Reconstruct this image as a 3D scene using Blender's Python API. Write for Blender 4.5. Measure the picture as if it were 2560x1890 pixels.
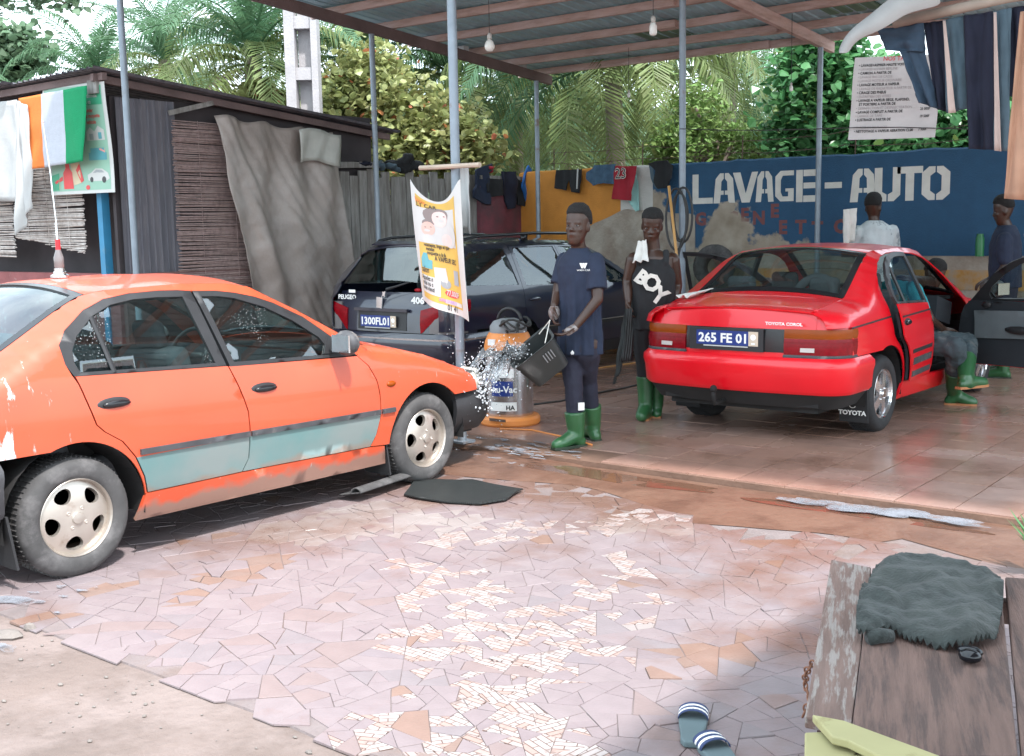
import bpy, bmesh, math, random
from mathutils import Vector, Matrix, noise
from mathutils.geometry import delaunay_2d_cdt
for o in list(bpy.data.objects): bpy.data.objects.remove(o)
scene = bpy.context.scene
COL = scene.collection
R = math.radians
rnd = random.Random(11)

# ------------------------------------------------------------------ camera, sky, sun, exposure
# world frame: +x runs along the painted wall to the right, +y runs into the car wash, the camera stands at the origin
CF, CTH, CRO, CH, CA = 2852.286, .13133, .018489, 1.63408, R(38.5)
cam_d = bpy.data.cameras.new('camera'); cam = bpy.data.objects.new('camera', cam_d); COL.objects.link(cam)
cam_d.sensor_width = 36.0; cam_d.lens = 36.0 * CF / 2560; cam_d.clip_start = .05; cam_d.clip_end = 3000
cam.matrix_world = (Matrix.Translation((0, 0, CH)) @ Matrix.Rotation(CA, 4, 'Z') @ Matrix.Rotation(R(90) - CTH, 4, 'X')
                    @ Matrix.Rotation(-CRO, 4, 'Z'))
scene.camera = cam
SUN = Vector((.50, -.20, .85)).normalized()
world = bpy.data.worlds.new('World'); scene.world = world; world.use_nodes = True
wn = world.node_tree; wn.nodes.clear()
wo = wn.nodes.new('ShaderNodeOutputWorld'); wb = wn.nodes.new('ShaderNodeBackground')
sky = wn.nodes.new('ShaderNodeTexSky'); sky.sky_type = 'NISHITA'; sky.sun_disc = False
sky.sun_elevation = math.asin(SUN.z); sky.sun_rotation = math.atan2(SUN.x, SUN.y)
sky.dust_density = 2.5; sky.air_density = 1.0; sky.ozone_density = 1.0
# thin bright cloud over most of the sky
wtc = wn.nodes.new('ShaderNodeTexCoord'); wno = wn.nodes.new('ShaderNodeTexNoise'); wno.inputs['Scale'].default_value = 3.2
wno.inputs['Detail'].default_value = 7; wno.inputs['Roughness'].default_value = .6
wra = wn.nodes.new('ShaderNodeMapRange'); wra.inputs[1].default_value = .30; wra.inputs[2].default_value = .62
wra.inputs[3].default_value = .35; wra.inputs[4].default_value = 1.0
wmi = wn.nodes.new('ShaderNodeMix'); wmi.data_type = 'RGBA'
wmi.inputs[7].default_value = (5.6, 6.5, 7.0, 1)
wn.links.new(wtc.outputs['Generated'], wno.inputs['Vector']); wn.links.new(wno.outputs[0], wra.inputs[0])
wn.links.new(wra.outputs[0], wmi.inputs[0]); wn.links.new(sky.outputs[0], wmi.inputs[6])
wn.links.new(wmi.outputs[2], wb.inputs[0]); wb.inputs[1].default_value = .15
wn.links.new(wb.outputs[0], wo.inputs[0])
sun_d = bpy.data.lights.new('sun', 'SUN'); sun_d.energy = 2.0; sun_d.angle = R(3.0); sun_d.color = (1, .97, .95)
sun = bpy.data.objects.new('sun', sun_d); COL.objects.link(sun)
sun.rotation_euler = SUN.to_track_quat('Z', 'Y').to_euler(); sun.location = (20, -8, 30)
vs = scene.view_settings; vs.view_transform = 'Standard'; vs.look = 'None'; vs.gamma = 1; vs.exposure = 1.8; vs.use_curve_mapping = False
scene.cycles.max_bounces = 8; scene.cycles.transparent_max_bounces = 16

# ------------------------------------------------------------------ photo pixel (2560 x 1890) -> direction -> point on a known plane
def ray(px, py):
    a = (px - 1280) / CF; b = -(py - 945) / CF
    c, s = math.cos(CRO), math.sin(CRO)
    x = c * a + s * b; y = -s * a + c * b
    d = (x, math.cos(CTH) + y * math.sin(CTH), -math.sin(CTH) + y * math.cos(CTH))
    ca, sa = math.cos(CA), math.sin(CA)
    return Vector((d[0] * ca - d[1] * sa, d[0] * sa + d[1] * ca, d[2]))
C0 = Vector((0, 0, CH))
def onz(px, py, z=0.): d = ray(px, py); return C0 + d * ((z - CH) / d.z)
def onx(px, py, x): d = ray(px, py); return C0 + d * (x / d.x)
def ony(px, py, y): d = ray(px, py); return C0 + d * (y / d.y)
FWD = Vector((-math.sin(CA), math.cos(CA), 0)); RGT = Vector((math.cos(CA), math.sin(CA), 0))
def ond(px, py, dist):                      # on the upright plane that faces the camera at this distance
    d = ray(px, py); return C0 + d * (dist / d.dot(FWD))
def proj(p):
    X = p[0] * math.cos(CA) + p[1] * math.sin(CA); Y = -p[0] * math.sin(CA) + p[1] * math.cos(CA); Z = p[2] - CH
    d = Y * math.cos(CTH) - Z * math.sin(CTH); u = Y * math.sin(CTH) + Z * math.cos(CTH)
    if d < .05: return (-9e3, -9e3)
    x = X / d; y = u / d; c, s = math.cos(CRO), math.sin(CRO)
    return (1280 + CF * (c * x - s * y), 945 - CF * (s * x + c * y))

# ------------------------------------------------------------------ materials
MATS = {}
def mat(name, col, rough=.6, metal=0., var=.12, scale=6., bump=.0, bscale=40., spec=.5, coat=0., second=None, mask=(.45, .62), mscale=3., trans=0., emit=None, stretch=None, coord='Object', alpha=None, sheen=0.):
    """principled material: base colour broken up by noise, an optional second colour in noise patches, fine relief"""
    m = bpy.data.materials.new(name); m.use_nodes = True; t = m.node_tree; N = t.nodes; L = t.links
    p = N['Principled BSDF']; p.inputs['Roughness'].default_value = rough; p.inputs['Metallic'].default_value = metal
    p.inputs['Specular IOR Level'].default_value = spec
    if coat: p.inputs['Coat Weight'].default_value = coat; p.inputs['Coat Roughness'].default_value = .06
    if trans: p.inputs['Transmission Weight'].default_value = trans
    if alpha is not None: p.inputs['Alpha'].default_value = alpha
    if sheen: p.inputs['Sheen Weight'].default_value = sheen
    tc = N.new('ShaderNodeTexCoord'); src = tc.outputs[coord]
    if stretch:
        mp = N.new('ShaderNodeMapping'); mp.inputs['Scale'].default_value = stretch; L.new(src, mp.inputs['Vector']); src = mp.outputs[0]
    n = N.new('ShaderNodeTexNoise'); n.inputs['Scale'].default_value = scale; n.inputs['Detail'].default_value = 6; L.new(src, n.inputs['Vector'])
    mr = N.new('ShaderNodeMapRange'); mr.inputs[1].default_value = .25; mr.inputs[2].default_value = .75
    mr.inputs[3].default_value = 1 - var; mr.inputs[4].default_value = 1 + var; L.new(n.outputs[0], mr.inputs[0])
    hv = N.new('ShaderNodeHueSaturation'); hv.inputs['Color'].default_value = (*col, 1); L.new(mr.outputs[0], hv.inputs['Value'])
    out = hv.outputs[0]
    if second:
        n2 = N.new('ShaderNodeTexNoise'); n2.inputs['Scale'].default_value = mscale; n2.inputs['Detail'].default_value = 8; n2.inputs['Roughness'].default_value = .65
        L.new(src, n2.inputs['Vector'])
        m2 = N.new('ShaderNodeMapRange'); m2.inputs[1].default_value = mask[0]; m2.inputs[2].default_value = mask[1]; L.new(n2.outputs[0], m2.inputs[0])
        mx = N.new('ShaderNodeMix'); mx.data_type = 'RGBA'; L.new(m2.outputs[0], mx.inputs[0]); L.new(out, mx.inputs[6]); mx.inputs[7].default_value = (*second, 1)
        out = mx.outputs[2]
    L.new(out, p.inputs['Base Color'])
    if emit: p.inputs['Emission Color'].default_value = (*col, 1); p.inputs['Emission Strength'].default_value = emit
    if bump:
        b = N.new('ShaderNodeBump'); b.inputs['Strength'].default_value = bump; b.inputs['Distance'].default_value = .02
        nb = N.new('ShaderNodeTexNoise'); nb.inputs['Scale'].default_value = bscale; nb.inputs['Detail'].default_value = 5; L.new(src, nb.inputs['Vector'])
        L.new(nb.outputs[0], b.inputs['Height']); L.new(b.outputs[0], p.inputs['Normal'])
    MATS[name] = m
    return m
def nodes_of(m): return m.node_tree.nodes, m.node_tree.links, m.node_tree.nodes['Principled BSDF']

# ------------------------------------------------------------------ mesh helpers
def link(o, parent=None):
    COL.objects.link(o)
    if parent is not None: o.parent = parent
    return o
def mkobj(name, verts, faces, mats, parent=None, smooth=False, mi=None, loc=None):
    me = bpy.data.meshes.new(name); me.from_pydata([tuple(v) for v in verts], [], faces)
    if not isinstance(mats, (list, tuple)): mats = [mats]
    for m in mats: me.materials.append(MATS[m] if isinstance(m, str) else m)
    if mi: me.polygons.foreach_set('material_index', mi)
    if smooth: me.polygons.foreach_set('use_smooth', [True] * len(me.polygons))
    me.update()
    o = bpy.data.objects.new(name, me)
    if loc is not None: o.location = loc
    return link(o, parent)
def tag(o, label, cat=None, group=None, kind=None):
    if label: o['label'] = label
    if cat: o['category'] = cat
    if group: o['group'] = group
    if kind: o['kind'] = kind
    return o
def thing(name, label, cat, loc=(0, 0, 0), rz=0., group=None):
    o = bpy.data.objects.new(name, None); o.empty_display_size = .1; o.location = loc; o.rotation_euler = (0, 0, rz)
    link(o); return tag(o, label, cat, group)

class MB:
    def __init__(s): s.v = []; s.f = []; s.m = []; s.mi = 0
    def add(s, vs, fs):
        k = len(s.v); s.v += [Vector(v) for v in vs]; s.f += [tuple(i + k for i in f) for f in fs]; s.m += [s.mi] * len(fs); return s
    def box(s, c, d, rot=None):
        x, y, z = d[0] / 2, d[1] / 2, d[2] / 2
        vs = [Vector((a, b, e)) for e in (-z, z) for a, b in ((-x, -y), (x, -y), (x, y), (-x, y))]
        if rot is not None: vs = [rot @ v for v in vs]
        return s.add([Vector(c) + v for v in vs], [(3, 2, 1, 0), (4, 5, 6, 7), (0, 1, 5, 4), (1, 2, 6, 5), (2, 3, 7, 6), (3, 0, 4, 7)])
    def beam(s, a, b, w, h, up=(0, 0, 1)):
        a = Vector(a); b = Vector(b); d = (b - a); L = d.length; d.normalize(); up = Vector(up)
        sx = d.cross(up)
        if sx.length < 1e-4: sx = d.cross(Vector((0, 1, 0)))
        sx.normalize(); uz = sx.cross(d)
        rot = Matrix((sx, d, uz)).transposed()
        return s.box((a + b) / 2, (w, L, h), rot)
    def tube(s, pts, rad, n=8, cap=True):
        pts = [Vector(p) for p in pts]
        if not isinstance(rad, (list, tuple)): rad = [rad] * len(pts)
        prev = None; rings = []
        for i, p in enumerate(pts):
            t = (pts[min(i + 1, len(pts) - 1)] - pts[max(i - 1, 0)]).normalized()
            if prev is None:
                u = t.cross(Vector((0, 0, 1)))
                if u.length < .05: u = t.cross(Vector((1, 0, 0)))
            else: u = prev - t * prev.dot(t)
            u.normalize(); prev = u; w = t.cross(u)
            rings.append([p + (u * math.cos(2 * math.pi * k / n) + w * math.sin(2 * math.pi * k / n)) * rad[i] for k in range(n)])
        vs = [q for r in rings for q in r]; fs = []
        for i in range(len(pts) - 1):
            for k in range(n):
                a = i * n + k; b = i * n + (k + 1) % n
                fs.append((a, b, b + n, a + n))
        if cap: fs.append(tuple(range(n - 1, -1, -1))); fs.append(tuple((len(pts) - 1) * n + k for k in range(n)))
        return s.add(vs, fs)
    def lathe(s, prof, n=24, M=None, close=False):
        """profile of (radius, height) turned about z, then moved by M"""
        vs = []; fs = []
        for r, z in prof:
            for k in range(n): a = 2 * math.pi * k / n; vs.append(Vector((r * math.cos(a), r * math.sin(a), z)))
        np_ = len(prof)
        for i in range(np_ if close else np_ - 1):
            for k in range(n):
                a = i * n + k; b = i * n + (k + 1) % n; c = ((i + 1) % np_) * n
                fs.append((a, b, c + (k + 1) % n, c + k))
        if not close:
            if prof[0][0] > 1e-5: fs.append(tuple(range(n - 1, -1, -1)))
            if prof[-1][0] > 1e-5: fs.append(tuple((np_ - 1) * n + k for k in range(n)))
        if M is not None: vs = [M @ v for v in vs]
        return s.add(vs, fs)
    def ball(s, c, r, n=10, M=None):
        if not isinstance(r, (list, tuple)): r = (r, r, r)
        vs = [Vector((0, 0, -1))]; 
        m = max(4, n // 2)
        for i in range(1, m):
            a = math.pi * i / m - math.pi / 2
            for k in range(n): b = 2 * math.pi * k / n; vs.append(Vector((math.cos(a) * math.cos(b), math.cos(a) * math.sin(b), math.sin(a))))
        vs.append(Vector((0, 0, 1))); fs = []
        for k in range(n): fs.append((0, 1 + (k + 1) % n, 1 + k)); fs.append((len(vs) - 1, len(vs) - 1 - n + k, len(vs) - 1 - n + (k + 1) % n))
        for i in range(m - 2):
            for k in range(n): a = 1 + i * n + k; b = 1 + i * n + (k + 1) % n; fs.append((a, b, b + n, a + n))
        vs = [Vector((v.x * r[0], v.y * r[1], v.z * r[2])) for v in vs]
        if M is not None: vs = [M @ v for v in vs]
        return s.add([v + Vector(c) for v in vs], fs)
    def prism(s, poly, h, M=None):
        """outline (x, y) raised from z = 0 to h, then moved by M"""
        n = len(poly); vs = [Vector((a, b, 0)) for a, b in poly] + [Vector((a, b, h)) for a, b in poly]
        if M is not None: vs = [M @ v for v in vs]
        ar = sum(poly[i][0] * poly[(i + 1) % n][1] - poly[(i + 1) % n][0] * poly[i][1] for i in range(n))
        fs = [tuple(range(n - 1, -1, -1)), tuple(range(n, 2 * n))] + [(i, (i + 1) % n, (i + 1) % n + n, i + n) for i in range(n)]
        if ar < 0: fs = [tuple(reversed(f)) for f in fs]
        return s.add(vs, fs)
    def build(s, name, mats, parent=None, smooth=False, loc=None):
        vs = s.v
        if loc is not None: l = Vector(loc); vs = [v - l for v in vs]
        return mkobj(name, vs, s.f, mats, parent, smooth, s.m if isinstance(mats, (list, tuple)) and len(mats) > 1 else None, loc)
def flatshade(o, ang=40):
    o.data.polygons.foreach_set('use_smooth', [True] * len(o.data.polygons)); o.data.set_sharp_from_angle(angle=R(ang)); return o
def ip(t, x):
    if x <= t[0][0]: return t[0][1]
    for (a, b), (c, d) in zip(t, t[1:]):
        if x <= c: return b + (d - b) * (x - a) / (c - a)
    return t[-1][1]
def inpoly(p, poly):
    x, y = p; c = False; n = len(poly)
    for i in range(n):
        x1, y1 = poly[i]; x2, y2 = poly[i - 1]
        if (y1 > y) != (y2 > y) and x < (x2 - x1) * (y - y1) / (y2 - y1) + x1: c = not c
    return c
def densify(poly, step, closed=True):
    out = []; n = len(poly)
    for i in range(n if closed else n - 1):
        a = poly[i]; b = poly[(i + 1) % n]; L = math.hypot(b[0] - a[0], b[1] - a[1]); k = max(1, int(math.ceil(L / step)))
        for j in range(k): out.append((a[0] + (b[0] - a[0]) * j / k, a[1] + (b[1] - a[1]) * j / k))
    if not closed: out.append(poly[-1])
    return out
def cdt(outer, holes=(), step=.05):
    """triangles that fill an outline with holes, with inner points on a grid"""
    loops = [densify(outer, step)] + [densify(h, step) for h in holes]
    vs = []; es = []
    for lp in loops:
        k = len(vs); vs += [Vector(p) for p in lp]; es += [(k + i, k + (i + 1) % len(lp)) for i in range(len(lp))]
    xs = [p[0] for p in outer]; ys = [p[1] for p in outer]
    nb = list(vs)
    x = min(xs) + step * .5
    while x < max(xs):
        y = min(ys) + step * .5
        while y < max(ys):
            if inpoly((x, y), outer) and not any(inpoly((x, y), h) for h in holes) and min((q.x - x) ** 2 + (q.y - y) ** 2 for q in nb) > (step * .45) ** 2: vs.append(Vector((x, y)))
            y += step
        x += step
    V, _, Fc, *_r = delaunay_2d_cdt(vs, es, [], 0, 1e-6)
    V = [(v.x, v.y) for v in V]; T = []
    for f in Fc:
        c = (sum(V[i][0] for i in f) / 3, sum(V[i][1] for i in f) / 3)
        if inpoly(c, outer) and not any(inpoly(c, h) for h in holes): T.append(tuple(f))
    return V, T
def shell(name, P3, T, out, thick, mats, parent=None, origin=None, flip=False):
    """sheet of triangles with thickness: outer skin, inner skin and rim (rim has its own vertices)"""
    P = [Vector(p) for p in P3]; nrm = [Vector() for _ in P]; tot = Vector()
    for f in T:
        n = (P[f[1]] - P[f[0]]).cross(P[f[2]] - P[f[0]]); tot += n
        for i in f: nrm[i] += n
    if tot.dot(Vector(out)) < 0: T = [tuple(reversed(f)) for f in T]; nrm = [-n for n in nrm]
    ed = {}
    for f in T:
        for a, b in zip(f, f[1:] + f[:1]): ed[(a, b)] = 1
    nP = len(P); Q = [p - n.normalized() * thick for p, n in zip(P, nrm)]
    vs = P + Q; fs = list(T) + [tuple(nP + i for i in reversed(f)) for f in T]
    for (a, b) in ed:
        if (b, a) not in ed:
            k = len(vs); vs += [P[a], P[b], Q[b], Q[a]]; fs.append((k + 1, k, k + 3, k + 2))
    if origin is not None: o = Vector(origin); vs = [v - o for v in vs]
    return mkobj(name, vs, fs, mats, parent, True, None, origin)
def text_mesh(body, size=1., bold=.0, align='LEFT', xs=1., res=2):
    """flat outline text as (vertices in x, y, faces)"""
    cu = bpy.data.curves.new('t', 'FONT'); cu.body = body; cu.size = size; cu.offset = bold; cu.align_x = align; cu.resolution_u = res
    ob = bpy.data.objects.new('t', cu); COL.objects.link(ob)
    dg = bpy.context.evaluated_depsgraph_get(); me = bpy.data.meshes.new_from_object(ob.evaluated_get(dg))
    vs = [(v.co.x * xs, v.co.y) for v in me.vertices]; fs = [tuple(p.vertices) for p in me.polygons]
    bpy.data.objects.remove(ob); bpy.data.curves.remove(cu); bpy.data.meshes.remove(me)
    return vs, fs
def copytree(o, parent=None):
    c = o.copy(); link(c); c.parent = parent
    for ch in list(o.children): copytree(ch, c)
    return c
def wbuild(mb, name, mats, parent, smooth=False):
    """link a mesh built in world coordinates under a parent that stands at parent.location (never turned)"""
    l = Vector((0, 0, 0)); q = parent
    while q is not None: l = l + q.location; q = q.parent
    mb.v = [v - l for v in mb.v]
    return mb.build(name, mats, parent, smooth)

# ================================================================== ground
mat('dirt', (.155, .117, .102), .95, var=.22, scale=2.2, bump=.5, bscale=28, second=(.215, .168, .152), mask=(.45, .6), mscale=1.9)
mat('mortar', (.185, .15, .146), .85, var=.2, scale=5, bump=.35, bscale=50, second=(.16, .105, .08), mask=(.5, .7), mscale=1.2)
ground = mkobj('ground', [(-160, -60, -.008), (120, -60, -.008), (120, 220, -.008), (-160, 220, -.008)], [(0, 1, 2, 3)], 'dirt'); tag(ground, None, kind='structure')

# ---- mosaic of broken tiles in front of the wash
def tilemat(name, cols, rough, bump=.12, wet=False):
    m = mat(name, cols[0], rough, var=.08, scale=9, bump=bump, bscale=70)
    N, L, p = nodes_of(m)
    oi = N.new('ShaderNodeObjectInfo'); cr = N.new('ShaderNodeValToRGB'); cr.color_ramp.interpolation = 'CONSTANT'
    el = cr.color_ramp.elements
    while len(el) > 1: el.remove(el[0])
    el[0].position = 0; el[0].color = (*cols[0], 1)
    for i, c in enumerate(cols[1:], 1): e = el.new(i / len(cols)); e.color = (*c, 1)
    L.new(oi.outputs['Random'], cr.inputs[0])
    hv = [n for n in N if n.type == 'HUE_SAT'][0]; L.new(cr.outputs[0], hv.inputs['Color'])
    # mud and dust in world position, so it runs across the joints
    ge = N.new('ShaderNodeNewGeometry'); n2 = N.new('ShaderNodeTexNoise'); n2.inputs['Scale'].default_value = .9; n2.inputs['Detail'].default_value = 9; n2.inputs['Roughness'].default_value = .62
    L.new(ge.outputs['Position'], n2.inputs['Vector']); sp = N.new('ShaderNodeSeparateXYZ'); L.new(ge.outputs['Position'], sp.inputs[0])
    if wet: fy = None
    else:
        # muddier towards the gutter (y = 6) and towards the washed car
        fy = N.new('ShaderNodeMapRange'); fy.inputs[1].default_value = 3.6; fy.inputs[2].default_value = 5.8; fy.inputs[3].default_value = -.03; fy.inputs[4].default_value = .20; L.new(sp.outputs[1], fy.inputs[0])
    ad = N.new('ShaderNodeMath'); ad.operation = 'ADD'; L.new(n2.outputs[0], ad.inputs[0])
    if fy: L.new(fy.outputs[0], ad.inputs[1])
    else: ad.inputs[1].default_value = 0
    mr = N.new('ShaderNodeMapRange'); mr.inputs[1].default_value = .52; mr.inputs[2].default_value = .70; mr.inputs[3].default_value = 0.; mr.inputs[4].default_value = .8; L.new(ad.outputs[0], mr.inputs[0])
    mx = N.new('ShaderNodeMix'); mx.data_type = 'RGBA'; L.new(mr.outputs[0], mx.inputs[0]); L.new(hv.outputs[0], mx.inputs[6]); mx.inputs[7].default_value = (.165, .083, .053, 1)
    L.new(mx.outputs[2], p.inputs['Base Color'])
    if wet:
        n3 = N.new('ShaderNodeTexNoise'); n3.inputs['Scale'].default_value = 1.1; n3.inputs['Detail'].default_value = 5; L.new(ge.outputs['Position'], n3.inputs['Vector'])
        r3 = N.new('ShaderNodeMapRange'); r3.inputs[1].default_value = .36; r3.inputs[2].default_value = .62; r3.inputs[3].default_value = .05; r3.inputs[4].default_value = .34; L.new(n3.outputs[0], r3.inputs[0]); L.new(r3.outputs[0], p.inputs['Roughness'])
    else:
        r3 = N.new('ShaderNodeMapRange'); r3.inputs[3].default_value = rough; r3.inputs[4].default_value = .22; L.new(mr.outputs[0], r3.inputs[0]); L.new(r3.outputs[0], p.inputs['Roughness'])
    return m
tilemat('mosaic_tile', [(.225, .181, .186), (.232, .188, .193), (.214, .178, .187), (.228, .184, .188), (.226, .172, .166), (.236, .192, .195), (.21, .178, .184)], .5)
tilemat('terracotta_tile', [(.23, .15, .122), (.225, .155, .13), (.235, .155, .125)], .5)
tilemat('white_tile', [(.30, .26, .25), (.275, .235, .225), (.31, .27, .26)], .35)
# tile fragments printed with a brick pattern; sun gleam put into the pale colour
def brickmat():
    m = mat('brick_print_tile', (.8, .77, .74), .35, var=.05, scale=14, bump=.05, bscale=60); N, L, p = nodes_of(m)
    tc = [n for n in N if n.type == 'TEX_COORD'][0]
    b = N.new('ShaderNodeTexBrick'); b.inputs['Color1'].default_value = (.37, .33, .32, 1); b.inputs['Color2'].default_value = (.31, .175, .135, 1)
    b.inputs['Mortar'].default_value = (.13, .085, .07, 1); b.inputs['Scale'].default_value = 1.0; b.inputs['Mortar Size'].default_value = .0022; b.inputs['Bias'].default_value = -.35
    b.inputs['Brick Width'].default_value = .075; b.inputs['Row Height'].default_value = .026
    L.new(tc.outputs['Object'], b.inputs['Vector'])
    n2 = N.new('ShaderNodeTexNoise'); n2.inputs['Scale'].default_value = 16; n2.inputs['Detail'].default_value = 4; ge = N.new('ShaderNodeNewGeometry'); L.new(ge.outputs['Position'], n2.inputs['Vector'])
    mr = N.new('ShaderNodeMapRange'); mr.inputs[1].default_value = .60; mr.inputs[2].default_value = .70; L.new(n2.outputs[0], mr.inputs[0])
    mx = N.new('ShaderNodeMix'); mx.data_type = 'RGBA'; L.new(mr.outputs[0], mx.inputs[0]); L.new(b.outputs[0], mx.inputs[6]); mx.inputs[7].default_value = (.22, .165, .15, 1)
    L.new(mx.outputs[2], p.inputs['Base Color'])
brickmat()

MX0, MX1, MY0, MY1 = -7.6, 1.2, 2.33, 5.98
edge = [(MX0 + (MX1 - MX0) * k / 90, MY0 + .035 + .03 * noise.noise(Vector((k * .35, 1, 0)))) for k in range(91)]
paving = mkobj('tile_mosaic_paving', [(x, y, 0) for x, y in edge] + [(x, y - .01, -.03) for x, y in edge] + [(x, 6.25, 0) for x, y in edge], [(k, k + 1, 183 + k, 182 + k) for k in range(90)] + [(91 + k, 92 + k, k + 1, k) for k in range(90)], 'mortar')
tag(paving, None, kind='structure')
def halfplane(poly, px, py, nx, ny):
    out = []
    for i in range(len(poly)):
        a = poly[i]; b = poly[(i + 1) % len(poly)]
        da = (a[0] - px) * nx + (a[1] - py) * ny; db = (b[0] - px) * nx + (b[1] - py) * ny
        if da <= 0: out.append(a)
        if (da < 0 < db) or (db < 0 < da): t = da / (da - db); out.append((a[0] + (b[0] - a[0]) * t, a[1] + (b[1] - a[1]) * t))
    return out
def voronoi(seeds, box):
    G = {}; cs = .45
    for i, s in enumerate(seeds): G.setdefault((int(s[0] // cs), int(s[1] // cs)), []).append(i)
    cells = []
    for i, (x, y) in enumerate(seeds):
        poly = [(box[0], box[2]), (box[1], box[2]), (box[1], box[3]), (box[0], box[3])]
        gx, gy = int(x // cs), int(y // cs); nb = []
        for a in range(gx - 2, gx + 3):
            for b in range(gy - 2, gy + 3): nb += G.get((a, b), [])
        nb = sorted((j for j in nb if j != i), key=lambda j: (seeds[j][0] - x) ** 2 + (seeds[j][1] - y) ** 2)[:26]
        for j in nb:
            qx, qy = seeds[j]; poly = halfplane(poly, (x + qx) / 2, (y + qy) / 2, qx - x, qy - y)
            if not poly: break
        cells.append(poly)
    return cells
# density: small shards where the printed fragments lie, larger pieces elsewhere
rg = random.Random(5)
CLUST = [(onz(a, b).xy, r * .8) for a, b, r in ((1030, 1410, .16), (1120, 1450, .28), (1190, 1490, .22), (1080, 1500, .25), (1190, 1560, .2), (1340, 1570, .3), (1480, 1560, .3), (1050, 1600, .22), (1190, 1620, .3), (1330, 1650, .3), (1430, 1600, .25),
         (1110, 1720, .22), (1170, 1660, .2), (1270, 1720, .15), (1230, 1830, .3), (1320, 1850, .25), (1420, 1850, .2), (920, 1840, .2), (820, 1830, .12), (1500, 1470, .16), (1560, 1440, .15), (1640, 1510, .1), (1540, 1400, .15), (1000, 1840, .12), (1580, 1630, .12), (1100, 1880, .14), (690, 1730, .05), (1930, 1790, .06),
         (1700, 1230, .2), (1620, 1210, .15), (1450, 1320, .3), (1250, 1330, .3), (1150, 1350, .25), (1600, 1290, .25), (1760, 1290, .25), (2130, 1390, .08))]
def inclust(x, y): return any((x - c[0]) ** 2 + (y - c[1]) ** 2 < r * r for c, r in CLUST)
def area(q): return abs(sum(q[i][0] * q[i - 1][1] - q[i - 1][0] * q[i][1] for i in range(len(q)))) / 2
def crack(q, out, depth=0):
    """break a plate along random lines until the shards are small enough"""
    A_ = area(q); cx = sum(p[0] for p in q) / len(q); cy = sum(p[1] for p in q) / len(q)
    lim = (.0085 if inclust(cx, cy) else .0155) * math.exp(rg.gauss(0, .45))
    if A_ < lim or depth > 16: out.append(q); return
    # cut across the longest direction, off centre and askew
    best = max(((p, r_) for p in q for r_ in q), key=lambda t: (t[0][0] - t[1][0]) ** 2 + (t[0][1] - t[1][1]) ** 2)
    an = math.atan2(best[1][1] - best[0][1], best[1][0] - best[0][0]) + rg.gauss(0, .38); nx, ny = math.cos(an), math.sin(an); t = rg.uniform(.34, .66)
    px, py = best[0][0] + (best[1][0] - best[0][0]) * t, best[0][1] + (best[1][1] - best[0][1]) * t
    a = halfplane(q, px, py, nx, ny); b = halfplane(q, px, py, -nx, -ny)
    if len(a) < 3 or len(b) < 3: out.append(q); return
    crack(a, out, depth + 1); crack(b, out, depth + 1)
cells = []; coarse = []
for _ in range(4000):
    q = (rg.uniform(MX0, MX1), rg.uniform(MY0, MY1))
    if all((q[0] - c[0]) ** 2 + (q[1] - c[1]) ** 2 > .36 ** 2 for c in coarse): coarse.append(q)
for q in voronoi(coarse, (MX0, MX1, MY0, MY1)):
    if len(q) > 2: crack(q, cells)
seeds = cells
EDGE = [(-8, 2.36), (-6, 2.40), (-4.43, 2.37), (-4.2, 2.335), (-4.0, 2.36), (-3.6, 2.33), (-3.45, 2.40), (-3.2, 2.33), (-2.58, 2.30), (1.5, 2.33)]
pieces = []
WHITE = [(onz(a, b).xy, r) for a, b, r in ((760, 1330, .3), (870, 1310, .3), (950, 1290, .35), (1080, 1310, .3), (1010, 1270, .2), (1620, 1565, .09), (1850, 1740, .05), (1930, 1325, .06), (1560, 1310, .18), (1680, 1320, .15), (2000, 1360, .08))]
TERRA = [(onz(a, b).xy, r) for a, b, r in ((560, 1440, .16), (640, 1425, .12), (300, 1480, .12), (130, 1550, .12), (480, 1500, .1), (1770, 1640, .14), (700, 1395, .1))]
for s, c in zip(seeds, cells):
    if len(c) < 3: continue
    cx = sum(p[0] for p in c) / len(c); cy = sum(p[1] for p in c) / len(c)
    g = rg.uniform(.0006, .0028); q = []
    for p in c:
        d = math.hypot(p[0] - cx, p[1] - cy)
        if d < .012: continue
        k = max(.5, 1 - g / d * 1.4); q.append((cx + (p[0] - cx) * k, cy + (p[1] - cy) * k))
    if len(q) < 3: continue
    cl = [r for k, r in CLUST if (cx - k[0]) ** 2 + (cy - k[1]) ** 2 < r * r]
    kind = 'mosaic_tile'
    if cl and rg.random() < .5: kind = 'brick_print_tile'
    elif any((cx - k[0]) ** 2 + (cy - k[1]) ** 2 < r * r for k, r in WHITE) and rg.random() < .8: kind = 'white_tile'
    elif any((cx - k[0]) ** 2 + (cy - k[1]) ** 2 < r * r for k, r in TERRA) and rg.random() < .8: kind = 'terracotta_tile'
    elif rg.random() < .012: kind = 'terracotta_tile'
    pp = [proj((a, b, 0)) for a, b in q]
    vis = all(-30 < a < 2590 and b < 1930 for a, b in pp)
    ar = abs(sum(pp[i][0] * pp[i - 1][1] - pp[i - 1][0] * pp[i][1] for i in range(len(pp)))) / 2 if vis else 0
    # missing pieces now and then near the gutter
    if cy < MY0 + .07 and rg.random() < .4: continue
    if cy > 5.35 and rg.random() < .22 + .5 * (cx > -2.9 and cy > 5.6): continue
    pieces.append((ar, (cx, cy), q, kind))
pieces.sort(key=lambda t: -t[0])
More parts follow.
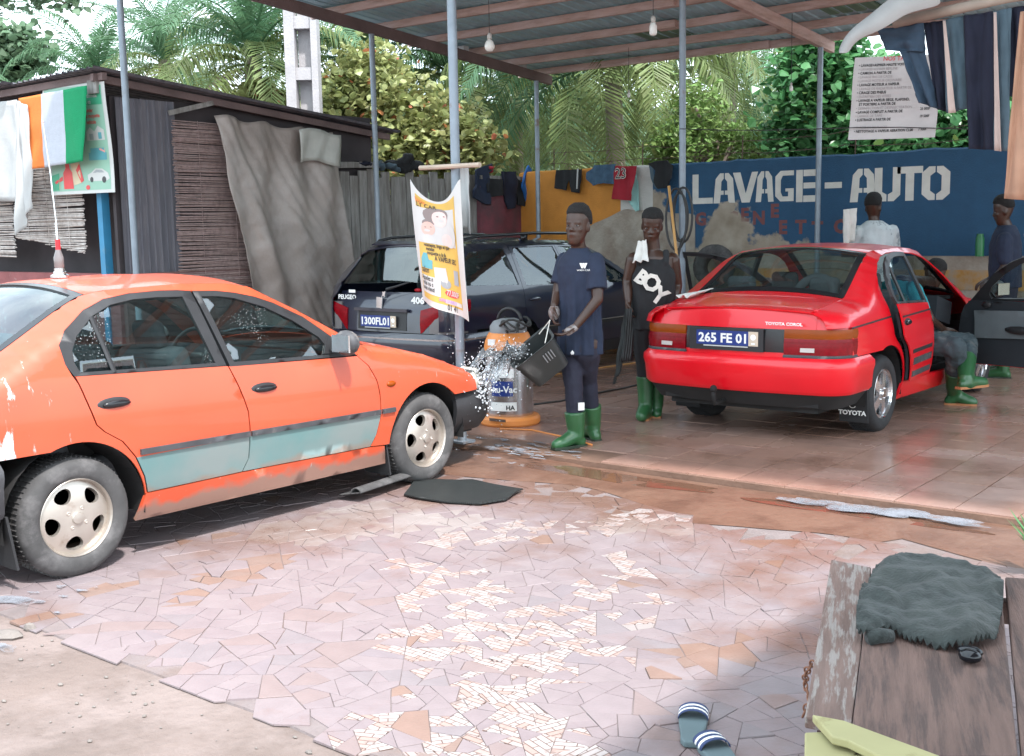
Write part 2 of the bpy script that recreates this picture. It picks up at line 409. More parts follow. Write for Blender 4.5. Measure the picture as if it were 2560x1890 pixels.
def piece_mesh(B, ctr, q, rot, z0, tilt):
    cr, sr = math.cos(-rot), math.sin(-rot); loc = [((a - ctr[0]) * cr - (b - ctr[1]) * sr, (a - ctr[0]) * sr + (b - ctr[1]) * cr) for a, b in q]
    n = len(loc); top = [Vector((a * .988, b * .988, z0 + a * tilt[0] + b * tilt[1])) for a, b in loc]; bot = [Vector((a, b, -.004)) for a, b in loc]; ch = [Vector((a, b, z0 - .0015 + a * tilt[0] + b * tilt[1])) for a, b in loc]
    ar = sum(loc[i][0] * loc[(i + 1) % n][1] - loc[(i + 1) % n][0] * loc[i][1] for i in range(n))
    fs = [tuple(range(n))] + [(n + i, n + (i + 1) % n, (i + 1) % n, i) for i in range(n)] + [(2 * n + i, 2 * n + (i + 1) % n, n + (i + 1) % n, n + i) for i in range(n)]
    if ar < 0: fs = [tuple(reversed(f)) for f in fs]
    B.add(top + ch + bot, fs)
rest = {}
for i, (ar, ctr, q, kind) in enumerate(pieces):
    z0 = rg.uniform(.0025, .0045) + (rg.random() < .03) * .004; tilt = (rg.gauss(0, .008), rg.gauss(0, .008)); rot = rg.uniform(-.5, .5) + (rg.random() < .3) * 1.2
    if i < 300:
        B = MB(); piece_mesh(B, ctr, q, rot, z0, tilt)
        o = B.build('tile', kind, paving); o.location = (ctr[0], ctr[1], 0); o.rotation_euler = (0, 0, rot)
    else:
        B = rest.setdefault((kind, rg.randrange(3)), MB()); k = len(B.v); piece_mesh(B, ctr, q, rot, z0, tilt)
        cr, sr = math.cos(rot), math.sin(rot)
        for v in B.v[k:]: v.x, v.y = v.x * cr - v.y * sr + ctr[0], v.x * sr + v.y * cr + ctr[1]
for (kind, k), B in rest.items(): tag(B.build('small_tiles', kind, paving), None, kind='stuff')

# ---- tiled floor under the roof: a 6 cm step above the gutter
tilemat('floor_tile', [(.35, .215, .17), (.37, .235, .19), (.33, .20, .155), (.38, .245, .20), (.355, .215, .165)], .3, bump=.06, wet=True)
mat('grout', (.17, .10, .07), .7, var=.25, scale=4, bump=.2)
FX0, FX1, FY0, FY1, FZ = -10.3, 1.6, 6.30, 13.0, .045
B = MB(); B.box(((FX0 + FX1) / 2, (FY0 + FY1) / 2, FZ / 2 - .03), (FX1 - FX0, FY1 - FY0, FZ + .05)); fl = B.build('washing_floor', 'grout'); tag(fl, None, kind='structure')
ts = .335; nt = 0; far = MB(); near = []
TM = {}
for i in range(int((FX1 - FX0) / ts)):
    for j in range(int((FY1 - FY0) / ts)):
        x = FX0 + (i + .5) * ts; y = FY0 + (j + .5) * ts + .012
        if j == 0 and -7.5 < x < -4.4: continue          # first row broken away beside the washed car
        u, v = proj((x, y, FZ)); 
        near.append((-(v if -60 < u < 2620 else -99), x, y))
near.sort()
for k, (v, x, y) in enumerate(near):
    B = MB(); h = ts / 2 - .0035
    key = rg.randrange(5)
    if k < 290:
        if key not in TM:
            B.box((0, 0, .004), (2 * h, 2 * h, .012)); o = B.build('floor_tile', 'floor_tile', fl); TM[key] = o.data
        else: o = bpy.data.objects.new('floor_tile', TM[key]); link(o, fl)
        o.location = (x, y, FZ - .005 + rg.uniform(-.0015, .0015)); o.rotation_euler = (rg.gauss(0, .004), rg.gauss(0, .004), 0)
    else: far.box((x, y, FZ - .001 + rg.uniform(-.0015, .0015)), (2 * h, 2 * h, .012))
tag(far.build('far_floor_tiles', 'floor_tile', fl), None, kind='stuff')

# ---- muddy gutter, puddles and foam
def blobpoly(rng, cx, cy, rx, ry, n=26, rough=.35, rot=0):
    out = []; s = rng.uniform(0, 99)
    for k in range(n):
        a = 2 * math.pi * k / n; r = 1 + rough * 1.6 * noise.noise(Vector((math.cos(a) * 1.3 + s, math.sin(a) * 1.3, s)))
        x, y = rx * r * math.cos(a), ry * r * math.sin(a); out.append((cx + x * math.cos(rot) - y * math.sin(rot), cy + x * math.sin(rot) + y * math.cos(rot)))
    return out
mat('mud', (.135, .070, .047), .45, var=.28, scale=3.5, bump=.4, bscale=22, second=(.175, .098, .068), mask=(.45, .6), mscale=2.5)
mud = MB(); ed0 = []; ed1 = []
x = MX0
while x <= MX1 + .01:
    w = .30 + .30 * (noise.noise(Vector((x * 1.1, 3.1, 0))) + .4) + (.22 if -3.1 < x < -2.0 else 0)
    ed0.append((x, 6.0 - w * .8)); ed1.append((x, 6.296 if not -7.5 < x < -4.4 else 6.71)); x += .08
vs = []; fs = []
for (a, b), (c, d) in zip(ed0, ed1):
    for k in range(6):
        t = k / 5; y = b + (d - b) * t; vs.append((a, y, .004 + .010 * math.sin(math.pi * min(1, t * 1.1)) + .012 * max(0, noise.noise(Vector((a * 3, y * 3, 7)))) * (0 < k) + (.034 if d > 6.5 and t > .8 else 0)))
for i in range(len(ed0) - 1):
    for k in range(5): a = i * 6 + k; fs.append((a, a + 6, a + 7, a + 1))
tag(mkobj('mud_gutter', vs, fs, 'mud', None, True), None, kind='structure')
mw = mat('muddy_water', (.13, .068, .045), .04, var=.15, scale=2, bump=.03, bscale=9, spec=.7)
B = MB()
for cx, cy, rx, ry in ((-4.0, 6.10, .75, .13), (-5.5, 6.40, .6, .18), (-2.4, 6.05, .7, .08)):
    B.prism(blobpoly(rg, cx, cy, rx, ry), .001, Matrix.Translation((0, 0, .0145)))
tag(B.build('puddle', 'muddy_water'), None, kind='structure')
fo = mat('foam', (.27, .285, .32), .85, var=.12, scale=14, spec=.1); N, L, p = nodes_of(fo); ge = N.new('ShaderNodeNewGeometry'); nz = N.new('ShaderNodeTexNoise'); nz.inputs['Scale'].default_value = 5; nz.inputs['Detail'].default_value = 8; nz.inputs['Roughness'].default_value = .7; L.new(ge.outputs['Position'], nz.inputs['Vector'])
mr = N.new('ShaderNodeMapRange'); mr.inputs[1].default_value = .36; mr.inputs[2].default_value = .60; mr.inputs[3].default_value = .0; mr.inputs[4].default_value = .72; L.new(nz.outputs[0], mr.inputs[0]); L.new(mr.outputs[0], p.inputs['Alpha'])
B = MB()
def foam(px, py, rx, ry, rot=0, z=0.004, n=1):
    p = onz(px, py, z)
    B.prism(blobpoly(rg, p.x, p.y, rx, ry, rot=rot, rough=.6), .0012, Matrix.Translation((0, 0, z)))
for a, b, rx, ry, ro, z in ((2060, 1262, .20, .06, -.1, .027), (2150, 1272, .26, .085, -.05, .0275), (2240, 1281, .28, .085, .0, .028), (2330, 1293, .24, .06, 0, .0285), (2000, 1252, .12, .04, 0, .029), (2390, 1306, .15, .035, 0, .0295),
         (20, 1500, .16, .05, .4, .012), (85, 1480, .03, .012, .4, .012), (150, 1465, .03, .015, .4, .012), (205, 1475, .03, .012, .4, .012), (100, 1505, .03, .01, .4, .012), (5, 1620, .06, .04, 0, .0), (160, 1490, .02, .01, .4, .012), (240, 1468, .012, .008, .4, .012), (145, 1531, .018, .01, .2, .012)): foam(a, b, rx, ry, ro, z)
for k in range(60):      # suds thrown on the floor in front of the washed car
    a = rg.gauss(1270, 90); b = 1120 + (a - 1270) * .06 + rg.gauss(0, 13); foam(a, b, rg.uniform(.01, .09), rg.uniform(.008, .022), rg.uniform(-.3, .3), FZ + .006)
tag(B.build('soap_foam', 'foam'), 'white soap foam lying in streaks on the wet ground', 'foam', kind='stuff')

# ---- stones and chips on the bare dirt
mat('stone', (.19, .165, .15), .85, var=.2, scale=8, bump=.3)
B = MB()
for _ in range(300):
    x = rg.uniform(-4.9, -1.9); y = rg.uniform(1.2, 2.33); s = abs(rg.gauss(0, .0038)) + .0015
    B.ball((x, y, -.006 + s * .3), (s * rg.uniform(.8, 1.8), s, s * .6), 5)
tag(B.build('gravel', 'stone'), 'pale chips and pebbles scattered over the bare dirt', 'gravel', kind='stuff')
for px, py, s in ((20, 1590, .07), (75, 1572, .03)):
    B = MB(); p = onz(px, py); B.ball((0, 0, .015), (s, s * .6, .025), 7)
    o = B.build('stone', 'stone', loc=None); o.location = (p.x, p.y, -.012); o.rotation_euler = (0, 0, .5)
    tag(o, 'flat grey stone on the dirt at the mosaic corner' if s > .05 else 'small pale stone chip between flat stone and mosaic edge', 'stone')
# ================================================================== painted boundary wall
WY, WTOP = 13.0, 2.41
def wallmat(name, paint, bare=(.36, .31, .25), thr=.6, soft=.03, low=None):
    """paint on rendered masonry; flakes off in patches, more towards the ground"""
    m = mat(name, paint, .8, var=.10, scale=7, bump=.35, bscale=55); N, L, p = nodes_of(m)
    hv = [n for n in N if n.type == 'HUE_SAT'][0]
    ge = N.new('ShaderNodeNewGeometry'); n2 = N.new('ShaderNodeTexNoise'); n2.inputs['Scale'].default_value = 1.35; n2.inputs['Detail'].default_value = 10; n2.inputs['Roughness'].default_value = .55
    L.new(ge.outputs['Position'], n2.inputs['Vector']); sp = N.new('ShaderNodeSeparateXYZ'); L.new(ge.outputs['Position'], sp.inputs[0])
    mr = N.new('ShaderNodeMapRange'); mr.inputs[1].default_value = .9; mr.inputs[2].default_value = 2.2; mr.inputs[3].default_value = .30; mr.inputs[4].default_value = -.12; L.new(sp.outputs[2], mr.inputs[0])
    mxr = N.new('ShaderNodeMapRange'); mxr.inputs[1].default_value = -7.3; mxr.inputs[2].default_value = -4.9; mxr.inputs[3].default_value = .10; mxr.inputs[4].default_value = -.17; L.new(sp.outputs[0], mxr.inputs[0])
    a1 = N.new('ShaderNodeMath'); a1.operation = 'ADD'; L.new(n2.outputs[0], a1.inputs[0]); L.new(mr.outputs[0], a1.inputs[1])
    a2 = N.new('ShaderNodeMath'); a2.operation = 'ADD'; L.new(a1.outputs[0], a2.inputs[0])
    if low: a2.inputs[1].default_value = low
    else: L.new(mxr.outputs[0], a2.inputs[1])
    st = N.new('ShaderNodeMapRange'); st.inputs[1].default_value = thr; st.inputs[2].default_value = thr + soft; L.new(a2.outputs[0], st.inputs[0])
    n3 = N.new('ShaderNodeTexNoise'); n3.inputs['Scale'].default_value = 4; n3.inputs['Detail'].default_value = 8; L.new(ge.outputs['Position'], n3.inputs['Vector'])
    cr = N.new('ShaderNodeValToRGB'); cr.color_ramp.elements[0].position = .3; cr.color_ramp.elements[0].color = (bare[0] * .62, bare[1] * .58, bare[2] * .52, 1); cr.color_ramp.elements[1].position = .7; cr.color_ramp.elements[1].color = (*[c * 1.12 for c in bare], 1); L.new(n3.outputs[0], cr.inputs[0])
    mx = N.new('ShaderNodeMix'); mx.data_type = 'RGBA'; L.new(st.outputs[0], mx.inputs[0]); L.new(hv.outputs[0], mx.inputs[6]); L.new(cr.outputs[0], mx.inputs[7])
    L.new(mx.outputs[2], p.inputs['Base Color']); return m
wallmat('blue_wall', (.018, .072, .145)); wallmat('orange_wall', (.50, .20, .03), low=-.17); wallmat('white_wall', (.50, .49, .46), low=-.1); wallmat('wall_letter', (.62, .60, .55), thr=.62); wallmat('red_letter', (.17, .06, .06), thr=.60, soft=.10)
mat('render_grey', (.34, .30, .25), .9, var=.2, scale=5, bump=.5, bscale=40, second=(.24, .19, .15), mscale=2)
mat('ochre_ledge', (.42, .22, .06), .85, var=.2, scale=6, bump=.3, second=(.3, .25, .2), mscale=3)
mat('maroon_wall', (.17, .045, .06), .8, var=.3, scale=3, bump=.3, second=(.10, .05, .06), mscale=2.5)
wall = thing('painted_wall', 'long masonry boundary wall, blue and orange paint flaking, lettered LAVAGE - AUTO', 'wall', (-5, WY, 0))
def wl(x0, x1, z0, z1, y0=WY, th=.2):
    B = MB(); B.box(((x0 + x1) / 2, y0 + th / 2, (z0 + z1) / 2), (x1 - x0, th, z1 - z0)); return B
def wavytop(x0, x1, z0, y0, th, seed):
    n = max(2, int((x1 - x0) / .12)); B = MB(); vs = []; 
    for k in range(n + 1):
        x = x0 + (x1 - x0) * k / n; zt = WTOP + .022 * noise.noise(Vector((x * 2.2, seed, 0))) + .012 * noise.noise(Vector((x * 9, seed, 2)))
        vs += [(x, y0, z0), (x, y0, zt - .02), (x, y0 + .025, zt), (x, y0 + th, zt), (x, y0 + th, z0)]
    fs = []
    for k in range(n):
        for j in range(4): a = k * 5 + j; fs.append((a, a + 5, a + 6, a + 1))
    fs += [(0, 1, 2, 3, 4), tuple(n * 5 + j for j in (4, 3, 2, 1, 0))]
    B.add(vs, fs); return B
wbuild(wavytop(-10.14, -8.43, 0, WY, .2, 1), 'wall_section', 'orange_wall', wall)
wbuild(wavytop(-8.43, -7.93, 0, WY, .2, 2), 'wall_section', 'white_wall', wall)
wbuild(wavytop(-7.93, 3.2, 0, WY, .2, 3), 'wall_section', 'blue_wall', wall)
# bare repair patch that bulges across the three colours
pts = []
for k in range(30):
    x = -9.25 + 1.95 * k / 29; pts.append((x, 1.42 + .42 * math.sin(min(1, k / 16) * 1.57) + .05 * noise.noise(Vector((x * 4, 0, 5))) - .10 * max(0, (k - 20) / 9)))
poly = [(pts[0][0], .2)] + pts + [(pts[-1][0], .2)]
B = MB(); B.prism(poly, .012, Matrix(((1, 0, 0, 0), (0, 0, -1, WY + .002), (0, 1, 0, 0), (0, 0, 0, 1)))); wbuild(B, 'repair_patch', 'render_grey', wall)
B = wl(-7.0, 3.2, 0, 1.23, WY - .10, .10); wbuild(B, 'ledge', 'render_grey', wall); B = wl(-7.0, 3.2, .86, 1.08, WY - .112, .013); wbuild(B, 'ochre_band', 'ochre_ledge', wall)
# stencil lettering, each letter its own thin coat of paint
MW = Matrix(((1, 0, 0, 0), (0, 0, -1, WY - .001), (0, 1, 0, 0), (0, 0, 0, 1)))
def letter(ch, x0, w, zb, h):
    """outlines of one stencil letter in a w x h box"""
    t = w * .30; c = .02; g = .008; P = []
    if ch == 'L': P = [[(0, 0), (w, 0), (w, h * .2), (t, h * .2), (t, h), (0, h)]]
    elif ch == 'A':
        P = [[(0, 0), (t, 0), (t + .01, h * .28), (w / 2 - g, h * .28), (w / 2 - g, h * .42), (t + .015, h * .42), (t + .02, h * .72), (w / 2 - g, h * .82), (w / 2 - g, h), (w * .3, h), (w * .1, h * .82)],
             [(w, 0), (w - t, 0), (w - t - .01, h * .28), (w / 2 + g, h * .28), (w / 2 + g, h * .42), (w - t - .015, h * .42), (w - t - .02, h * .72), (w / 2 + g, h * .82), (w / 2 + g, h), (w * .7, h), (w * .9, h * .82)]]
    elif ch == 'V': P = [[(0, h), (t, h), (w * .52, h * .30), (w * .60, h * .55), (w - t * .8, h), (w, h), (w * .68, 0), (w * .36, 0)]]
    elif ch == 'G': P = [[(w * .28, 0), (w, 0), (w, h * .42), (w * .55, h * .42), (w * .55, h * .32), (w * .7, h * .32), (w * .7, h * .16), (w * .4, h * .16), (t, h * .3), (t, h * .7), (w * .4, h * .84), (w, h * .84), (w, h), (w * .28, h), (0, h * .82), (0, h * .18)]]
    elif ch == 'E': P = [[(0, 0), (t, 0), (t, h), (0, h)], [(t + g, 0), (w, 0), (w, h * .2), (t + g, h * .2)], [(t + g, h * .42), (w * .97, h * .42), (w * .97, h * .6), (t + g, h * .6)], [(t + g, h * .8), (w, h * .8), (w, h), (t + g, h)]]
    elif ch == '-': P = [[(0, 0), (w, 0), (w, h), (0, h)]]
    elif ch == 'U': P = [[(0, h), (t, h), (t, h * .28), (w / 2 - g, h * .2), (w / 2 - g, 0), (w * .25, 0), (0, h * .18)], [(w, h), (w - t, h), (w - t, h * .28), (w / 2 + g, h * .2), (w / 2 + g, 0), (w * .75, 0), (w, h * .18)]]
    elif ch == 'T': P = [[(0, h * .8), (w / 2 - t * .55, h * .8), (w / 2 - t * .55, 0), (w / 2 + t * .55, 0), (w / 2 + t * .55, h * .8), (w, h * .8), (w, h), (0, h)]]
    elif ch == 'O': P = [[(w / 2 - g, 0), (w / 2 - g, h * .17), (t, h * .28), (t, h * .72), (w / 2 - g, h * .83), (w / 2 - g, h), (w * .25, h), (0, h * .82), (0, h * .18), (w * .25, 0)],
                         [(w / 2 + g, 0), (w / 2 + g, h * .17), (w - t, h * .28), (w - t, h * .72), (w / 2 + g, h * .83), (w / 2 + g, h), (w * .75, h), (w, h * .82), (w, h * .18), (w * .75, 0)]]
    B = MB()
    for q in P:
        V, T = cdt(q, (), .12); B.add([MW @ Vector((x0 + a, zb + b, 0)) for a, b in V], T)
    return B
for ch, x0, x1, zb, zt in (('L', -7.34, -7.05, 1.885, 2.255), ('A', -7.04, -6.74, 1.885, 2.255), ('V', -6.77, -6.43, 1.885, 2.255), ('A', -6.46, -6.22, 1.885, 2.255), ('G', -6.20, -5.96, 1.885, 2.25), ('E', -5.93, -5.65, 1.87, 2.25), ('-', -5.57, -5.36, 2.02, 2.09),
                           ('A', -5.26, -4.95, 1.85, 2.23), ('U', -4.97, -4.67, 1.85, 2.23), ('T', -4.71, -4.42, 1.85, 2.23), ('O', -4.43, -4.12, 1.85, 2.22)):
    wbuild(letter(ch, x0, x1 - x0, zb, zt - zb), 'letter', 'wall_letter', wall)
for ch, x0, zb in (('C', -6.85, 1.62), ('E', -6.66, 1.66), ('N', -6.50, 1.62), ('E', -6.26, 1.70), ('E', -6.15, 1.50), ('T', -5.93, 1.50), ('T', -5.72, 1.48), ('O', -5.45, 1.50), ('I', -4.98, 1.55), ('G', -7.30, 1.62)):
    v, f = text_mesh(ch, .22, .010); B = MB(); B.add([MW @ Vector((x0 + a, zb + b, .0015)) for a, b in v], f); wbuild(B, 'red_letter', 'red_letter', wall)
# barbed wire on little irons along the wall top
mat('rust_iron', (.09, .055, .04), .8, var=.3, scale=20); mat('wire', (.03, .03, .03), .6)
wire = thing('barbed_wire', 'two slack rusty wires strung on short irons above the painted wall', 'wire', (-5, WY + .1, WTOP))
for k in range(9):
    B = MB(); x = -9.6 + k * 1.45; B.tube([(x, WY + .1, WTOP - .05), (x + .02, WY + .08, WTOP + .30)], .008, 6); wbuild(B, 'iron', 'rust_iron', wire)
for zz in (.10, .25):
    p = [Vector((-9.7 + k * .24, WY + .09, WTOP + zz - .03 * abs(math.sin(k * .52)) + .03 * noise.noise(Vector((k * .7, zz * 9, 0))))) for k in range(54)]
    B = MB(); B.tube(p, .004, 4)
    for q in p[::2]: B.tube([q + Vector((-.02, 0, -.02)), q + Vector((.02, 0, .022))], .003, 3)
    wbuild(B, 'strand', 'rust_iron', wire)

# ================================================================== carport roof on steel posts
mat('post_steel', (.22, .26, .30), .45, metal=.3, var=.15, scale=9, second=(.17, .13, .11), mask=(.58, .7), mscale=6)
mat('beam_timber', (.46, .32, .275), .8, var=.3, scale=3, bump=.3, bscale=20, stretch=(1, 1, 6), second=(.56, .42, .39), mscale=2)
mat('dark_timber', (.15, .105, .10), .85, var=.3, scale=3, bump=.3)
roofm = mat('roof_metal', (.36, .57, .64), .5, metal=.25, var=.2, scale=2, bump=.1, second=(.27, .36, .41), mask=(.5, .7), mscale=1.5)
gm = mat('roof_translucent', (.20, .34, .24), .5, var=.2, scale=4)
N, L, p = nodes_of(gm); p.inputs['Transmission Weight'].default_value = .0
tr = N.new('ShaderNodeBsdfTranslucent'); tr.inputs[0].default_value = (.22, .42, .28, 1); ms = N.new('ShaderNodeMixShader'); ms.inputs[0].default_value = .4
L.new(p.outputs[0], ms.inputs[1]); L.new(tr.outputs[0], ms.inputs[2]); L.new(ms.outputs[0], [n for n in N if n.type == 'OUTPUT_MATERIAL'][0].inputs[0])
def RZ(y): return 3.86 - .082 * (y - 9.6)           # underside of the side beams
PX, PYS = (-9.6, -5.53, -1.40), (6.34, 9.6, 12.72)
EAVE = 5.55
port = thing('carport', 'open car wash roof of corrugated metal sheets on grey steel posts and timber purlins', 'carport', (-5.5, 9.5, 0))
for x in PX:
    for y in PYS:
        if x == -1.40 and y < 9: continue
        B = MB(); B.tube([(x, y, -.02), (x, y, RZ(y))], .032 if (x, y) != (-5.53, 6.34) else .034, 14, False); B.box((x, y, FZ + .01), (.14, .14, .015)); flatshade(wbuild(B, 'post', 'post_steel', port))
for x in PX:
    B = MB(); B.beam((x, EAVE, RZ(EAVE) + .06), (x, 13.05, RZ(13.05) + .06), .06, .12); wbuild(B, 'side_beam', 'dark_timber' if x < -9 else 'beam_timber', port)
for k, y in enumerate((12.95, 12.28, 11.52, 10.72, 9.95, 9.12, 8.3, 7.45, 6.6, 5.75)):
    xs = [-9.95, -6.4 + .5 * math.sin(k * 2.1), -2.6 + .4 * math.cos(k * 3), .85]
    for a, b in zip(xs, xs[1:]):
        dz = rnd.uniform(-.012, .012); B = MB(); B.beam((a - .12, y + rnd.uniform(-.01, .01) + .055 * (a > -7), RZ(y) + .165 + dz), (b + .12, y + rnd.uniform(-.012, .012) + .055 * (a > -7), RZ(y) + .165 - dz), .055, .085); wbuild(B, 'purlin', 'beam_timber', port)
B = MB(); 
def corr(x0, x1, y0, y1, zf, amp=.018, pitch=.15, seed=0, thick=.004):
    """corrugated sheet with square ribs running along y"""
    xs = []; x = x0
    while x < x1 - 1e-6:
        xs += [(x, 0), (x + pitch * .68, 0), (x + pitch * .76, amp), (x + pitch * .92, amp)]; x += pitch
    xs.append((x1, 0)); ny = 7; vs = []; fs = []
    for j in range(ny + 1):
        y = y0 + (y1 - y0) * j / ny
        for a, h in xs: vs.append((a, y, zf(y) + h + .01 * noise.noise(Vector((a * .8 + seed, y * .7, seed)))))
    m = len(xs)
    for j in range(ny):
        for i in range(m - 1): a = j * m + i; fs.append((a, a + 1, a + m + 1, a + m))
    nv = len(vs); vs += [(a, b, c + thick) for a, b, c in vs]; fs = [tuple(reversed(f)) for f in fs] + [tuple(i + nv for i in f) for f in fs]
    return vs, fs
for i in range(12):
    x0 = -9.98 + i * .90; 
    for j, (y0, y1) in enumerate(((EAVE - .15, 9.4), (9.3, 13.15))):
        z0 = .215 + .008 * (i % 2) + .006 * (1 - j)
        v, f = corr(x0, x0 + .93, y0, y1, lambda y: RZ(y) + z0, seed=i * 3 + j); B = MB(); B.add(v, f); wbuild(B, 'roof_sheet', 'roof_metal', port)
# two clear sheets let in green light
for x0, y0, y1 in ((-7.5, 11.6, 12.25), (-5.2, 11.6, 12.2), (-3.4, 10.0, 10.6)):
    v, f = corr(x0, x0 + .6, y0, y1, lambda y: RZ(y) + .205); B = MB(); B.add(v, f); wbuild(B, 'clear_sheet', 'roof_translucent', port)
# white flashing that shows beyond the left edge beam
mat('white_paint', (.50, .50, .50), .6, var=.1)
for y in (6.9, 8.4, 10.0, 11.3, 12.5):
    B = MB(); B.box((-9.78, y, RZ(y) + .16), (.30, .10, .07)); wbuild(B, 'purlin_end', 'white_paint', port)

# hanging bulbs
mat('bulb_glass', (.75, .74, .70), .25, var=.03); mat('bulb_base', (.45, .43, .40), .5)
for (px, py, y, lab) in ((1224, 108, 8.3, 'round white light bulb hanging between centre post and side beam'), (1633, 66, 8.9, 'long white light bulb hanging beside the post with the black hose'), (1572, 235, 12.1, 'small grey light bulb hanging low against the palm fronds'), (1978, 218, 11.6, 'dim light bulb hanging left of the last post before the lettering')):
    p = ony(px, py, y); top = RZ(y) + .12
    t = thing('hanging_bulb', lab, 'light bulb', (p.x, p.y, p.z), 0, 'bulbs hung under the carport roof')
    s = .55 if y > 11 else 1
    B = MB(); B.lathe([(0, -.075 * s), (.028 * s, -.07 * s), (.045 * s, -.045 * s), (.047 * s, -.02 * s), (.036 * s, .01 * s), (.02 * s, .03 * s)] if px == 1224 else [(0, -.08 * s), (.026 * s, -.076 * s), (.034 * s, -.06 * s), (.034 * s, .0), (.022 * s, .03 * s)], 16); B.build('bulb', 'bulb_glass', t, True)
    B = MB(); B.lathe([(.02 * s, .028 * s), (.022 * s, .07 * s), (.012 * s, .09 * s), (0, .09 * s)], 12); B.build('socket', 'bulb_base', t, True)
    B = MB(); B.tube([(0, 0, .08 * s), (0, 0, top - p.z)], .003, 5); B.build('cord', 'wire', t)

# ================================================================== plank fence between hut and wall
mat('plank_grey', (.27, .26, .245), .9, var=.28, scale=3, bump=.45, bscale=18, stretch=(8, 8, 1), second=(.18, .165, .15), mscale=2)
FXL = -10.2
fence = thing('plank_fence', 'weathered grey fence of upright wooden planks beside the dark wagon', 'fence', (FXL, 10.8, 0))
y = 9.15; k = 0
while y < 12.1:
    w = rnd.uniform(.13, .19); B = MB(); h = 2.32 + rnd.uniform(-.05, .06); B.box((FXL + rnd.uniform(-.012, .012), y + w / 2, h / 2), (.024, w - .008, h), Matrix.Rotation(rnd.gauss(0, .008), 3, 'X')); wbuild(B, 'plank', 'plank_grey', fence); y += w
for z in (.5, 2.18):
    B = MB(); B.beam((FXL - .05, 9.1, z), (FXL - .05, 12.2, z), .06, .09); wbuild(B, 'rail', 'dark_timber', fence)
B = MB(); B.beam((FXL + .03, 9.35, 2.40), (FXL + .03, 10.25, 2.43), .10, .07); wbuild(B, 'top_board', 'plank_grey', fence)
mw_ = thing('maroon_wall', 'short dark maroon wall between plank fence and orange painted wall', 'wall', (FXL, 12.5, 0))
B = MB(); B.box((FXL, 12.56, 1.15), (.16, .92, 2.3)); wbuild(B, 'wall_face', 'maroon_wall', mw_)
B = MB(); B.box((FXL, 12.56, 2.32), (.22, .95, .05)); wbuild(B, 'coping', 'plank_grey', mw_)

# ================================================================== hut on the left
mat('hut_sheet', (.10, .10, .118), .75, var=.3, scale=2.5, bump=.2, second=(.16, .15, .165), mask=(.45, .65), mscale=2, stretch=(6, 6, .6))
mat('hut_dark', (.05, .042, .045), .9, var=.3, scale=3)
mat('reed', (.44, .39, .36), .85, var=.3, scale=30, second=(.56, .52, .49), mscale=9); mat('reed_brown', (.32, .235, .22), .85, var=.35, scale=22, second=(.36, .27, .25), mscale=6)
mat('blue_paint', (.03, .20, .36), .55, var=.15, scale=5, second=(.10, .22, .30), mask=(.6, .7)); mat('hut_base', (.23, .075, .075), .85, var=.2, scale=4, second=(.36, .30, .28), mask=(.58, .66), mscale=7, bump=.3)
mat('base_brown', (.16, .085, .08), .9, var=.25, scale=3, bump=.3)
hut = thing('hut', 'low hut with dark sheet walls, reed blinds and a sagging corrugated roof', 'hut', (-12.5, 8.4, 0))
HX, HY = -10.2, 6.6
def hutroof(y): return 3.13 - .092 * (y - HY)
# right-hand wall: ribbed dark sheet, then brick plinth
v, f = corr(6.62, 7.24, 0, 1, lambda t: 0, amp=.012, pitch=.076)
def upright(v, x, z0, z1): return [(x + c, a, z0 + b * (z1 - z0)) for a, b, c in v]
B = MB(); B.add(upright(v, HX - .02, .75, 2.98), f); wbuild(B, 'sheet_wall', 'hut_sheet', hut)
B = MB(); B.box((HX - .10, 8.4, 1.5), (.05, 3.6, 3.0)); wbuild(B, 'back_wall', 'hut_dark', hut)
B = MB(); B.box((HX - .05, 7.9, .62), (.12, 2.6, 1.24)); wbuild(B, 'plinth', 'base_brown', hut)
B = MB(); B.box((-13.2, HY + .02, .62), (5.9, .12, 1.24)); wbuild(B, 'front_plinth', 'hut_base', hut)
B = MB(); B.box((-13.2, HY + .35, 1.5), (5.9, .05, 3.0)); wbuild(B, 'inner_wall', 'hut_dark', hut)
B = MB(); B.box((-10.47, HY - .02, 1.55), (.085, .085, 3.1)); wbuild(B, 'corner_post', 'blue_paint', hut)
# roof
def hroof(x0, x1, y0, y1, seed):
    v, f = corr(x0, x1, y0, y1, lambda y: 0, amp=.02, pitch=.11, seed=seed)
    return [(a, b, c + hutroof(b) + .05 + .012 * (a - HX) * .2) for a, b, c in v], f
for i in range(7):
    v, f = hroof(-10.05 - (i + 1) * .82, -10.02 - i * .82, 6.28 + .05 * math.sin(i * 2), 10.45 - .2 * (i % 2), i); B = MB(); B.add(v, f); wbuild(B, 'roof_sheet', 'hut_sheet', hut)
for x in (HX + .04,):
    B = MB(); B.beam((x, 6.35, hutroof(6.35) - .01), (x, 10.4, hutroof(10.4) - .01), .05, .07); wbuild(B, 'rafter', 'dark_timber', hut)
B = MB(); B.beam((-16.2, 6.42, hutroof(6.4) - .02), (-10.05, 6.42, hutroof(6.4) - .0), .05, .07); wbuild(B, 'fascia', 'dark_timber', hut)
B = MB(); B.beam((HX + .05, 7.2, 2.86), (HX + .05, 7.75, 3.0), .03, .05); wbuild(B, 'batten', 'plank_grey', hut)
B = MB(); B.box((-10.22, 6.40, 3.06), (.16, .04, .13)); wbuild(B, 'corner_block', 'plank_grey', hut)
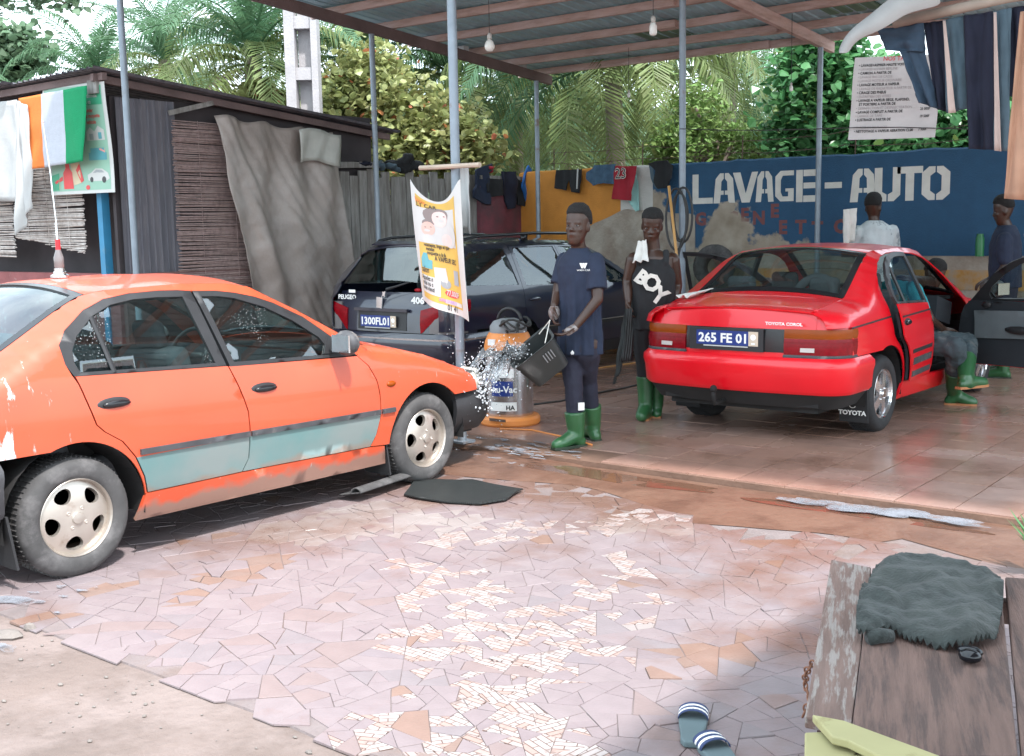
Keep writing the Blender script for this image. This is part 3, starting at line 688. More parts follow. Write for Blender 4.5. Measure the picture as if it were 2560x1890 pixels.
# reed blinds: rows of thin stalks
def reeds(axis, c0, c1, z0f, z1, fixed, m, parent, name, seed, bow=0.):
    r_ = random.Random(seed); B = MB(); z = z1
    while True:
        z -= r_.uniform(.011, .018)
        za = z0f(0); 
        if z < min(z0f(0), z0f(1)): break
        t0, t1 = 0., 1.
        if z0f(0) != z0f(1):
            tt = (z - z0f(0)) / (z0f(1) - z0f(0))
            if 0 < tt < 1:
                if z0f(0) > z0f(1): t0 = tt
                else: t1 = tt
        a = c0 + (c1 - c0) * t0 - r_.uniform(0, .03); b = c0 + (c1 - c0) * t1 + r_.uniform(0, .035); off = fixed + r_.gauss(0, .006); s = r_.gauss(0, .008)
        P = []
        for k in range(5):
            q = a + (b - a) * k / 4; zz = z + s * (k / 2 - 1) + r_.gauss(0, .002); P.append((q, off, zz) if axis == 'x' else (off + bow * math.sin(math.pi * k / 4), q, zz))
        B.tube(P, r_.uniform(.005, .0085), 4)
    for q in (.2, .5, .8):
        c = c0 + (c1 - c0) * q; zb = z0f(q)
        B.tube([(c, fixed - .008, zb), (c, fixed - .008, z1)] if axis == 'x' else [(fixed + .01, c, zb), (fixed + .01, c, z1)], .003, 4)
    o = wbuild(B, name, m, parent); o['kind'] = 'stuff'; return o
reeds('x', -12.05, -10.72, lambda t: 1.62 - .17 * t, 3.02, 6.50, 'reed', hut, 'reed_blind', 3)
reeds('x', -13.6, -12.12, lambda t: 1.42, 3.0, 6.50, 'reed', hut, 'reed_blind', 4)
reeds('y', 7.26, 8.75, lambda t: 1.0, 2.80, HX + .02, 'reed_brown', hut, 'reed_blind', 5)

# translucent brown tarpaulin over the far half of the hut wall
tm = mat('tarpaulin', (.30, .255, .228), .42, var=.25, scale=2.2, bump=.6, bscale=7, second=(.39, .35, .325), mask=(.45, .7), mscale=1.6)
B = MB(); NU, NV = 80, 60; vs = []; fs = []
for j in range(NV + 1):
    t = j / NV
    for i in range(NU + 1):
        u = i / NU; y0 = 7.72 + .10 * math.sin(t * 3) + 0.62 * max(0, t - .3) ** 1.2 ; y1 = 9.42 + .30 * t
        y = y0 + (y1 - y0) * u; z = (2.86 - .10 * u + .02 * math.sin(u * 20)) * (1 - t) + (.45 + .1 * u) * t
        fold = .05 * math.sin(u * 9 + t * 2.2 + 1.2 * math.sin(t * 2)) * (.3 + t) + .03 * math.sin(u * 23 + t * 5) * (1 - t * .5) + .10 * math.exp(-((u - .14 - .10 * t) / .07) ** 2) * math.sin(min(1, t * 2) * 1.57) + .05 * noise.noise(Vector((u * 5, t * 4, 3))) + .03 * abs(noise.noise(Vector((u * 11 - t * 6, t * 3, 9)))) + .02 * abs(noise.noise(Vector((u * 8 + t * 14, t * 6, 4))))
        vs.append((HX + .10 + .12 * t + fold, y, z))
for j in range(NV):
    for i in range(NU): a = j * (NU + 1) + i; fs.append((a, a + 1, a + NU + 2, a + NU + 1))
tarp = mkobj('tarpaulin', vs, fs, 'tarpaulin', None, True); tarp.modifiers.new('t', 'SOLIDIFY').thickness = .003
tag(tarp, 'creased brown plastic tarpaulin hung over the side of the hut', 'tarpaulin')
mat('clear_patch', (.42, .42, .38), .35, var=.2, scale=5)
B = MB(); vs = []; fs = []
for j in range(9):
    for i in range(13): u, t = i / 12, j / 8; vs.append((HX + .26 + .015 * math.sin(u * 14 + t * 3), 8.75 + .62 * u, 2.76 - .36 * t + .03 * math.sin(u * 5)))
for j in range(8):
    for i in range(12): a = j * 13 + i; fs.append((a, a + 1, a + 14, a + 13))
o = mkobj('plastic_patch', vs, fs, 'clear_patch', None, True); o.modifiers.new('t', 'SOLIDIFY').thickness = .003; tag(o, 'pale plastic sheet patched over the top of the brown tarpaulin', 'plastic sheet')

# ================================================================== concrete utility pole with openings
mat('concrete', (.34, .325, .33), .85, var=.12, scale=5, bump=.3, bscale=40)
cp = ond(772, 400, 15.6); pole = thing('concrete_pole', 'pale concrete utility pole with a ladder of square recesses behind the hut', 'utility pole', (cp.x, cp.y, 0), CA)
B = MB()
for s in (-1, 1): B.box((s * .15, 0, 3.6), (.085, .26, 7.2))
B.box((-.19, 0, 3.6), (.10, .262, 7.2))
z = .4
while z < 7.2: B.box((.01, 0, z), (.24, .20, .16)); z += .66
B.box((.03, .08, 3.6), (.24, .03, 7.19)); B.build('shaft', 'concrete', pole)
# ================================================================== cars
def carpaint(name, col, coat=.8, rough=.35, dirt=None, low=None, foamy=False, var=.09):
    m = mat(name, col, rough, var=var, scale=2.5, coat=coat, bump=.015, bscale=3); N, L, p = nodes_of(m)
    hv = [n for n in N if n.type == 'HUE_SAT'][0]; tc = [n for n in N if n.type == 'TEX_COORD'][0]; out = hv.outputs[0]
    sp = N.new('ShaderNodeSeparateXYZ'); L.new(tc.outputs['Object'], sp.inputs[0])
    if low:   # second paint below the rub strip
        st = N.new('ShaderNodeMath'); st.operation = 'LESS_THAN'; st.inputs[1].default_value = .535; L.new(sp.outputs[2], st.inputs[0])
        n2 = N.new('ShaderNodeTexNoise'); n2.inputs['Scale'].default_value = 3; n2.inputs['Detail'].default_value = 6; L.new(tc.outputs['Object'], n2.inputs['Vector'])
        cr = N.new('ShaderNodeValToRGB'); cr.color_ramp.elements[0].position = .35; cr.color_ramp.elements[0].color = (*low[0], 1); cr.color_ramp.elements[1].position = .65; cr.color_ramp.elements[1].color = (*low[1], 1); L.new(n2.outputs[0], cr.inputs[0])
        mx = N.new('ShaderNodeMix'); mx.data_type = 'RGBA'; L.new(st.outputs[0], mx.inputs[0]); L.new(out, mx.inputs[6]); L.new(cr.outputs[0], mx.inputs[7]); out = mx.outputs[2]
    if foamy:  # soap suds running down the rear quarter
        mp = N.new('ShaderNodeMapping'); mp.inputs['Scale'].default_value = (14, 14, 3.2); L.new(tc.outputs['Object'], mp.inputs['Vector'])
        n3 = N.new('ShaderNodeTexNoise'); n3.inputs['Scale'].default_value = 1.6; n3.inputs['Detail'].default_value = 7; n3.inputs['Roughness'].default_value = .65; L.new(mp.outputs[0], n3.inputs['Vector'])
        fy = N.new('ShaderNodeMapRange'); fy.inputs[1].default_value = .05; fy.inputs[2].default_value = -.5; fy.inputs[3].default_value = -.10; fy.inputs[4].default_value = .10; L.new(sp.outputs[1], fy.inputs[0])
        fz = N.new('ShaderNodeMapRange'); fz.inputs[1].default_value = .62; fz.inputs[2].default_value = .80; fz.inputs[3].default_value = .07; fz.inputs[4].default_value = 0; L.new(sp.outputs[2], fz.inputs[0])
        a1 = N.new('ShaderNodeMath'); a1.operation = 'ADD'; L.new(n3.outputs[0], a1.inputs[0]); L.new(fy.outputs[0], a1.inputs[1]); a2 = N.new('ShaderNodeMath'); a2.operation = 'ADD'; L.new(a1.outputs[0], a2.inputs[0]); L.new(fz.outputs[0], a2.inputs[1])
        st = N.new('ShaderNodeMapRange'); st.inputs[1].default_value = .615; st.inputs[2].default_value = .67; L.new(a2.outputs[0], st.inputs[0])
        mx = N.new('ShaderNodeMix'); mx.data_type = 'RGBA'; L.new(st.outputs[0], mx.inputs[0]); L.new(out, mx.inputs[6]); mx.inputs[7].default_value = (.55, .53, .53, 1); out = mx.outputs[2]
    if dirt:
        n4 = N.new('ShaderNodeTexNoise'); n4.inputs['Scale'].default_value = 6; n4.inputs['Detail'].default_value = 8; L.new(tc.outputs['Object'], n4.inputs['Vector'])
        dz = N.new('ShaderNodeMapRange'); dz.inputs[1].default_value = dirt[0]; dz.inputs[2].default_value = dirt[1]; dz.inputs[3].default_value = .42; dz.inputs[4].default_value = -.3; L.new(sp.outputs[2], dz.inputs[0])
        a1 = N.new('ShaderNodeMath'); a1.operation = 'ADD'; L.new(n4.outputs[0], a1.inputs[0]); L.new(dz.outputs[0], a1.inputs[1]); st = N.new('ShaderNodeMapRange'); st.inputs[1].default_value = .5; st.inputs[2].default_value = .72; st.inputs[4].default_value = .85; L.new(a1.outputs[0], st.inputs[0])
        mx = N.new('ShaderNodeMix'); mx.data_type = 'RGBA'; L.new(st.outputs[0], mx.inputs[0]); L.new(out, mx.inputs[6]); mx.inputs[7].default_value = (.20, .15, .12, 1); out = mx.outputs[2]
    L.new(out, p.inputs['Base Color']); return m
carpaint('orange_paint', (.52, .074, .028), rough=.45, coat=.45, dirt=(.20, .36), foamy=True); carpaint('orange_door_paint', (.52, .074, .028), rough=.45, coat=.45, low=((.165, .20, .195), (.10, .19, .188)), dirt=(.30, .42))
carpaint('red_paint', (.74, .002, .012), coat=.55); carpaint('navy_paint', (.008, .010, .026), coat=1.0, rough=.3); carpaint('grey_paint', (.05, .055, .06))
mat('black_plastic', (.022, .022, .024), .5, var=.15, scale=12, bump=.05); mat('worn_plastic', (.05, .05, .055), .6, var=.3, scale=9, second=(.22, .20, .19), mask=(.55, .72), mscale=7); mat('black_gloss', (.012, .012, .014), .2)
mat('underbody', (.018, .017, .017), .9, var=.3); mat('rubber', (.022, .022, .024), .75, var=.25, scale=25, bump=.1, bscale=60); mat('dusty_rubber', (.06, .058, .058), .8, var=.3, scale=12, bump=.1, second=(.11, .105, .105), mask=(.5, .65), mscale=8)
mat('alloy', (.50, .45, .40), .38, metal=.75, var=.1, scale=8, second=(.30, .20, .14), mask=(.60, .78), mscale=6); mat('alloy_clean', (.72, .72, .74), .22, metal=.9, var=.06, scale=8); mat('chrome', (.75, .75, .76), .12, metal=1.)
mat('seat_cloth', (.075, .075, .082), .9, var=.2, scale=30, bump=.1); mat('seat_light', (.35, .36, .38), .9, var=.15, scale=20); mat('lamp_red', (.21, .002, .007), .25, spec=.25, var=.2, scale=30); mat('lamp_amber', (.26, .05, .003), .25, spec=.25); mat('lamp_clear', (.55, .52, .45), .12, coat=.6); mat('lamp_pale', (.50, .45, .42), .2)
mat('plate_blue', (.012, .035, .19), .4); mat('plate_tan', (.58, .47, .36), .5); mat('white_print', (.80, .80, .78), .5); mat('door_card', (.022, .026, .032), .85); mat('door_cloth', (.13, .15, .16), .95)
def glassmat(name, tint, dens, drops=False):
    """thin car glass: mirror-like film over a tinted see-through sheet"""
    m = bpy.data.materials.new(name); m.use_nodes = True; t = m.node_tree; N = t.nodes; L = t.links; N.clear()
    o = N.new('ShaderNodeOutputMaterial'); g = N.new('ShaderNodeBsdfGlossy'); g.inputs['Roughness'].default_value = .02; g.inputs[0].default_value = (.9, .95, .95, 1); tr = N.new('ShaderNodeBsdfTransparent'); tr.inputs[0].default_value = (*tint, 1)
    fr = N.new('ShaderNodeFresnel'); fr.inputs[0].default_value = 1.62; mp = N.new('ShaderNodeMapRange'); mp.inputs[3].default_value = dens; mp.inputs[4].default_value = 1.; L.new(fr.outputs[0], mp.inputs[0])
    gb = N.new('ShaderNodeNewGeometry'); iv = N.new('ShaderNodeMath'); iv.operation = 'SUBTRACT'; iv.inputs[0].default_value = 1.; L.new(gb.outputs['Backfacing'], iv.inputs[1]); mm = N.new('ShaderNodeMath'); mm.operation = 'MULTIPLY'; L.new(mp.outputs[0], mm.inputs[0]); L.new(iv.outputs[0], mm.inputs[1]); ms = N.new('ShaderNodeMixShader'); L.new(mm.outputs[0], ms.inputs[0]); L.new(tr.outputs[0], ms.inputs[1]); L.new(g.outputs[0], ms.inputs[2]); last = ms.outputs[0]
    if drops:
        d = N.new('ShaderNodeBsdfDiffuse'); d.inputs[0].default_value = (.8, .83, .85, 1); tc = N.new('ShaderNodeTexCoord'); v = N.new('ShaderNodeTexVoronoi'); v.inputs['Scale'].default_value = 75; L.new(tc.outputs['Object'], v.inputs['Vector'])
        n = N.new('ShaderNodeTexNoise'); n.inputs['Scale'].default_value = 3.5; n.inputs['Detail'].default_value = 3; L.new(tc.outputs['Object'], n.inputs['Vector'])
        r1 = N.new('ShaderNodeMapRange'); r1.inputs[1].default_value = .52; r1.inputs[2].default_value = .66; r1.inputs[3].default_value = 0; r1.inputs[4].default_value = .17; L.new(n.outputs[0], r1.inputs[0])
        lt = N.new('ShaderNodeMath'); lt.operation = 'LESS_THAN'; L.new(v.outputs['Distance'], lt.inputs[0]); L.new(r1.outputs[0], lt.inputs[1]); mu = N.new('ShaderNodeMath'); mu.operation = 'MULTIPLY'; mu.inputs[1].default_value = .4; L.new(lt.outputs[0], mu.inputs[0])
        m2 = N.new('ShaderNodeMixShader'); L.new(mu.outputs[0], m2.inputs[0]); L.new(last, m2.inputs[1]); L.new(d.outputs[0], m2.inputs[2]); last = m2.outputs[0]
    L.new(last, o.inputs[0]); MATS[name] = m; return m
glassmat('car_glass', (.80, .87, .86), .05); glassmat('wet_glass', (.74, .84, .84), .10, True); glassmat('dark_glass', (.50, .58, .57), .05)

class Spec: pass
def sedan_spec():
    s = Spec()
    s.ZT = [(-.92, .94), (-.86, .965), (-.36, 1.03), (-.2, 1.11), (.1, 1.275), (.22, 1.33), (.35, 1.355), (.8, 1.368), (1.1, 1.355), (1.25, 1.33), (1.55, 1.185), (2.02, .935), (2.34, .878), (2.57, .822), (2.82, .747), (2.98, .69), (3.1, .65), (3.35, .58)]
    s.XE = [(-.9, .60), (-.36, .62), (.27, .545), (.8, .585), (1.18, .58), (2.02, .68), (2.6, .68), (3.05, .60), (3.35, .5)]
    s.S = [(.12, .88), (.22, .935), (.35, .975), (.5, .995), (.6, 1.0), (.75, .995), (.86, .975), (.93, .955)]
    s.RH = [(-.9, .10), (-.4, .10), (0, .09), (.4, .06), (1.1, .06), (1.9, .07), (2.2, .10), (3.3, .10)]
    s.CR = [(-.9, .02), (-.45, .03), (-.3, .06), (.2, .055), (.4, .045), (1.0, .045), (1.3, .06), (1.9, .085), (2.1, .05), (3.0, .03)]
    s.ZB = lambda y: .963 - .043 * y
    s.W, s.rear, s.front, s.rc, s.fc = .842, -.90, 3.32, .20, .47
    s.wb, s.tr, s.arch = 2.465, .79, (.37, .365); s.tumble = .39
    return s
def wagon_spec():
    s = Spec()
    s.ZT = [(-1.10, .88), (-1.05, .96), (-.98, 1.06), (-.72, 1.36), (-.62, 1.415), (-.4, 1.435), (.6, 1.455), (1.2, 1.44), (1.5, 1.40), (1.75, 1.30), (2.4, .97), (2.75, .91), (3.1, .83), (3.35, .74), (3.6, .62)]
    s.XE = [(-1.1, .66), (-.98, .64), (-.66, .55), (.6, .58), (1.5, .58), (2.4, .70), (3.1, .68), (3.6, .5)]
    s.S = [(.12, .9), (.22, .94), (.35, .975), (.5, .995), (.62, 1.), (.75, .995), (.86, .98), (.95, .955)]
    s.RH = [(-1.1, .08), (-.6, .07), (1.5, .06), (2.3, .07), (2.6, .10), (3.6, .10)]
    s.CR = [(-1.1, .05), (-.7, .045), (-.4, .035), (1.3, .035), (1.6, .06), (2.3, .085), (2.5, .05), (3.5, .03)]
    s.ZB = lambda y: .99 - .035 * y
    s.W, s.rear, s.front, s.rc, s.fc = .88, -1.08, 3.62, .28, .5
    s.wb, s.tr, s.arch = 2.70, .82, (.365, .365); s.tumble = .40
    return s
def WPf(s, y):
    w = s.W
    if y < .3: w -= .012 * min(1, (.3 - y))
    if y > s.wb - .25: w -= .03 * ((y - s.wb + .25) / .8) ** 1.5
    a = s.rear + s.rc
    if y < a: t = min(1, (a - y) / s.rc); w -= s.rc * .9 * (1 - max(0, 1 - t * t) ** .5)
    b = s.front - s.fc
    if y > b: t = min(1, (y - b) / s.fc); w -= .35 * (1 - max(0, 1 - t * t) ** .5)
    return w
def SX(s, y, z):
    zb = s.ZB(y); b = s.S[-1][0]
    if z <= zb: x = WPf(s, y) * ip(s.S, z - (zb - b))
    else: x = WPf(s, y) * s.S[-1][1] - s.tumble * (z - zb) - .10 * (z - zb) ** 2
    zt = ip(s.ZT, y); r = ip(s.RH, y); t = (z - (zt - r)) / r; xe = ip(s.XE, y)
    if t > 0: t = min(t, 1); x = xe + (x - xe) * (1 - t * t) ** .5
    return x
def ztop(s, x, y):
    xe = ip(s.XE, y); return ip(s.ZT, y) + ip(s.CR, y) * (1 - min(1, abs(x / xe)) ** 2.2)
def arc(cy, r, a0, a1, n=14, cz=.29): return [(cy + r * math.cos(R(a0 + (a1 - a0) * k / n)), cz + r * math.sin(R(a0 + (a1 - a0) * k / n))) for k in range(n + 1)]
def side(s, name, poly, sg, m, parent, holes=(), step=.05, thick=.010, off=0., origin=None):
    V, T = cdt(poly, holes, step)
    P = [(sg * (SX(s, y, z) + off), y, z) for y, z in V]
    return shell(name, P, T, (sg, 0, .05), thick, m, parent, origin)
def topp(s, name, y0, y1, m, parent, inset=.004, step=.055, thick=.010, off=0., fx=1., e0=None, e1=None):
    """panel between the two upper edge lines from y0 to y1; e0/e1 bend the ends"""
    n = max(4, int((y1 - y0) / step)); k = 14; P = []; T = []
    for j in range(n + 1):
        for i in range(k + 1):
            u = -1 + 2 * i / k; t = j / n; y = y0 + (y1 - y0) * t
            if e1: y += e1 * (1 - u * u) * t
            if e0: y += e0 * (1 - u * u) * (1 - t)
            xe = (ip(s.XE, y) - inset) * fx; x = u * xe; P.append((x, y, ztop(s, x, y) + off))
    for j in range(n):
        for i in range(k): a = j * (k + 1) + i; T += [(a, a + 1, a + k + 2), (a, a + k + 2, a + k + 1)]
    return shell(name, P, T, (0, 0, 1), thick, m, parent)
def wrap(s, u, z, end, off, tilt=0.):
    """plan path round the rear (end=-1) or front (end=1): u metres from the centre line; returns point on the body pushed out by off"""
    y_end = s.rear if end < 0 else s.front; rc = .20 if end < 0 else .30; w = s.W - (.025 if end < 0 else .07); sg = 1 if u >= 0 else -1; a = abs(u); bow = .05
    w0 = w - rc
    if a <= w0: x, y, nx, ny = a, bow * (a / w0) ** 2, 0, -1
    elif a <= w0 + rc * 1.5708: th = (a - w0) / rc; x, y, nx, ny = w0 + rc * math.sin(th), bow + rc * (1 - math.cos(th)), math.sin(th), -math.cos(th)
    else: x, y, nx, ny = w, bow + rc + (a - w0 - rc * 1.5708), 1, 0
    x += nx * off; y += ny * off; y += tilt * (z - .6)
    return Vector((sg * x, y_end - end * y if end > 0 else y_end + y, z))
def wrapgrid(s, name, u0, u1, z0, z1, end, prof, m, parent, thick=.02, nu=44, tilt=0., zedge=None):
    """strip round the end of the car; prof gives the push-out for t in 0..1 up the strip"""
    nz = len(prof) - 1; P = []; T = []
    for j, (tz, off) in enumerate(prof):
        for i in range(nu + 1):
            u = u0 + (u1 - u0) * i / nu; z = z0 + (z1 - z0) * tz
            if zedge: z += zedge(u, tz)
            P.append(wrap(s, u, z, end, off, tilt))
    for j in range(nz):
        for i in range(nu): a = j * (nu + 1) + i; T += [(a, a + 1, a + nu + 2), (a, a + nu + 2, a + nu + 1)]
    c = Vector((0, end, 0)) if u0 * u1 < 0 else Vector(((1 if u0 + u1 > 0 else -1) * .8, end, 0))
    return shell(name, P, T, c, thick, m, parent)
RIMS = {}
def make_wheel(parent, x, y, sg, r, kind, tyre='rubber', rr=.192, w=.185):
    """wheel faces +x before it is turned; rim is the part, tyre and hub cap its pieces"""
    key = (kind, r, tyre)
    if key not in RIMS:
        V = T = None; out = [(rr * math.cos(2 * math.pi * k / 48), rr * math.sin(2 * math.pi * k / 48)) for k in range(48)]; holes = []
        if kind == 'oval':
            for h in range(5):
                a = 2 * math.pi * h / 5 + math.pi / 2 + .3; ca, sa = math.cos(a), math.sin(a); hp = []
                for k in range(18): b = 2 * math.pi * k / 18; q, t = .124 + .035 * math.cos(b), .044 * math.sin(b) * (1 + .25 * math.cos(b)); hp.append((q * ca - t * sa, q * sa + t * ca))
                holes.append(hp)
            dish = lambda q: .012 - .03 * max(0, (q - .06) / .13) ** 2 + .006 * max(0, 1 - q / .05)
        elif kind == 'spoke':
            for h in range(5):
                a0 = 2 * math.pi * h / 5 + math.pi / 2 + .63; hp = []
                for q, b in ((.075, -.16), (.075, .16), (.120, .34), (.165, .42), (.168, .2), (.168, -.2), (.165, -.42), (.120, -.34)): hp.append((q * math.cos(a0 + b), q * math.sin(a0 + b)))
                holes.append(hp)
            dish = lambda q: .010 - .012 * (q / .19) ** 2
        else:
            for h in range(9):
                a0 = 2 * math.pi * h / 9; hp = [(q * math.cos(a0 + b), q * math.sin(a0 + b)) for q, b in ((.09, -.14), (.09, .14), (.155, .18), (.155, -.18))]; holes.append(hp)
            dish = lambda q: .01 - .02 * (q / .19) ** 2
        V, T = cdt(out, holes, .014)
        P = [(dish(math.hypot(a, b)), a, b) for a, b in V]
        rim = shell('wheel', P, T, (1, 0, 0), .022, 'alloy' if kind == 'oval' else 'alloy_clean', None)
        MX = Matrix.Rotation(R(90), 4, 'Y')
        B = MB(); ww = w / 2 + .02
        B.lathe([(rr - .004, .012), (rr + .02, .024), (rr + .055, .026), (r - .022, .018), (r - .004, -.002), (r, -.025), (r, -.16), (r - .006, -.18), (r - .03, -.195), (rr, -.19), (rr - .02, -.10), (rr - .012, -.02)], 56, MX, True)
        ty = B.build('tyre', tyre, rim, True)
        B = MB()      # tread blocks
        for k in range(70):
            a = 2 * math.pi * k / 70
            for zz, wd in ((-.035, .034), (-.075, .03), (-.115, .03), (-.152, .03)):
                c = Vector((zz, r * math.cos(a), r * math.sin(a))); B.box(c, (wd, .012, .004), Matrix.Rotation(a - math.pi / 2 + math.pi / 2, 3, 'X') )
        tag(B.build('tread', tyre, rim), None, kind='stuff')
        B = MB(); B.lathe([(.03, -.0), (.03, .018), (.026, .024), (0, .026)], 20, MX)
        for k in range(4):
            a = math.pi / 2 * k + .5; B.lathe([(.011, .005), (.011, .014), (.006, .016), (0, .01)], 8, Matrix.Translation((0, .052 * math.cos(a), .052 * math.sin(a))) @ MX)
        B.lathe([(rr - .016, -.03), (rr - .010, .006), (rr - .004, .016), (rr + .002, .010), (rr + .002, -.03)], 48, MX); B.build('hub_cap', 'alloy' if kind == 'oval' else 'chrome', rim)
        B = MB(); B.lathe([(.0, -.06), (.135, -.06), (.135, -.07), (0, -.07)], 24, MX); B.build('brake_disc', 'underbody', rim)
        RIMS[key] = rim; o = rim; o.parent = parent
    else: o = copytree(RIMS[key], parent)
    o.location = (sg * x, y, r); o.rotation_euler = (rnd.uniform(0, 6), 0, 0 if sg > 0 else math.pi); return o
def plate(parent, c, w, h, txt, rz=0., size=.098, spare='plate_tan'):
    pl = bpy.data.objects.new('number_plate', None)
    B = MB(); B.mi = 0; B.box((-w * .075, 0, 0), (w * .85, .006, h)); B.mi = 1; B.box((w * .425, 0, 0), (w * .15, .0062, h)); o = B.build('number_plate', ['plate_blue', spare], parent)
    o.location = c; o.rotation_euler = (0, 0, rz)
    v, f = text_mesh(txt, size, .003, 'CENTER', 1.0); xs = [a for a, _ in v]; k = w * .78 / (max(xs) - min(xs)); zs = [b for _, b in v]; kz = h * .70 / (max(zs) - min(zs))
    mx_, mz_ = (max(xs) + min(xs)) / 2, (max(zs) + min(zs)) / 2
    B = MB(); B.add([((a - mx_) * k - w * .075, -.0045, (b - mz_) * kz) for a, b in v], f); tag(B.build('plate_digits', 'white_print', o), None, kind='stuff')
    B = MB(); B.lathe([(.022, .0), (.022, .001), (0, .001)], 14, Matrix.Translation((w * .425, -.0035, .012)) @ Matrix.Rotation(R(90), 4, 'X')); B.box((w * .425, -.004, -h * .33), (.03, .001, .012)); B.build('plate_seal', 'white_print', o)
    B = MB(); B.box((-w * .02, -.004, -h / 2 - .008), (w * .72, .004, .008)); B.build('plate_frame', 'white_paint', o)
    return o
def emboss(parent, txt, c, size, name='badge', m='chrome', xs=1.2, rz=0., bold=.002):
    v, f = text_mesh(txt, size, bold, 'CENTER', xs); B = MB(); B.add([(a, -.002, b) for a, b in v], f); o = B.build(name, m, parent); o.location = c; o.rotation_euler = (0, 0, rz); return o

RS = [(.036, .971), (.05, .93), (.07, .86), (.11, .73), (.15, .69), (.24, .63), (.31, .54), (.36, .43), (.378, .345)]
MG = [(.925, .925), (.97, .81), (1.015, .67), (1.02, .56), (1.01, .41), (.97, .345)]
FS = [(1.872, .885), (1.95, .82), (2.0, .73), (2.02, .63), (2.02, .5), (1.985, .39), (1.94, .325)]
RWO = [(.036, .971), (.005, 1.029), (.001, 1.119), (.053, 1.185), (.185, 1.272), (.314, 1.318), (.464, 1.337), (.645, 1.342), (.757, 1.338), (.838, 1.33), (.916, .929)]
RWG = [(.072, .985), (.055, 1.03), (.062, 1.09), (.105, 1.152), (.217, 1.24), (.335, 1.288), (.479, 1.307), (.618, 1.309), (.775, 1.303), (.852, .950)]
FWO = [(.850, 1.329), (1.0, 1.322), (1.12, 1.305), (1.25, 1.275), (1.372, 1.233), (1.558, 1.14), (1.708, 1.022), (1.872, .892), (.939, .921)]
FWG = [(.895, 1.297), (1.0, 1.292), (1.105, 1.276), (1.287, 1.218), (1.461, 1.13), (1.62, 1.020), (1.662, .955), (1.652, .915), (.972, .943)]
sh = lambda P, d: [(a + d, b) for a, b in P]
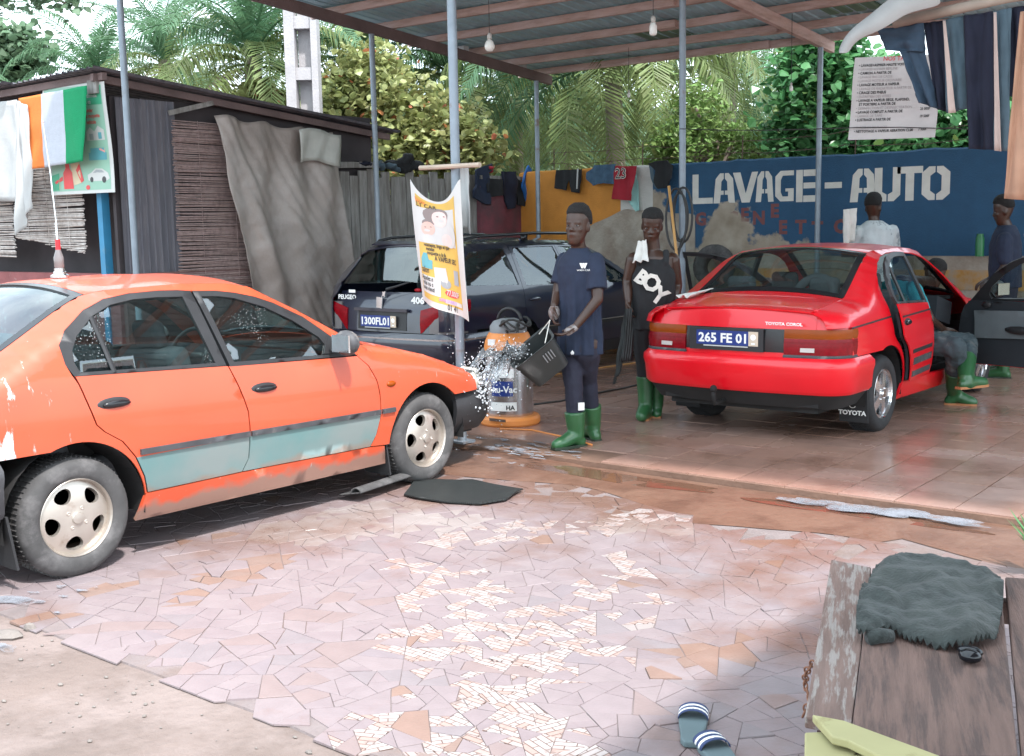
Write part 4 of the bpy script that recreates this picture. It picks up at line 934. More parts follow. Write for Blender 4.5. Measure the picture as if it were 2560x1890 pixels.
def make_sedan(label, loc, paint, doorp, group=None, kind='oval', tyre='rubber', open_doors=None, wheels='all', glass='car_glass', lamps=True, strip=True, bump=('worn_plastic', 'black_plastic'), rz=0.):
    s = sedan_spec(); t = thing('parked_car', label, 'car', loc, rz, group)
    open_doors = open_doors or {}
    # body sides
    for sg in (1, -1):
        top = [(y, ip(s.ZT, y)) for y in [-.885 + (2.02 + .885) * k / 60 for k in range(61)]]
        poly = top + [(1.955, .895), (1.885, .895)] + FWO[-2::-1][0:8] + RWO[-2::-1][0:9] + [(.024, .975)] + sh(RS[1:], -.004)
        a0 = 4; poly += arc(0, s.arch[0], 9, 180 - 68.8, 20)[0:] ; poly += [(-.145, .636), (-.69, .636), (-.69, .85), (-.885, .85)]
        side(s, 'side_panel', poly, sg, paint, t, step=.045)
        fp = [(a + .004, b) for a, b in FS[::-1]] + [(1.89, .90), (1.96, .90)] + [(y, ip(s.ZT, y)) for y in [2.02 + .96 * k / 20 for k in range(21)]] + [(2.955, .655), (2.985, .548), (2.727, .548)] + arc(s.wb, s.arch[1], 44.3, 176, 20)[1:] + [(2.07, .315)]
        side(s, 'front_wing', fp, sg, paint, t, step=.045)
        side(s, 'sill', [(.33, .20), (.375, .338), (.97, .338), (1.94, .318), (2.06, .308), (2.09, .19)], sg, paint, t, step=.06, thick=.02)
        # doors, each with frame, glass, handle and strip
        for nm, P, WO, WG, hinge in (('rear_door', sh(RS, .004)[::-1] + [(.036, .969)] + [(.916, .926)] + sh(MG, -.004), RWO, RWG, (.83, .93)), ('front_door', sh(MG, .004)[::-1] + [(.939, .921), (1.872, .884)] + sh(FS[1:], -.004), FWO, FWG, (.83, 1.93))):
            h = (sg * hinge[0], hinge[1], 0)
            d = side(s, nm, P, sg, doorp, t, step=.045, origin=h)
            side(s, 'window_frame', WO, sg, 'black_plastic', d, holes=[WG], step=.045, thick=.022, off=-.002); 
            for c in d.children: 
                if c.name.startswith('window_frame'): pass
            g = side(s, 'window_glass', [(a, b) for a, b in WG], sg, glass, d, step=.06, thick=.003, off=-.010)
            card = [(y, z) for y, z in P if z < .9]; 
            P2 = [(y + (.5 - (y - min(q[0] for q in P)) / (max(q[0] for q in P) - min(q[0] for q in P))) * .03, min(z, .90) if z > .88 else z + .01) for y, z in P]
            V, T = cdt(P2, (), .07); shell('door_card', [(sg * (SX(s, y, z) - .045), y, z) for y, z in V], T, (-sg, 0, 0), .02, 'door_card', d)
            yc = sum(q[0] for q in P) / len(P); B = MB()
            hy = (.215, .815) if nm == 'rear_door' else (1.135, .778); x = SX(s, hy[0], hy[1])
            B.mi = 0; B.ball((sg * (x - .004), hy[0], hy[1]), (.008, .100, .036), 16); B.mi = 1; B.ball((sg * (x + .006), hy[0] + .012, hy[1] + .002), (.014, .078, .019), 14); B.build('handle', ['black_plastic', 'black_gloss'], d, True)
            if strip:
                y0, y1 = (.335, 1.013) if nm == 'rear_door' else (1.025, 2.012)
                zz = lambda y: .572 - .018 * y
                V, T = cdt([(y0, zz(y0) - .02), (y1, zz(y1) - .02), (y1, zz(y1) + .008), (y0, zz(y0) + .008)], (), .05); shell('rub_strip', [(sg * (SX(s, y, z) + .014), y, z) for y, z in V], T, (sg, 0, 0), .016, 'worn_plastic', d)
            if nm == 'rear_door':
                B = MB(); p = [(sg * (SX(s, y, z) - .006), y, z) for y, z in ((.212, 1.236), (.232, 1.10), (.25, .965))]; B.tube(p, .013, 6); B.build('window_divider', 'black_plastic', d)
                if not strip: pass
            else:
                B = MB(); B.mi = 0; c = Vector((sg * .90, 1.70, .985)); B.ball(c, (.095, .06, .075), 14); B.beam((sg * .78, 1.73, .945), c, .06, .05); B.mi = 1; B.box(c + Vector((sg * .01, -.055, 0)), (.14, .012, .10)); flatshade(B.build('mirror', ['black_plastic' if not lamps else 'worn_plastic', 'chrome'], d), 60)
                V, T = cdt([(1.62, .925), (1.862, .897), (1.68, 1.02)], (), .08); shell('mirror_sail', [(sg * (SX(s, y, z) + .004), y, z) for y, z in V], T, (sg, 0, 0), .01, 'black_plastic', d)
            for c in list(d.children):      # pieces were built in car coordinates
                c.data.transform(Matrix.Translation((-h[0], -h[1], 0))) if c.location.length < 1e-6 else None
            # inner padding and pull of a door that stands open
            if (nm, sg) in open_doors:
                d.rotation_euler = (0, 0, open_doors[(nm, sg)])
                yy = .5 * (P[0][0] + 1.9) if nm == 'front_door' else .5
                ym = 1.45 if nm == 'front_door' else .62; hw = .36 if nm == 'front_door' else .22
                def inn(q, z): return Vector((sg * (SX(s, q, z) - .072), q, z)) - Vector(h)
                V, T = cdt([(ym - hw, .60), (ym + hw, .56), (ym + hw, .80), (ym - hw, .83)], (), .08); shell('cloth_panel', [inn(a, b) for a, b in V], T, (-sg, 0, 0), .012, 'door_cloth', d)
                B = MB(); B.ball(inn(ym - .12, .66) - Vector((sg * .03, 0, 0)), (.035, .15, .035), 10); B.build('armrest', 'black_plastic', d, True); B = MB(); B.ball(inn(ym + .22, .86), (.015, .05, .03), 8); B.build('inner_handle', 'black_plastic', d, True)
        # strip on the wing
        if strip:
            V, T = cdt([(2.028, .516), (2.14, .514), (2.14, .542), (2.028, .544)], (), .05); shell('rub_strip', [(sg * (SX(s, y, z) + .014), y, z) for y, z in V], T, (sg, 0, 0), .016, 'worn_plastic', t)
        B = MB(); x = SX(s, 2.12, .69); B.ball((sg * x, 2.12, .69), (.012, .042, .019), 10); B.build('side_indicator', 'lamp_amber', t, True)
        # wheel housings
        for cy, ra in ((0, s.arch[0]), (s.wb, s.arch[1])):
            B = MB(); n = 16; vs = []; fs = []
            for k in range(n + 1):
                a = R(-8 + 196 * k / n)
                for x in (.80, .50): vs.append((sg * x, cy + (ra + .004) * math.cos(a), .29 + (ra + .004) * math.sin(a)))
            for k in range(n): a = 2 * k; fs.append((a, a + 1, a + 3, a + 2))
            B.add(vs, fs); B.box((sg * .50, cy, .45), (.01, .80, .5)); B.build('wheel_housing', 'underbody', t)
        y_in = {'w': .79}
        make_wheel(t, s.tr - .006, 0, sg, .29, kind, tyre); make_wheel(t, s.tr - .006, s.wb, sg, .29, kind, tyre)
        # mud flaps
        for cy, dz in ((-.335, .30), (2.465 - .365, .36)):
            B = MB(); B.box((sg * .70, cy, .24), (.22, .012, .26), Matrix.Rotation(.14, 3, 'X')); B.build('mud_flap', 'rubber', t)
        # headlamp and rear lamp
        hl = wrapgrid(s, 'headlamp', sg * .44, sg * 1.03, .535, .655, 1, [(0, -.02), (.5, 0.0), (1, -.03)], 'lamp_clear', t, .03, 14)
    # top panels
    topp(s, 'boot_lid', -.875, -.385, paint, t)
    topp(s, 'rear_window', -.355, .235, glass, t, off=-.006, thick=.004, inset=.035); 
    for sx_ in (1, -1):     # black border of rear screen
        B = MB(); 
    def border(name, ya, yb, yi0, yi1):
        n = 12; P = []; T = []; loop = []; inner = []
        def pt(u, y, ins): xe = ip(s.XE, y) - ins; return (u * xe, y, ztop(s, u * xe, y) + .001)
        oq = [pt(-1 + 2 * k / n, ya, .004) for k in range(n)] + [pt(1, ya + (yb - ya) * k / n, .004) for k in range(n)] + [pt(1 - 2 * k / n, yb, .004) for k in range(n)] + [pt(-1, yb + (ya - yb) * k / n, .004) for k in range(n)]
        iq = [pt(-1 + 2 * k / n, yi0, .05) for k in range(n)] + [pt(1, yi0 + (yi1 - yi0) * k / n, .05) for k in range(n)] + [pt(1 - 2 * k / n, yi1, .05) for k in range(n)] + [pt(-1, yi1 + (yi0 - yi1) * k / n, .05) for k in range(n)]
        m = len(oq); P = oq + iq
        for k in range(m): a, b = k, (k + 1) % m; T += [(a, b, m + b), (a, m + b, m + a)]
        shell(name, P, T, (0, 0, 1), .012, 'black_gloss', t)
    border('rear_window_seal', -.378, .262, -.325, .215); border('windscreen_seal', 1.225, 2.05, 1.27, 1.98)
    topp(s, 'roof', .268, 1.222, paint, t); topp(s, 'windscreen', 1.24, 2.03, glass, t, off=-.006, thick=.004, inset=.035); topp(s, 'bonnet', 2.06, 3.02, paint, t, e1=.10)
    B = MB(); B.box((0, 2.02, .90), (1.3, .10, .03)); B.build('scuttle', 'black_plastic', t)
    # rear end
    wrapgrid(s, 'rear_panel', -.62, .62, .60, .972, -1, [(0, 0), (.55, .004), (.9, -.002), (1, -.012)], paint, t, .02, 30, .06)
    for sg in (1, -1):
        wrapgrid(s, 'rear_corner', sg * .615, sg * .99, .62, .955, -1, [(0, -.004), (.5, 0), (.85, -.004), (1, -.03)], paint, t, .02, 14, .06, lambda u, q: -.02 * q * max(0, (abs(u) - .62) / .3))
        for nm, z0, z1, m in (('tail_lamp', .655, .765, 'lamp_red'), ('rear_indicator', .768, .835, 'lamp_amber')):
            wrapgrid(s, nm, sg * .40, sg * .955, z0, z1, -1, [(0, .014), (.5, .020), (1, .016)], m, t, .02, 16, .06)
        wrapgrid(s, 'reverse_lamp', sg * .52, sg * .62, .675, .705, -1, [(0, .024), (1, .024)], 'lamp_pale', t, .004, 4, .06)
        for zz in (.715, .740): wrapgrid(s, 'lamp_rib', sg * .402, sg * .95, zz, zz + .005, -1, [(0, .0225), (1, .0225)], 'lamp_red', t, .004, 14, .06)
        wrapgrid(s, 'lamp_base', sg * .395, sg * .965, .625, .653, -1, [(0, .012), (.5, .02), (1, .014)], 'worn_plastic', t, .02, 16, .06)
    wrapgrid(s, 'garnish', -.395, .395, .665, .832, -1, [(0, .008), (.5, .010), (1, .006)], 'black_gloss', t, .012, 20, .06)
    wrapgrid(s, 'rear_bumper', -1.20, 1.20, .37, .632, -1, [(0, .012), (.1, .035), (.55, .045), (.72, .058), (.86, .055), (1, .015)], bump[0], t, .03, 60, 0, None)
    wrapgrid(s, 'rear_valance', -1.2, 1.2, .26, .368, -1, [(0, -.08), (1, .0)], 'underbody', t, .02, 30)
    # front end
    wrapgrid(s, 'front_bumper', -1.15, 1.15, .27, .535, 1, [(0, -.03), (.25, .02), (.6, .035), (.85, .03), (1, -.01)], bump[1], t, .03, 50); wrapgrid(s, 'grille', -.43, .43, .545, .64, 1, [(0, -.02), (1, -.045)], 'black_plastic', t, .02, 14)
    wrapgrid(s, 'nose_panel', -.5, .5, .635, .70, 1, [(0, -.03), (1, -.24)], paint, t, .015, 12)
    # underside and cabin
    B = MB(); B.box((0, 1.2, .27), (1.20, 3.9, .10)); B.box((0, 1.25, .26), (1.5, 1.5, .08)); B.box((0, -.55, .40), (1.25, .5, .26)); B.box((0, 2.65, .45), (.98, .9, .35)); B.build('floor_pan', 'underbody', t)
    B = MB(); B.box((0, 1.72, .80), (1.36, .40, .20), Matrix.Rotation(-.2, 3, 'X')); B.box((0, 1.5, .5), (.22, .9, .25)); B.build('dashboard', 'door_card', t)
    B = MB(); B.box((0, -.18, .90), (1.26, .42, .05)); B.build('parcel_shelf', 'seat_cloth', t)
    def seat(x, y, w, nm):
        B = MB()
        B.box((x, y, .44), (w, .50, .16)); B.box((x, y - .30, .74), (w, .14, .58), Matrix.Rotation(.22, 3, 'X'))
        for hx in ((x,) if w < .8 else (x - .35, x + .35)): B.box((hx, y - .37, 1.09), (.24, .08, .16), Matrix.Rotation(.2, 3, 'X'))
        o = B.build(nm, 'seat_cloth', t); bv = o.modifiers.new('b', 'BEVEL'); bv.width = .04; bv.segments = 3; flatshade(o, 50)
    seat(-.36, 1.12, .50, 'front_seat'); seat(.36, 1.12, .50, 'front_seat'); seat(0, .30, 1.20, 'rear_seat')
    B = MB(); MM = Matrix.Translation((-.36, 1.50, .86)) @ Matrix.Rotation(R(65), 4, 'X')
    B.lathe([(.185 + .014 * math.cos(q), .014 * math.sin(q)) for q in [2 * math.pi * k / 8 for k in range(8)]], 28, MM, True); B.box((-.36, 1.505, .86), (.30, .03, .05), Matrix.Rotation(.4, 3, 'X')); B.tube([(-.36, 1.50, .86), (-.36, 1.75, .74)], .025, 8); B.build('steering_wheel', 'black_plastic', t, True)
    B = MB(); B.box((0, 1.34, 1.30), (.20, .03, .055)); B.build('cabin_mirror', 'black_plastic', t)
    return t, s

OCX, OCY, RCX, RCY = -5.767, 2.878, -3.915, 8.427
orange, so = make_sedan('faded orange taxi sedan with pale teal lower doors, splashed with soap', (OCX, OCY, 0), 'orange_paint', 'orange_door_paint', tyre='dusty_rubber', glass='wet_glass')
# whip aerial on a magnet foot with a bottle-shaped coil
ae = MB(); q = onx(150, 690, OCX - .05); ax, ay, az = -.05, q.y - OCY, ztop(so, -.05, q.y - OCY) + .004
ae.mi = 0; ae.lathe([(0, 0), (.05, 0), (.05, .012), (.035, .02), (.035, .03), (.028, .034), (.028, .05), (0, .05)], 18, Matrix.Translation((ax, ay, az)))
ae.mi = 1; ae.lathe([(.022, .05), (.026, .06), (.026, .11), (.016, .14), (.014, .15)], 16, Matrix.Translation((ax, ay, az)))
ae.mi = 2; ae.lathe([(.013, .15), (.013, .205), (0, .205)], 12, Matrix.Translation((ax, ay, az)))
ae.mi = 0
ae.tube([(ax, ay, az + .2), (ax - .002, ay, az + .30)], .006, 8)
for k in range(5): ae.lathe([(.009, 0), (.009, .006)], 8, Matrix.Translation((ax - .001, ay, az + .23 + k * .014)))
ae.tube([(ax - .002, ay, az + .30), (ax - .015, ay - .005, az + .55), (ax - .04, ay - .012, az + .83)], .0028, 6); ae.ball((ax - .04, ay - .012, az + .835), .006, 8)
mat('red_plastic', (.55, .02, .03), .4); mat('smoke_plastic', (.16, .15, .15), .15)
flatshade(ae.build('aerial', ['chrome', 'smoke_plastic', 'red_plastic'], orange), 45)

red, sr = make_sedan('glossy red sedan with doors open under the carport roof', (RCX, RCY, FZ), 'red_paint', 'red_paint', kind='spoke', open_doors={('rear_door', 1): R(5), ('front_door', 1): R(66), ('front_door', -1): R(-55)}, strip=False, bump=('red_paint', 'red_paint'), glass='car_glass')
plate(red, (-.04, sr.rear - .012, .755), .50, .105, '265 FE 01')
B = MB(); B.box((-.05, sr.rear - .004, .745), (.60, .014, .165)); B.build('plate_recess', 'black_plastic', red)
emboss(red, 'TOYOTA COROL', (.40, sr.rear + .006, .862), .030, m='white_print', bold=.0012)
B = MB(); B.tube([(-.1, -.80, .28), (-.1, -.98, .27), (-.1, -1.0, .33), (-.1, -1.0, .36)], .016, 8); B.ball((-.1, -1.0, .385), .027, 12); B.build('tow_ball', 'underbody', red, True)
emboss(red, 'TOYOTA', (.70, -.356, .17), .046, 'flap_lettering', 'white_print', 1.1)
B = MB(); B.lathe([(.016, 0), (.012, .0), (.012, .001), (.016, .001)], 16, Matrix.Translation((.70, -.352, .235)) @ Matrix.Rotation(R(90), 4, 'X') @ Matrix.Scale(1.5, 4, (1, 0, 0)), True); B.build('flap_emblem', 'white_print', red)
# dark trim lines on the red flanks
for sg in (1, -1):
    V, T = cdt([(-.70, .835), (.06, .865), (.06, .878), (-.70, .848)], (), .05); shell('pinstripe', [(sg * (SX(sr, y, z) + .002), y, z) for y, z in V], T, (sg, 0, 0), .002, 'black_plastic', red)
for d in [c for c in red.children if c.name.startswith(('rear_door', 'front_door'))]:
    sg = 1 if d.location.x > 0 else -1; h = d.location
    y0, y1 = (.10, .95) if d.name.startswith('rear') else (.98, 1.92)
    for z0, dz, m in ((.862, .013, 'black_plastic'), (.565, .03, 'black_plastic'), (.47, .055, 'worn_plastic'), (.375, .045, 'worn_plastic')):
        ya = y0 if z0 > .8 else max(y0, .36) if z0 > .5 else max(y0, .40)
        V, T = cdt([(ya, z0), (y1, z0), (y1, z0 + dz), (ya, z0 + dz)], (), .05); shell('trim_band', [(sg * (SX(sr, y, z) + .003) - h.x, y - h.y, z) for y, z in V], T, (sg, 0, 0), .003, m, d)
    bf = [c for c in d.children if c.name.startswith('window_frame')]
# ring-shaped cushion on the red car's parcel shelf, a tissue beside it
B = MB(); B.lathe([(.15 + .035 * math.cos(q), .035 * math.sin(q)) for q in [2 * math.pi * k / 10 for k in range(10)]], 30, Matrix.Translation((RCX + .30, RCY - .14, FZ + 1.03)) @ Matrix.Rotation(R(62), 4, 'X'), True)
tag(B.build('ring_cushion', 'seat_cloth', None, True), 'dark ring cushion propped behind the rear screen of the red car', 'cushion')
# ================================================================== navy estate car
WGX, WGY = -7.92, 9.00
wag = thing('parked_car', 'dark navy estate car with roof rails parked nose to the wall', 'car', (WGX, WGY, FZ)); sw = wagon_spec()
QG = [(-.74, 1.045), (-.63, 1.30), (-.52, 1.365), (.02, 1.385), (.06, 1.015)]; RG = [(.175, 1.005), (.16, 1.385), (.87, 1.385), (.95, .982)]; FG = [(1.04, .98), (.97, 1.383), (1.28, 1.365), (1.58, 1.275), (2.06, 1.02), (2.08, .95)]
for sg in (1, -1):
    top = [(y, ip(sw.ZT, y)) for y in [-1.05 + 3.47 * k / 60 for k in range(61)]]
    poly = top + [(2.30, .955), (2.16, .955), (1.62, 1.285), (1.30, 1.385), (.95, 1.402), (.105, 1.402), (.105, .72)] + arc(0, .37, 70, 118, 10) + [(-.18, .62), (-1.05, .62)]
    side(sw, 'side_panel', poly, sg, 'navy_paint', wag, holes=[QG], step=.055)
    d1 = side(sw, 'rear_door', [(.111, .70), (.111, 1.397), (.90, 1.397), (.985, .98), (.985, .33), (.42, .33), (.37, .50), (.24, .63)], sg, 'navy_paint', wag, holes=[RG], step=.055)
    d2 = side(sw, 'front_door', [(.991, .33), (.991, .98), (.906, 1.397), (1.30, 1.380), (1.61, 1.280), (2.15, .952), (2.17, .75), (2.17, .45), (2.10, .33)], sg, 'navy_paint', wag, holes=[FG], step=.055)
    side(sw, 'front_wing', [(2.176, .45), (2.176, .75), (2.16, .95), (2.30, .95)] + [(y, ip(sw.ZT, y)) for y in [2.42 + .95 * k / 16 for k in range(17)]] + [(3.40, .50), (3.02, .50)] + arc(2.70, .37, 40, 172, 14) + [(2.20, .33)], sg, 'navy_paint', wag, step=.06)
    side(sw, 'sill', [(.35, .20), (.36, .325), (2.2, .325), (2.3, .2)], sg, 'black_plastic', wag, step=.08)
    side(sw, 'side_window', QG, sg, 'dark_glass', wag, step=.08, thick=.003, off=-.008); side(sw, 'window_glass', RG, sg, 'dark_glass', d1, step=.08, thick=.003, off=-.008); side(sw, 'window_glass', FG, sg, 'dark_glass', d2, step=.08, thick=.003, off=-.008)
    for d, hy in ((d1, .27), (d2, 1.20)):
        B = MB(); B.ball((sg * (SX(sw, hy, .86) + .008), hy, .86), (.016, .10, .02), 12); B.build('handle', 'navy_paint', d, True)
        z = .53; a, b = (.44, .98) if d is d1 else (1.0, 2.16)
        V, T = cdt([(a, z), (b, z), (b, z + .045), (a, z + .045)], (), .06); shell('rub_strip', [(sg * (SX(sw, y, q) + .012), y, q) for y, q in V], T, (sg, 0, 0), .014, 'black_plastic', d)
        V, T = cdt([(a, z + .034), (b, z + .034), (b, z + .043), (a, z + .043)], (), .06); shell('chrome_line', [(sg * (SX(sw, y, q) + .015), y, q) for y, q in V], T, (sg, 0, 0), .003, 'chrome', d)
    B = MB(); B.mi = 0; B.ball((sg * .985, 1.98, 1.03), (.10, .07, .075), 14); B.beam((sg * .84, 2.02, .98), (sg * .96, 1.99, 1.01), .05, .05); B.mi = 1; B.box((sg * .99, 1.915, 1.03), (.15, .01, .10)); flatshade(B.build('mirror', ['black_plastic', 'chrome'], wag), 60)
    # roof rail
    p = [(sg * .56, -.58, 1.40), (sg * .57, -.50, 1.475), (sg * .58, -.3, 1.505), (sg * .60, .6, 1.525), (sg * .60, 1.2, 1.515), (sg * .60, 1.42, 1.48), (sg * .60, 1.52, 1.40)]
    B = MB(); B.tube(p, .016, 8); B.box((sg * .595, .45, 1.48), (.03, .09, .06)); B.build('roof_rail', 'black_gloss', wag, True)
    for cy in (0, sw.wb):
        B = MB(); vs = []; fs = []
        for k in range(17):
            a = R(-8 + 196 * k / 16)
            for x in (.83, .52): vs.append((sg * x, cy + .374 * math.cos(a), .30 + .374 * math.sin(a)))
        for k in range(16): a = 2 * k; fs.append((a, a + 1, a + 3, a + 2))
        B.add(vs, fs); B.box((sg * .52, cy, .45), (.01, .82, .5)); B.build('wheel_housing', 'underbody', wag); make_wheel(wag, sw.tr, cy, sg, .305, 'nine')
    # tail lamps: red band sweeping up over a smoked lens
    wrapgrid(sw, 'tail_lamp_lens', sg * .60, sg * 1.02, .60, .88, -1, [(0, .004), (.5, .010), (1, .006)], 'smoke_plastic', wag, .02, 12, .05)
    wrapgrid(sw, 'tail_lamp', sg * .50, sg * 1.04, .60, .80, -1, [(0, .008), (.4, .018), (.7, .018), (1, .010)], 'lamp_red', wag, .02, 20, .05, lambda u, q: (.20 * min(1, max(0, (abs(u) - .52) / .26)) ** .8) * (1 - q) + (.02 + .10 * min(1, max(0, (abs(u) - .5) / .4))) * q)
    wrapgrid(sw, 'headlamp', sg * .42, sg * 1.0, .58, .70, 1, [(0, -.02), (.5, 0), (1, -.04)], 'lamp_clear', wag, .03, 12)
wrapgrid(sw, 'tailgate', -.66, .66, .60, .985, -1, [(0, .004), (.4, .010), (.8, .004), (1, -.035)], 'navy_paint', wag, .02, 30, .10)
for sg in (1, -1): wrapgrid(sw, 'rear_corner', sg * .655, sg * 1.16, .58, .96, -1, [(0, .0), (.5, .003), (1, -.04)], 'navy_paint', wag, .02, 14, .08)
topp(sw, 'rear_window', -.985, -.70, 'dark_glass', wag, off=-.004, thick=.004, inset=.03); topp(sw, 'window_top', -.70, -.60, 'navy_paint', wag, off=.006, step=.03)
B = MB(); B.box((0, -.63, 1.452), (1.0, .10, .012), Matrix.Rotation(.3, 3, 'X')); B.build('spoiler', 'navy_paint', wag)
topp(sw, 'roof', -.605, 1.46, 'navy_paint', wag); topp(sw, 'windscreen', 1.48, 2.40, 'dark_glass', wag, off=-.006, thick=.004, inset=.03); topp(sw, 'bonnet', 2.43, 3.45, 'navy_paint', wag, e1=.10)
wrapgrid(sw, 'rear_bumper', -1.40, 1.40, .28, .595, -1, [(0, -.02), (.2, .03), (.6, .05), (.85, .05), (1, .02)], 'navy_paint', wag, .03, 50); wrapgrid(sw, 'bumper_strip', -1.38, 1.38, .535, .552, -1, [(0, .052), (1, .056)], 'chrome', wag, .004, 50)
wrapgrid(sw, 'front_bumper', -1.2, 1.2, .25, .57, 1, [(0, -.03), (.4, .03), (1, 0)], 'navy_paint', wag, .03, 40)
B = MB(); B.box((0, 1.3, .27), (1.3, 4.2, .12)); B.box((0, 2.9, .5), (1.0, .9, .35)); B.box((0, -.7, .45), (1.3, .5, .25)); B.build('floor_pan', 'underbody', wag)
B = MB(); B.box((0, 2.0, .85), (1.4, .4, .2)); B.build('dashboard', 'door_card', wag)
for x, y, w in ((-.37, 1.35, .5), (.37, 1.35, .5), (0, .50, 1.25)):
    B = MB(); B.box((x, y, .48), (w, .5, .16)); B.box((x, y - .3, .78), (w, .14, .58), Matrix.Rotation(.22, 3, 'X'))
    for hx in ((x,) if w < .8 else (x - .36, x + .36)): B.box((hx, y - .38, 1.12), (.24, .08, .16))
    o = B.build('seat', 'seat_cloth', wag); bv = o.modifiers.new('b', 'BEVEL'); bv.width = .04; bv.segments = 2
yb = sw.rear
wrapgrid(sw, 'plate_recess', -.33, .33, .62, .80, -1, [(0, .010), (1, .014)], 'black_plastic', wag, .01, 10, .10)
plate(wag, (-.02, yb - .022, .705), .48, .11, '1300FL01')
B = MB(); B.beam((-.36, yb + .0, .815), (.36, yb + .0, .815), .03, .03); B.build('plate_lamp_bar', 'navy_paint', wag)
emboss(wag, 'PEUGEO', (-.52, yb + .052, .905), .062, xs=1.1, m='white_print'); emboss(wag, '406', (.46, yb + .040, .885), .085, xs=1.3, m='white_print', bold=.004)
B = MB(); B.prism([(-.04, -.05), (.03, -.055), (.045, .05), (-.035, .055)], .012, Matrix.Translation((-.02, yb + .012, .885)) @ Matrix.Rotation(R(90), 4, 'X')); B.build('badge_shield', 'chrome', wag)
B = MB(); B.prism([(-.03, -.03), (.0, -.012), (.015, -.03), (.02, .0), (.03, .03), (.0, .022), (-.012, .03), (-.01, .0)], .006, Matrix.Translation((.02, yb + .026, .965)) @ Matrix.Rotation(R(90), 4, 'X')); B.build('lion_badge', 'chrome', wag)
B = MB(); B.box((-.44, yb + .045, .985), (.09, .004, .03)); B.build('sticker', 'white_print', wag)
B = MB(); B.tube([(.02, -1.01, 1.01), (.16, -1.0, 1.045), (.42, -.93, 1.12)], [.016, .010, .006], 6); B.build('rear_wiper', 'black_plastic', wag)
B = MB(); B.lathe([(0, 0), (.04, 0), (.03, .03), (.012, .045), (0, .05)], 12, Matrix.Translation((.05, -.45, 1.465))); B.build('roof_aerial', 'black_plastic', wag, True)
B = MB(); B.ball((.30, -.86, 1.0), (.05, .03, .02), 8); B.ball((.42, -.86, 1.0), (.05, .03, .02), 8); B.build('shelf_trinket', 'red_plastic', wag, True)
# ================================================================== vegetation
def leafmat(name, col, var=.35, trans=.35, scale=1.2, rough=.5):
    m = bpy.data.materials.new(name); m.use_nodes = True; t = m.node_tree; N = t.nodes; L = t.links; p = N['Principled BSDF']; p.inputs['Roughness'].default_value = rough; p.inputs['Specular IOR Level'].default_value = .35
    ge = N.new('ShaderNodeNewGeometry'); n = N.new('ShaderNodeTexNoise'); n.inputs['Scale'].default_value = scale; n.inputs['Detail'].default_value = 4; L.new(ge.outputs['Position'], n.inputs['Vector'])
    ad = N.new('ShaderNodeMath'); ad.operation = 'MULTIPLY_ADD'; ad.inputs[1].default_value = .55; L.new(ge.outputs['Random Per Island'], ad.inputs[0]); L.new(n.outputs[0], ad.inputs[2])
    mr = N.new('ShaderNodeMapRange'); mr.inputs[1].default_value = .4; mr.inputs[2].default_value = 1.15; mr.inputs[3].default_value = 1 - var; mr.inputs[4].default_value = 1 + var; L.new(ad.outputs[0], mr.inputs[0])
    hv = N.new('ShaderNodeHueSaturation'); hv.inputs['Color'].default_value = (*col, 1); L.new(mr.outputs[0], hv.inputs['Value']); L.new(hv.outputs[0], p.inputs['Base Color'])
    hm = N.new('ShaderNodeMapRange'); hm.inputs[3].default_value = .485; hm.inputs[4].default_value = .515; L.new(ge.outputs['Random Per Island'], hm.inputs[0]); L.new(hm.outputs[0], hv.inputs['Hue'])
    tr = N.new('ShaderNodeBsdfTranslucent'); L.new(hv.outputs[0], tr.inputs[0]); ms = N.new('ShaderNodeMixShader'); ms.inputs[0].default_value = trans; L.new(p.outputs[0], ms.inputs[1]); L.new(tr.outputs[0], ms.inputs[2]); L.new(ms.outputs[0], N['Material Output'].inputs[0]); MATS[name] = m; return m
leafmat('palm_green', (.10, .20, .10), trans=.45); leafmat('palm_yellow', (.17, .22, .08), trans=.45); leafmat('palm_brown', (.22, .16, .09)); leafmat('almond_leaf', (.30, .32, .13), rough=.35); leafmat('almond_red', (.55, .20, .10)); leafmat('bush_leaf', (.07, .20, .07), var=.5, rough=.3); leafmat('feather_leaf', (.16, .25, .07)); leafmat('far_leaf', (.12, .19, .11))  # leaf greens lightened; distance haze is put into the colour
mat('palm_trunk', (.20, .165, .135), .9, var=.25, scale=6, bump=.5, bscale=12, stretch=(1, 1, 4)); mat('bark', (.16, .125, .10), .9, var=.25, scale=8, bump=.5)
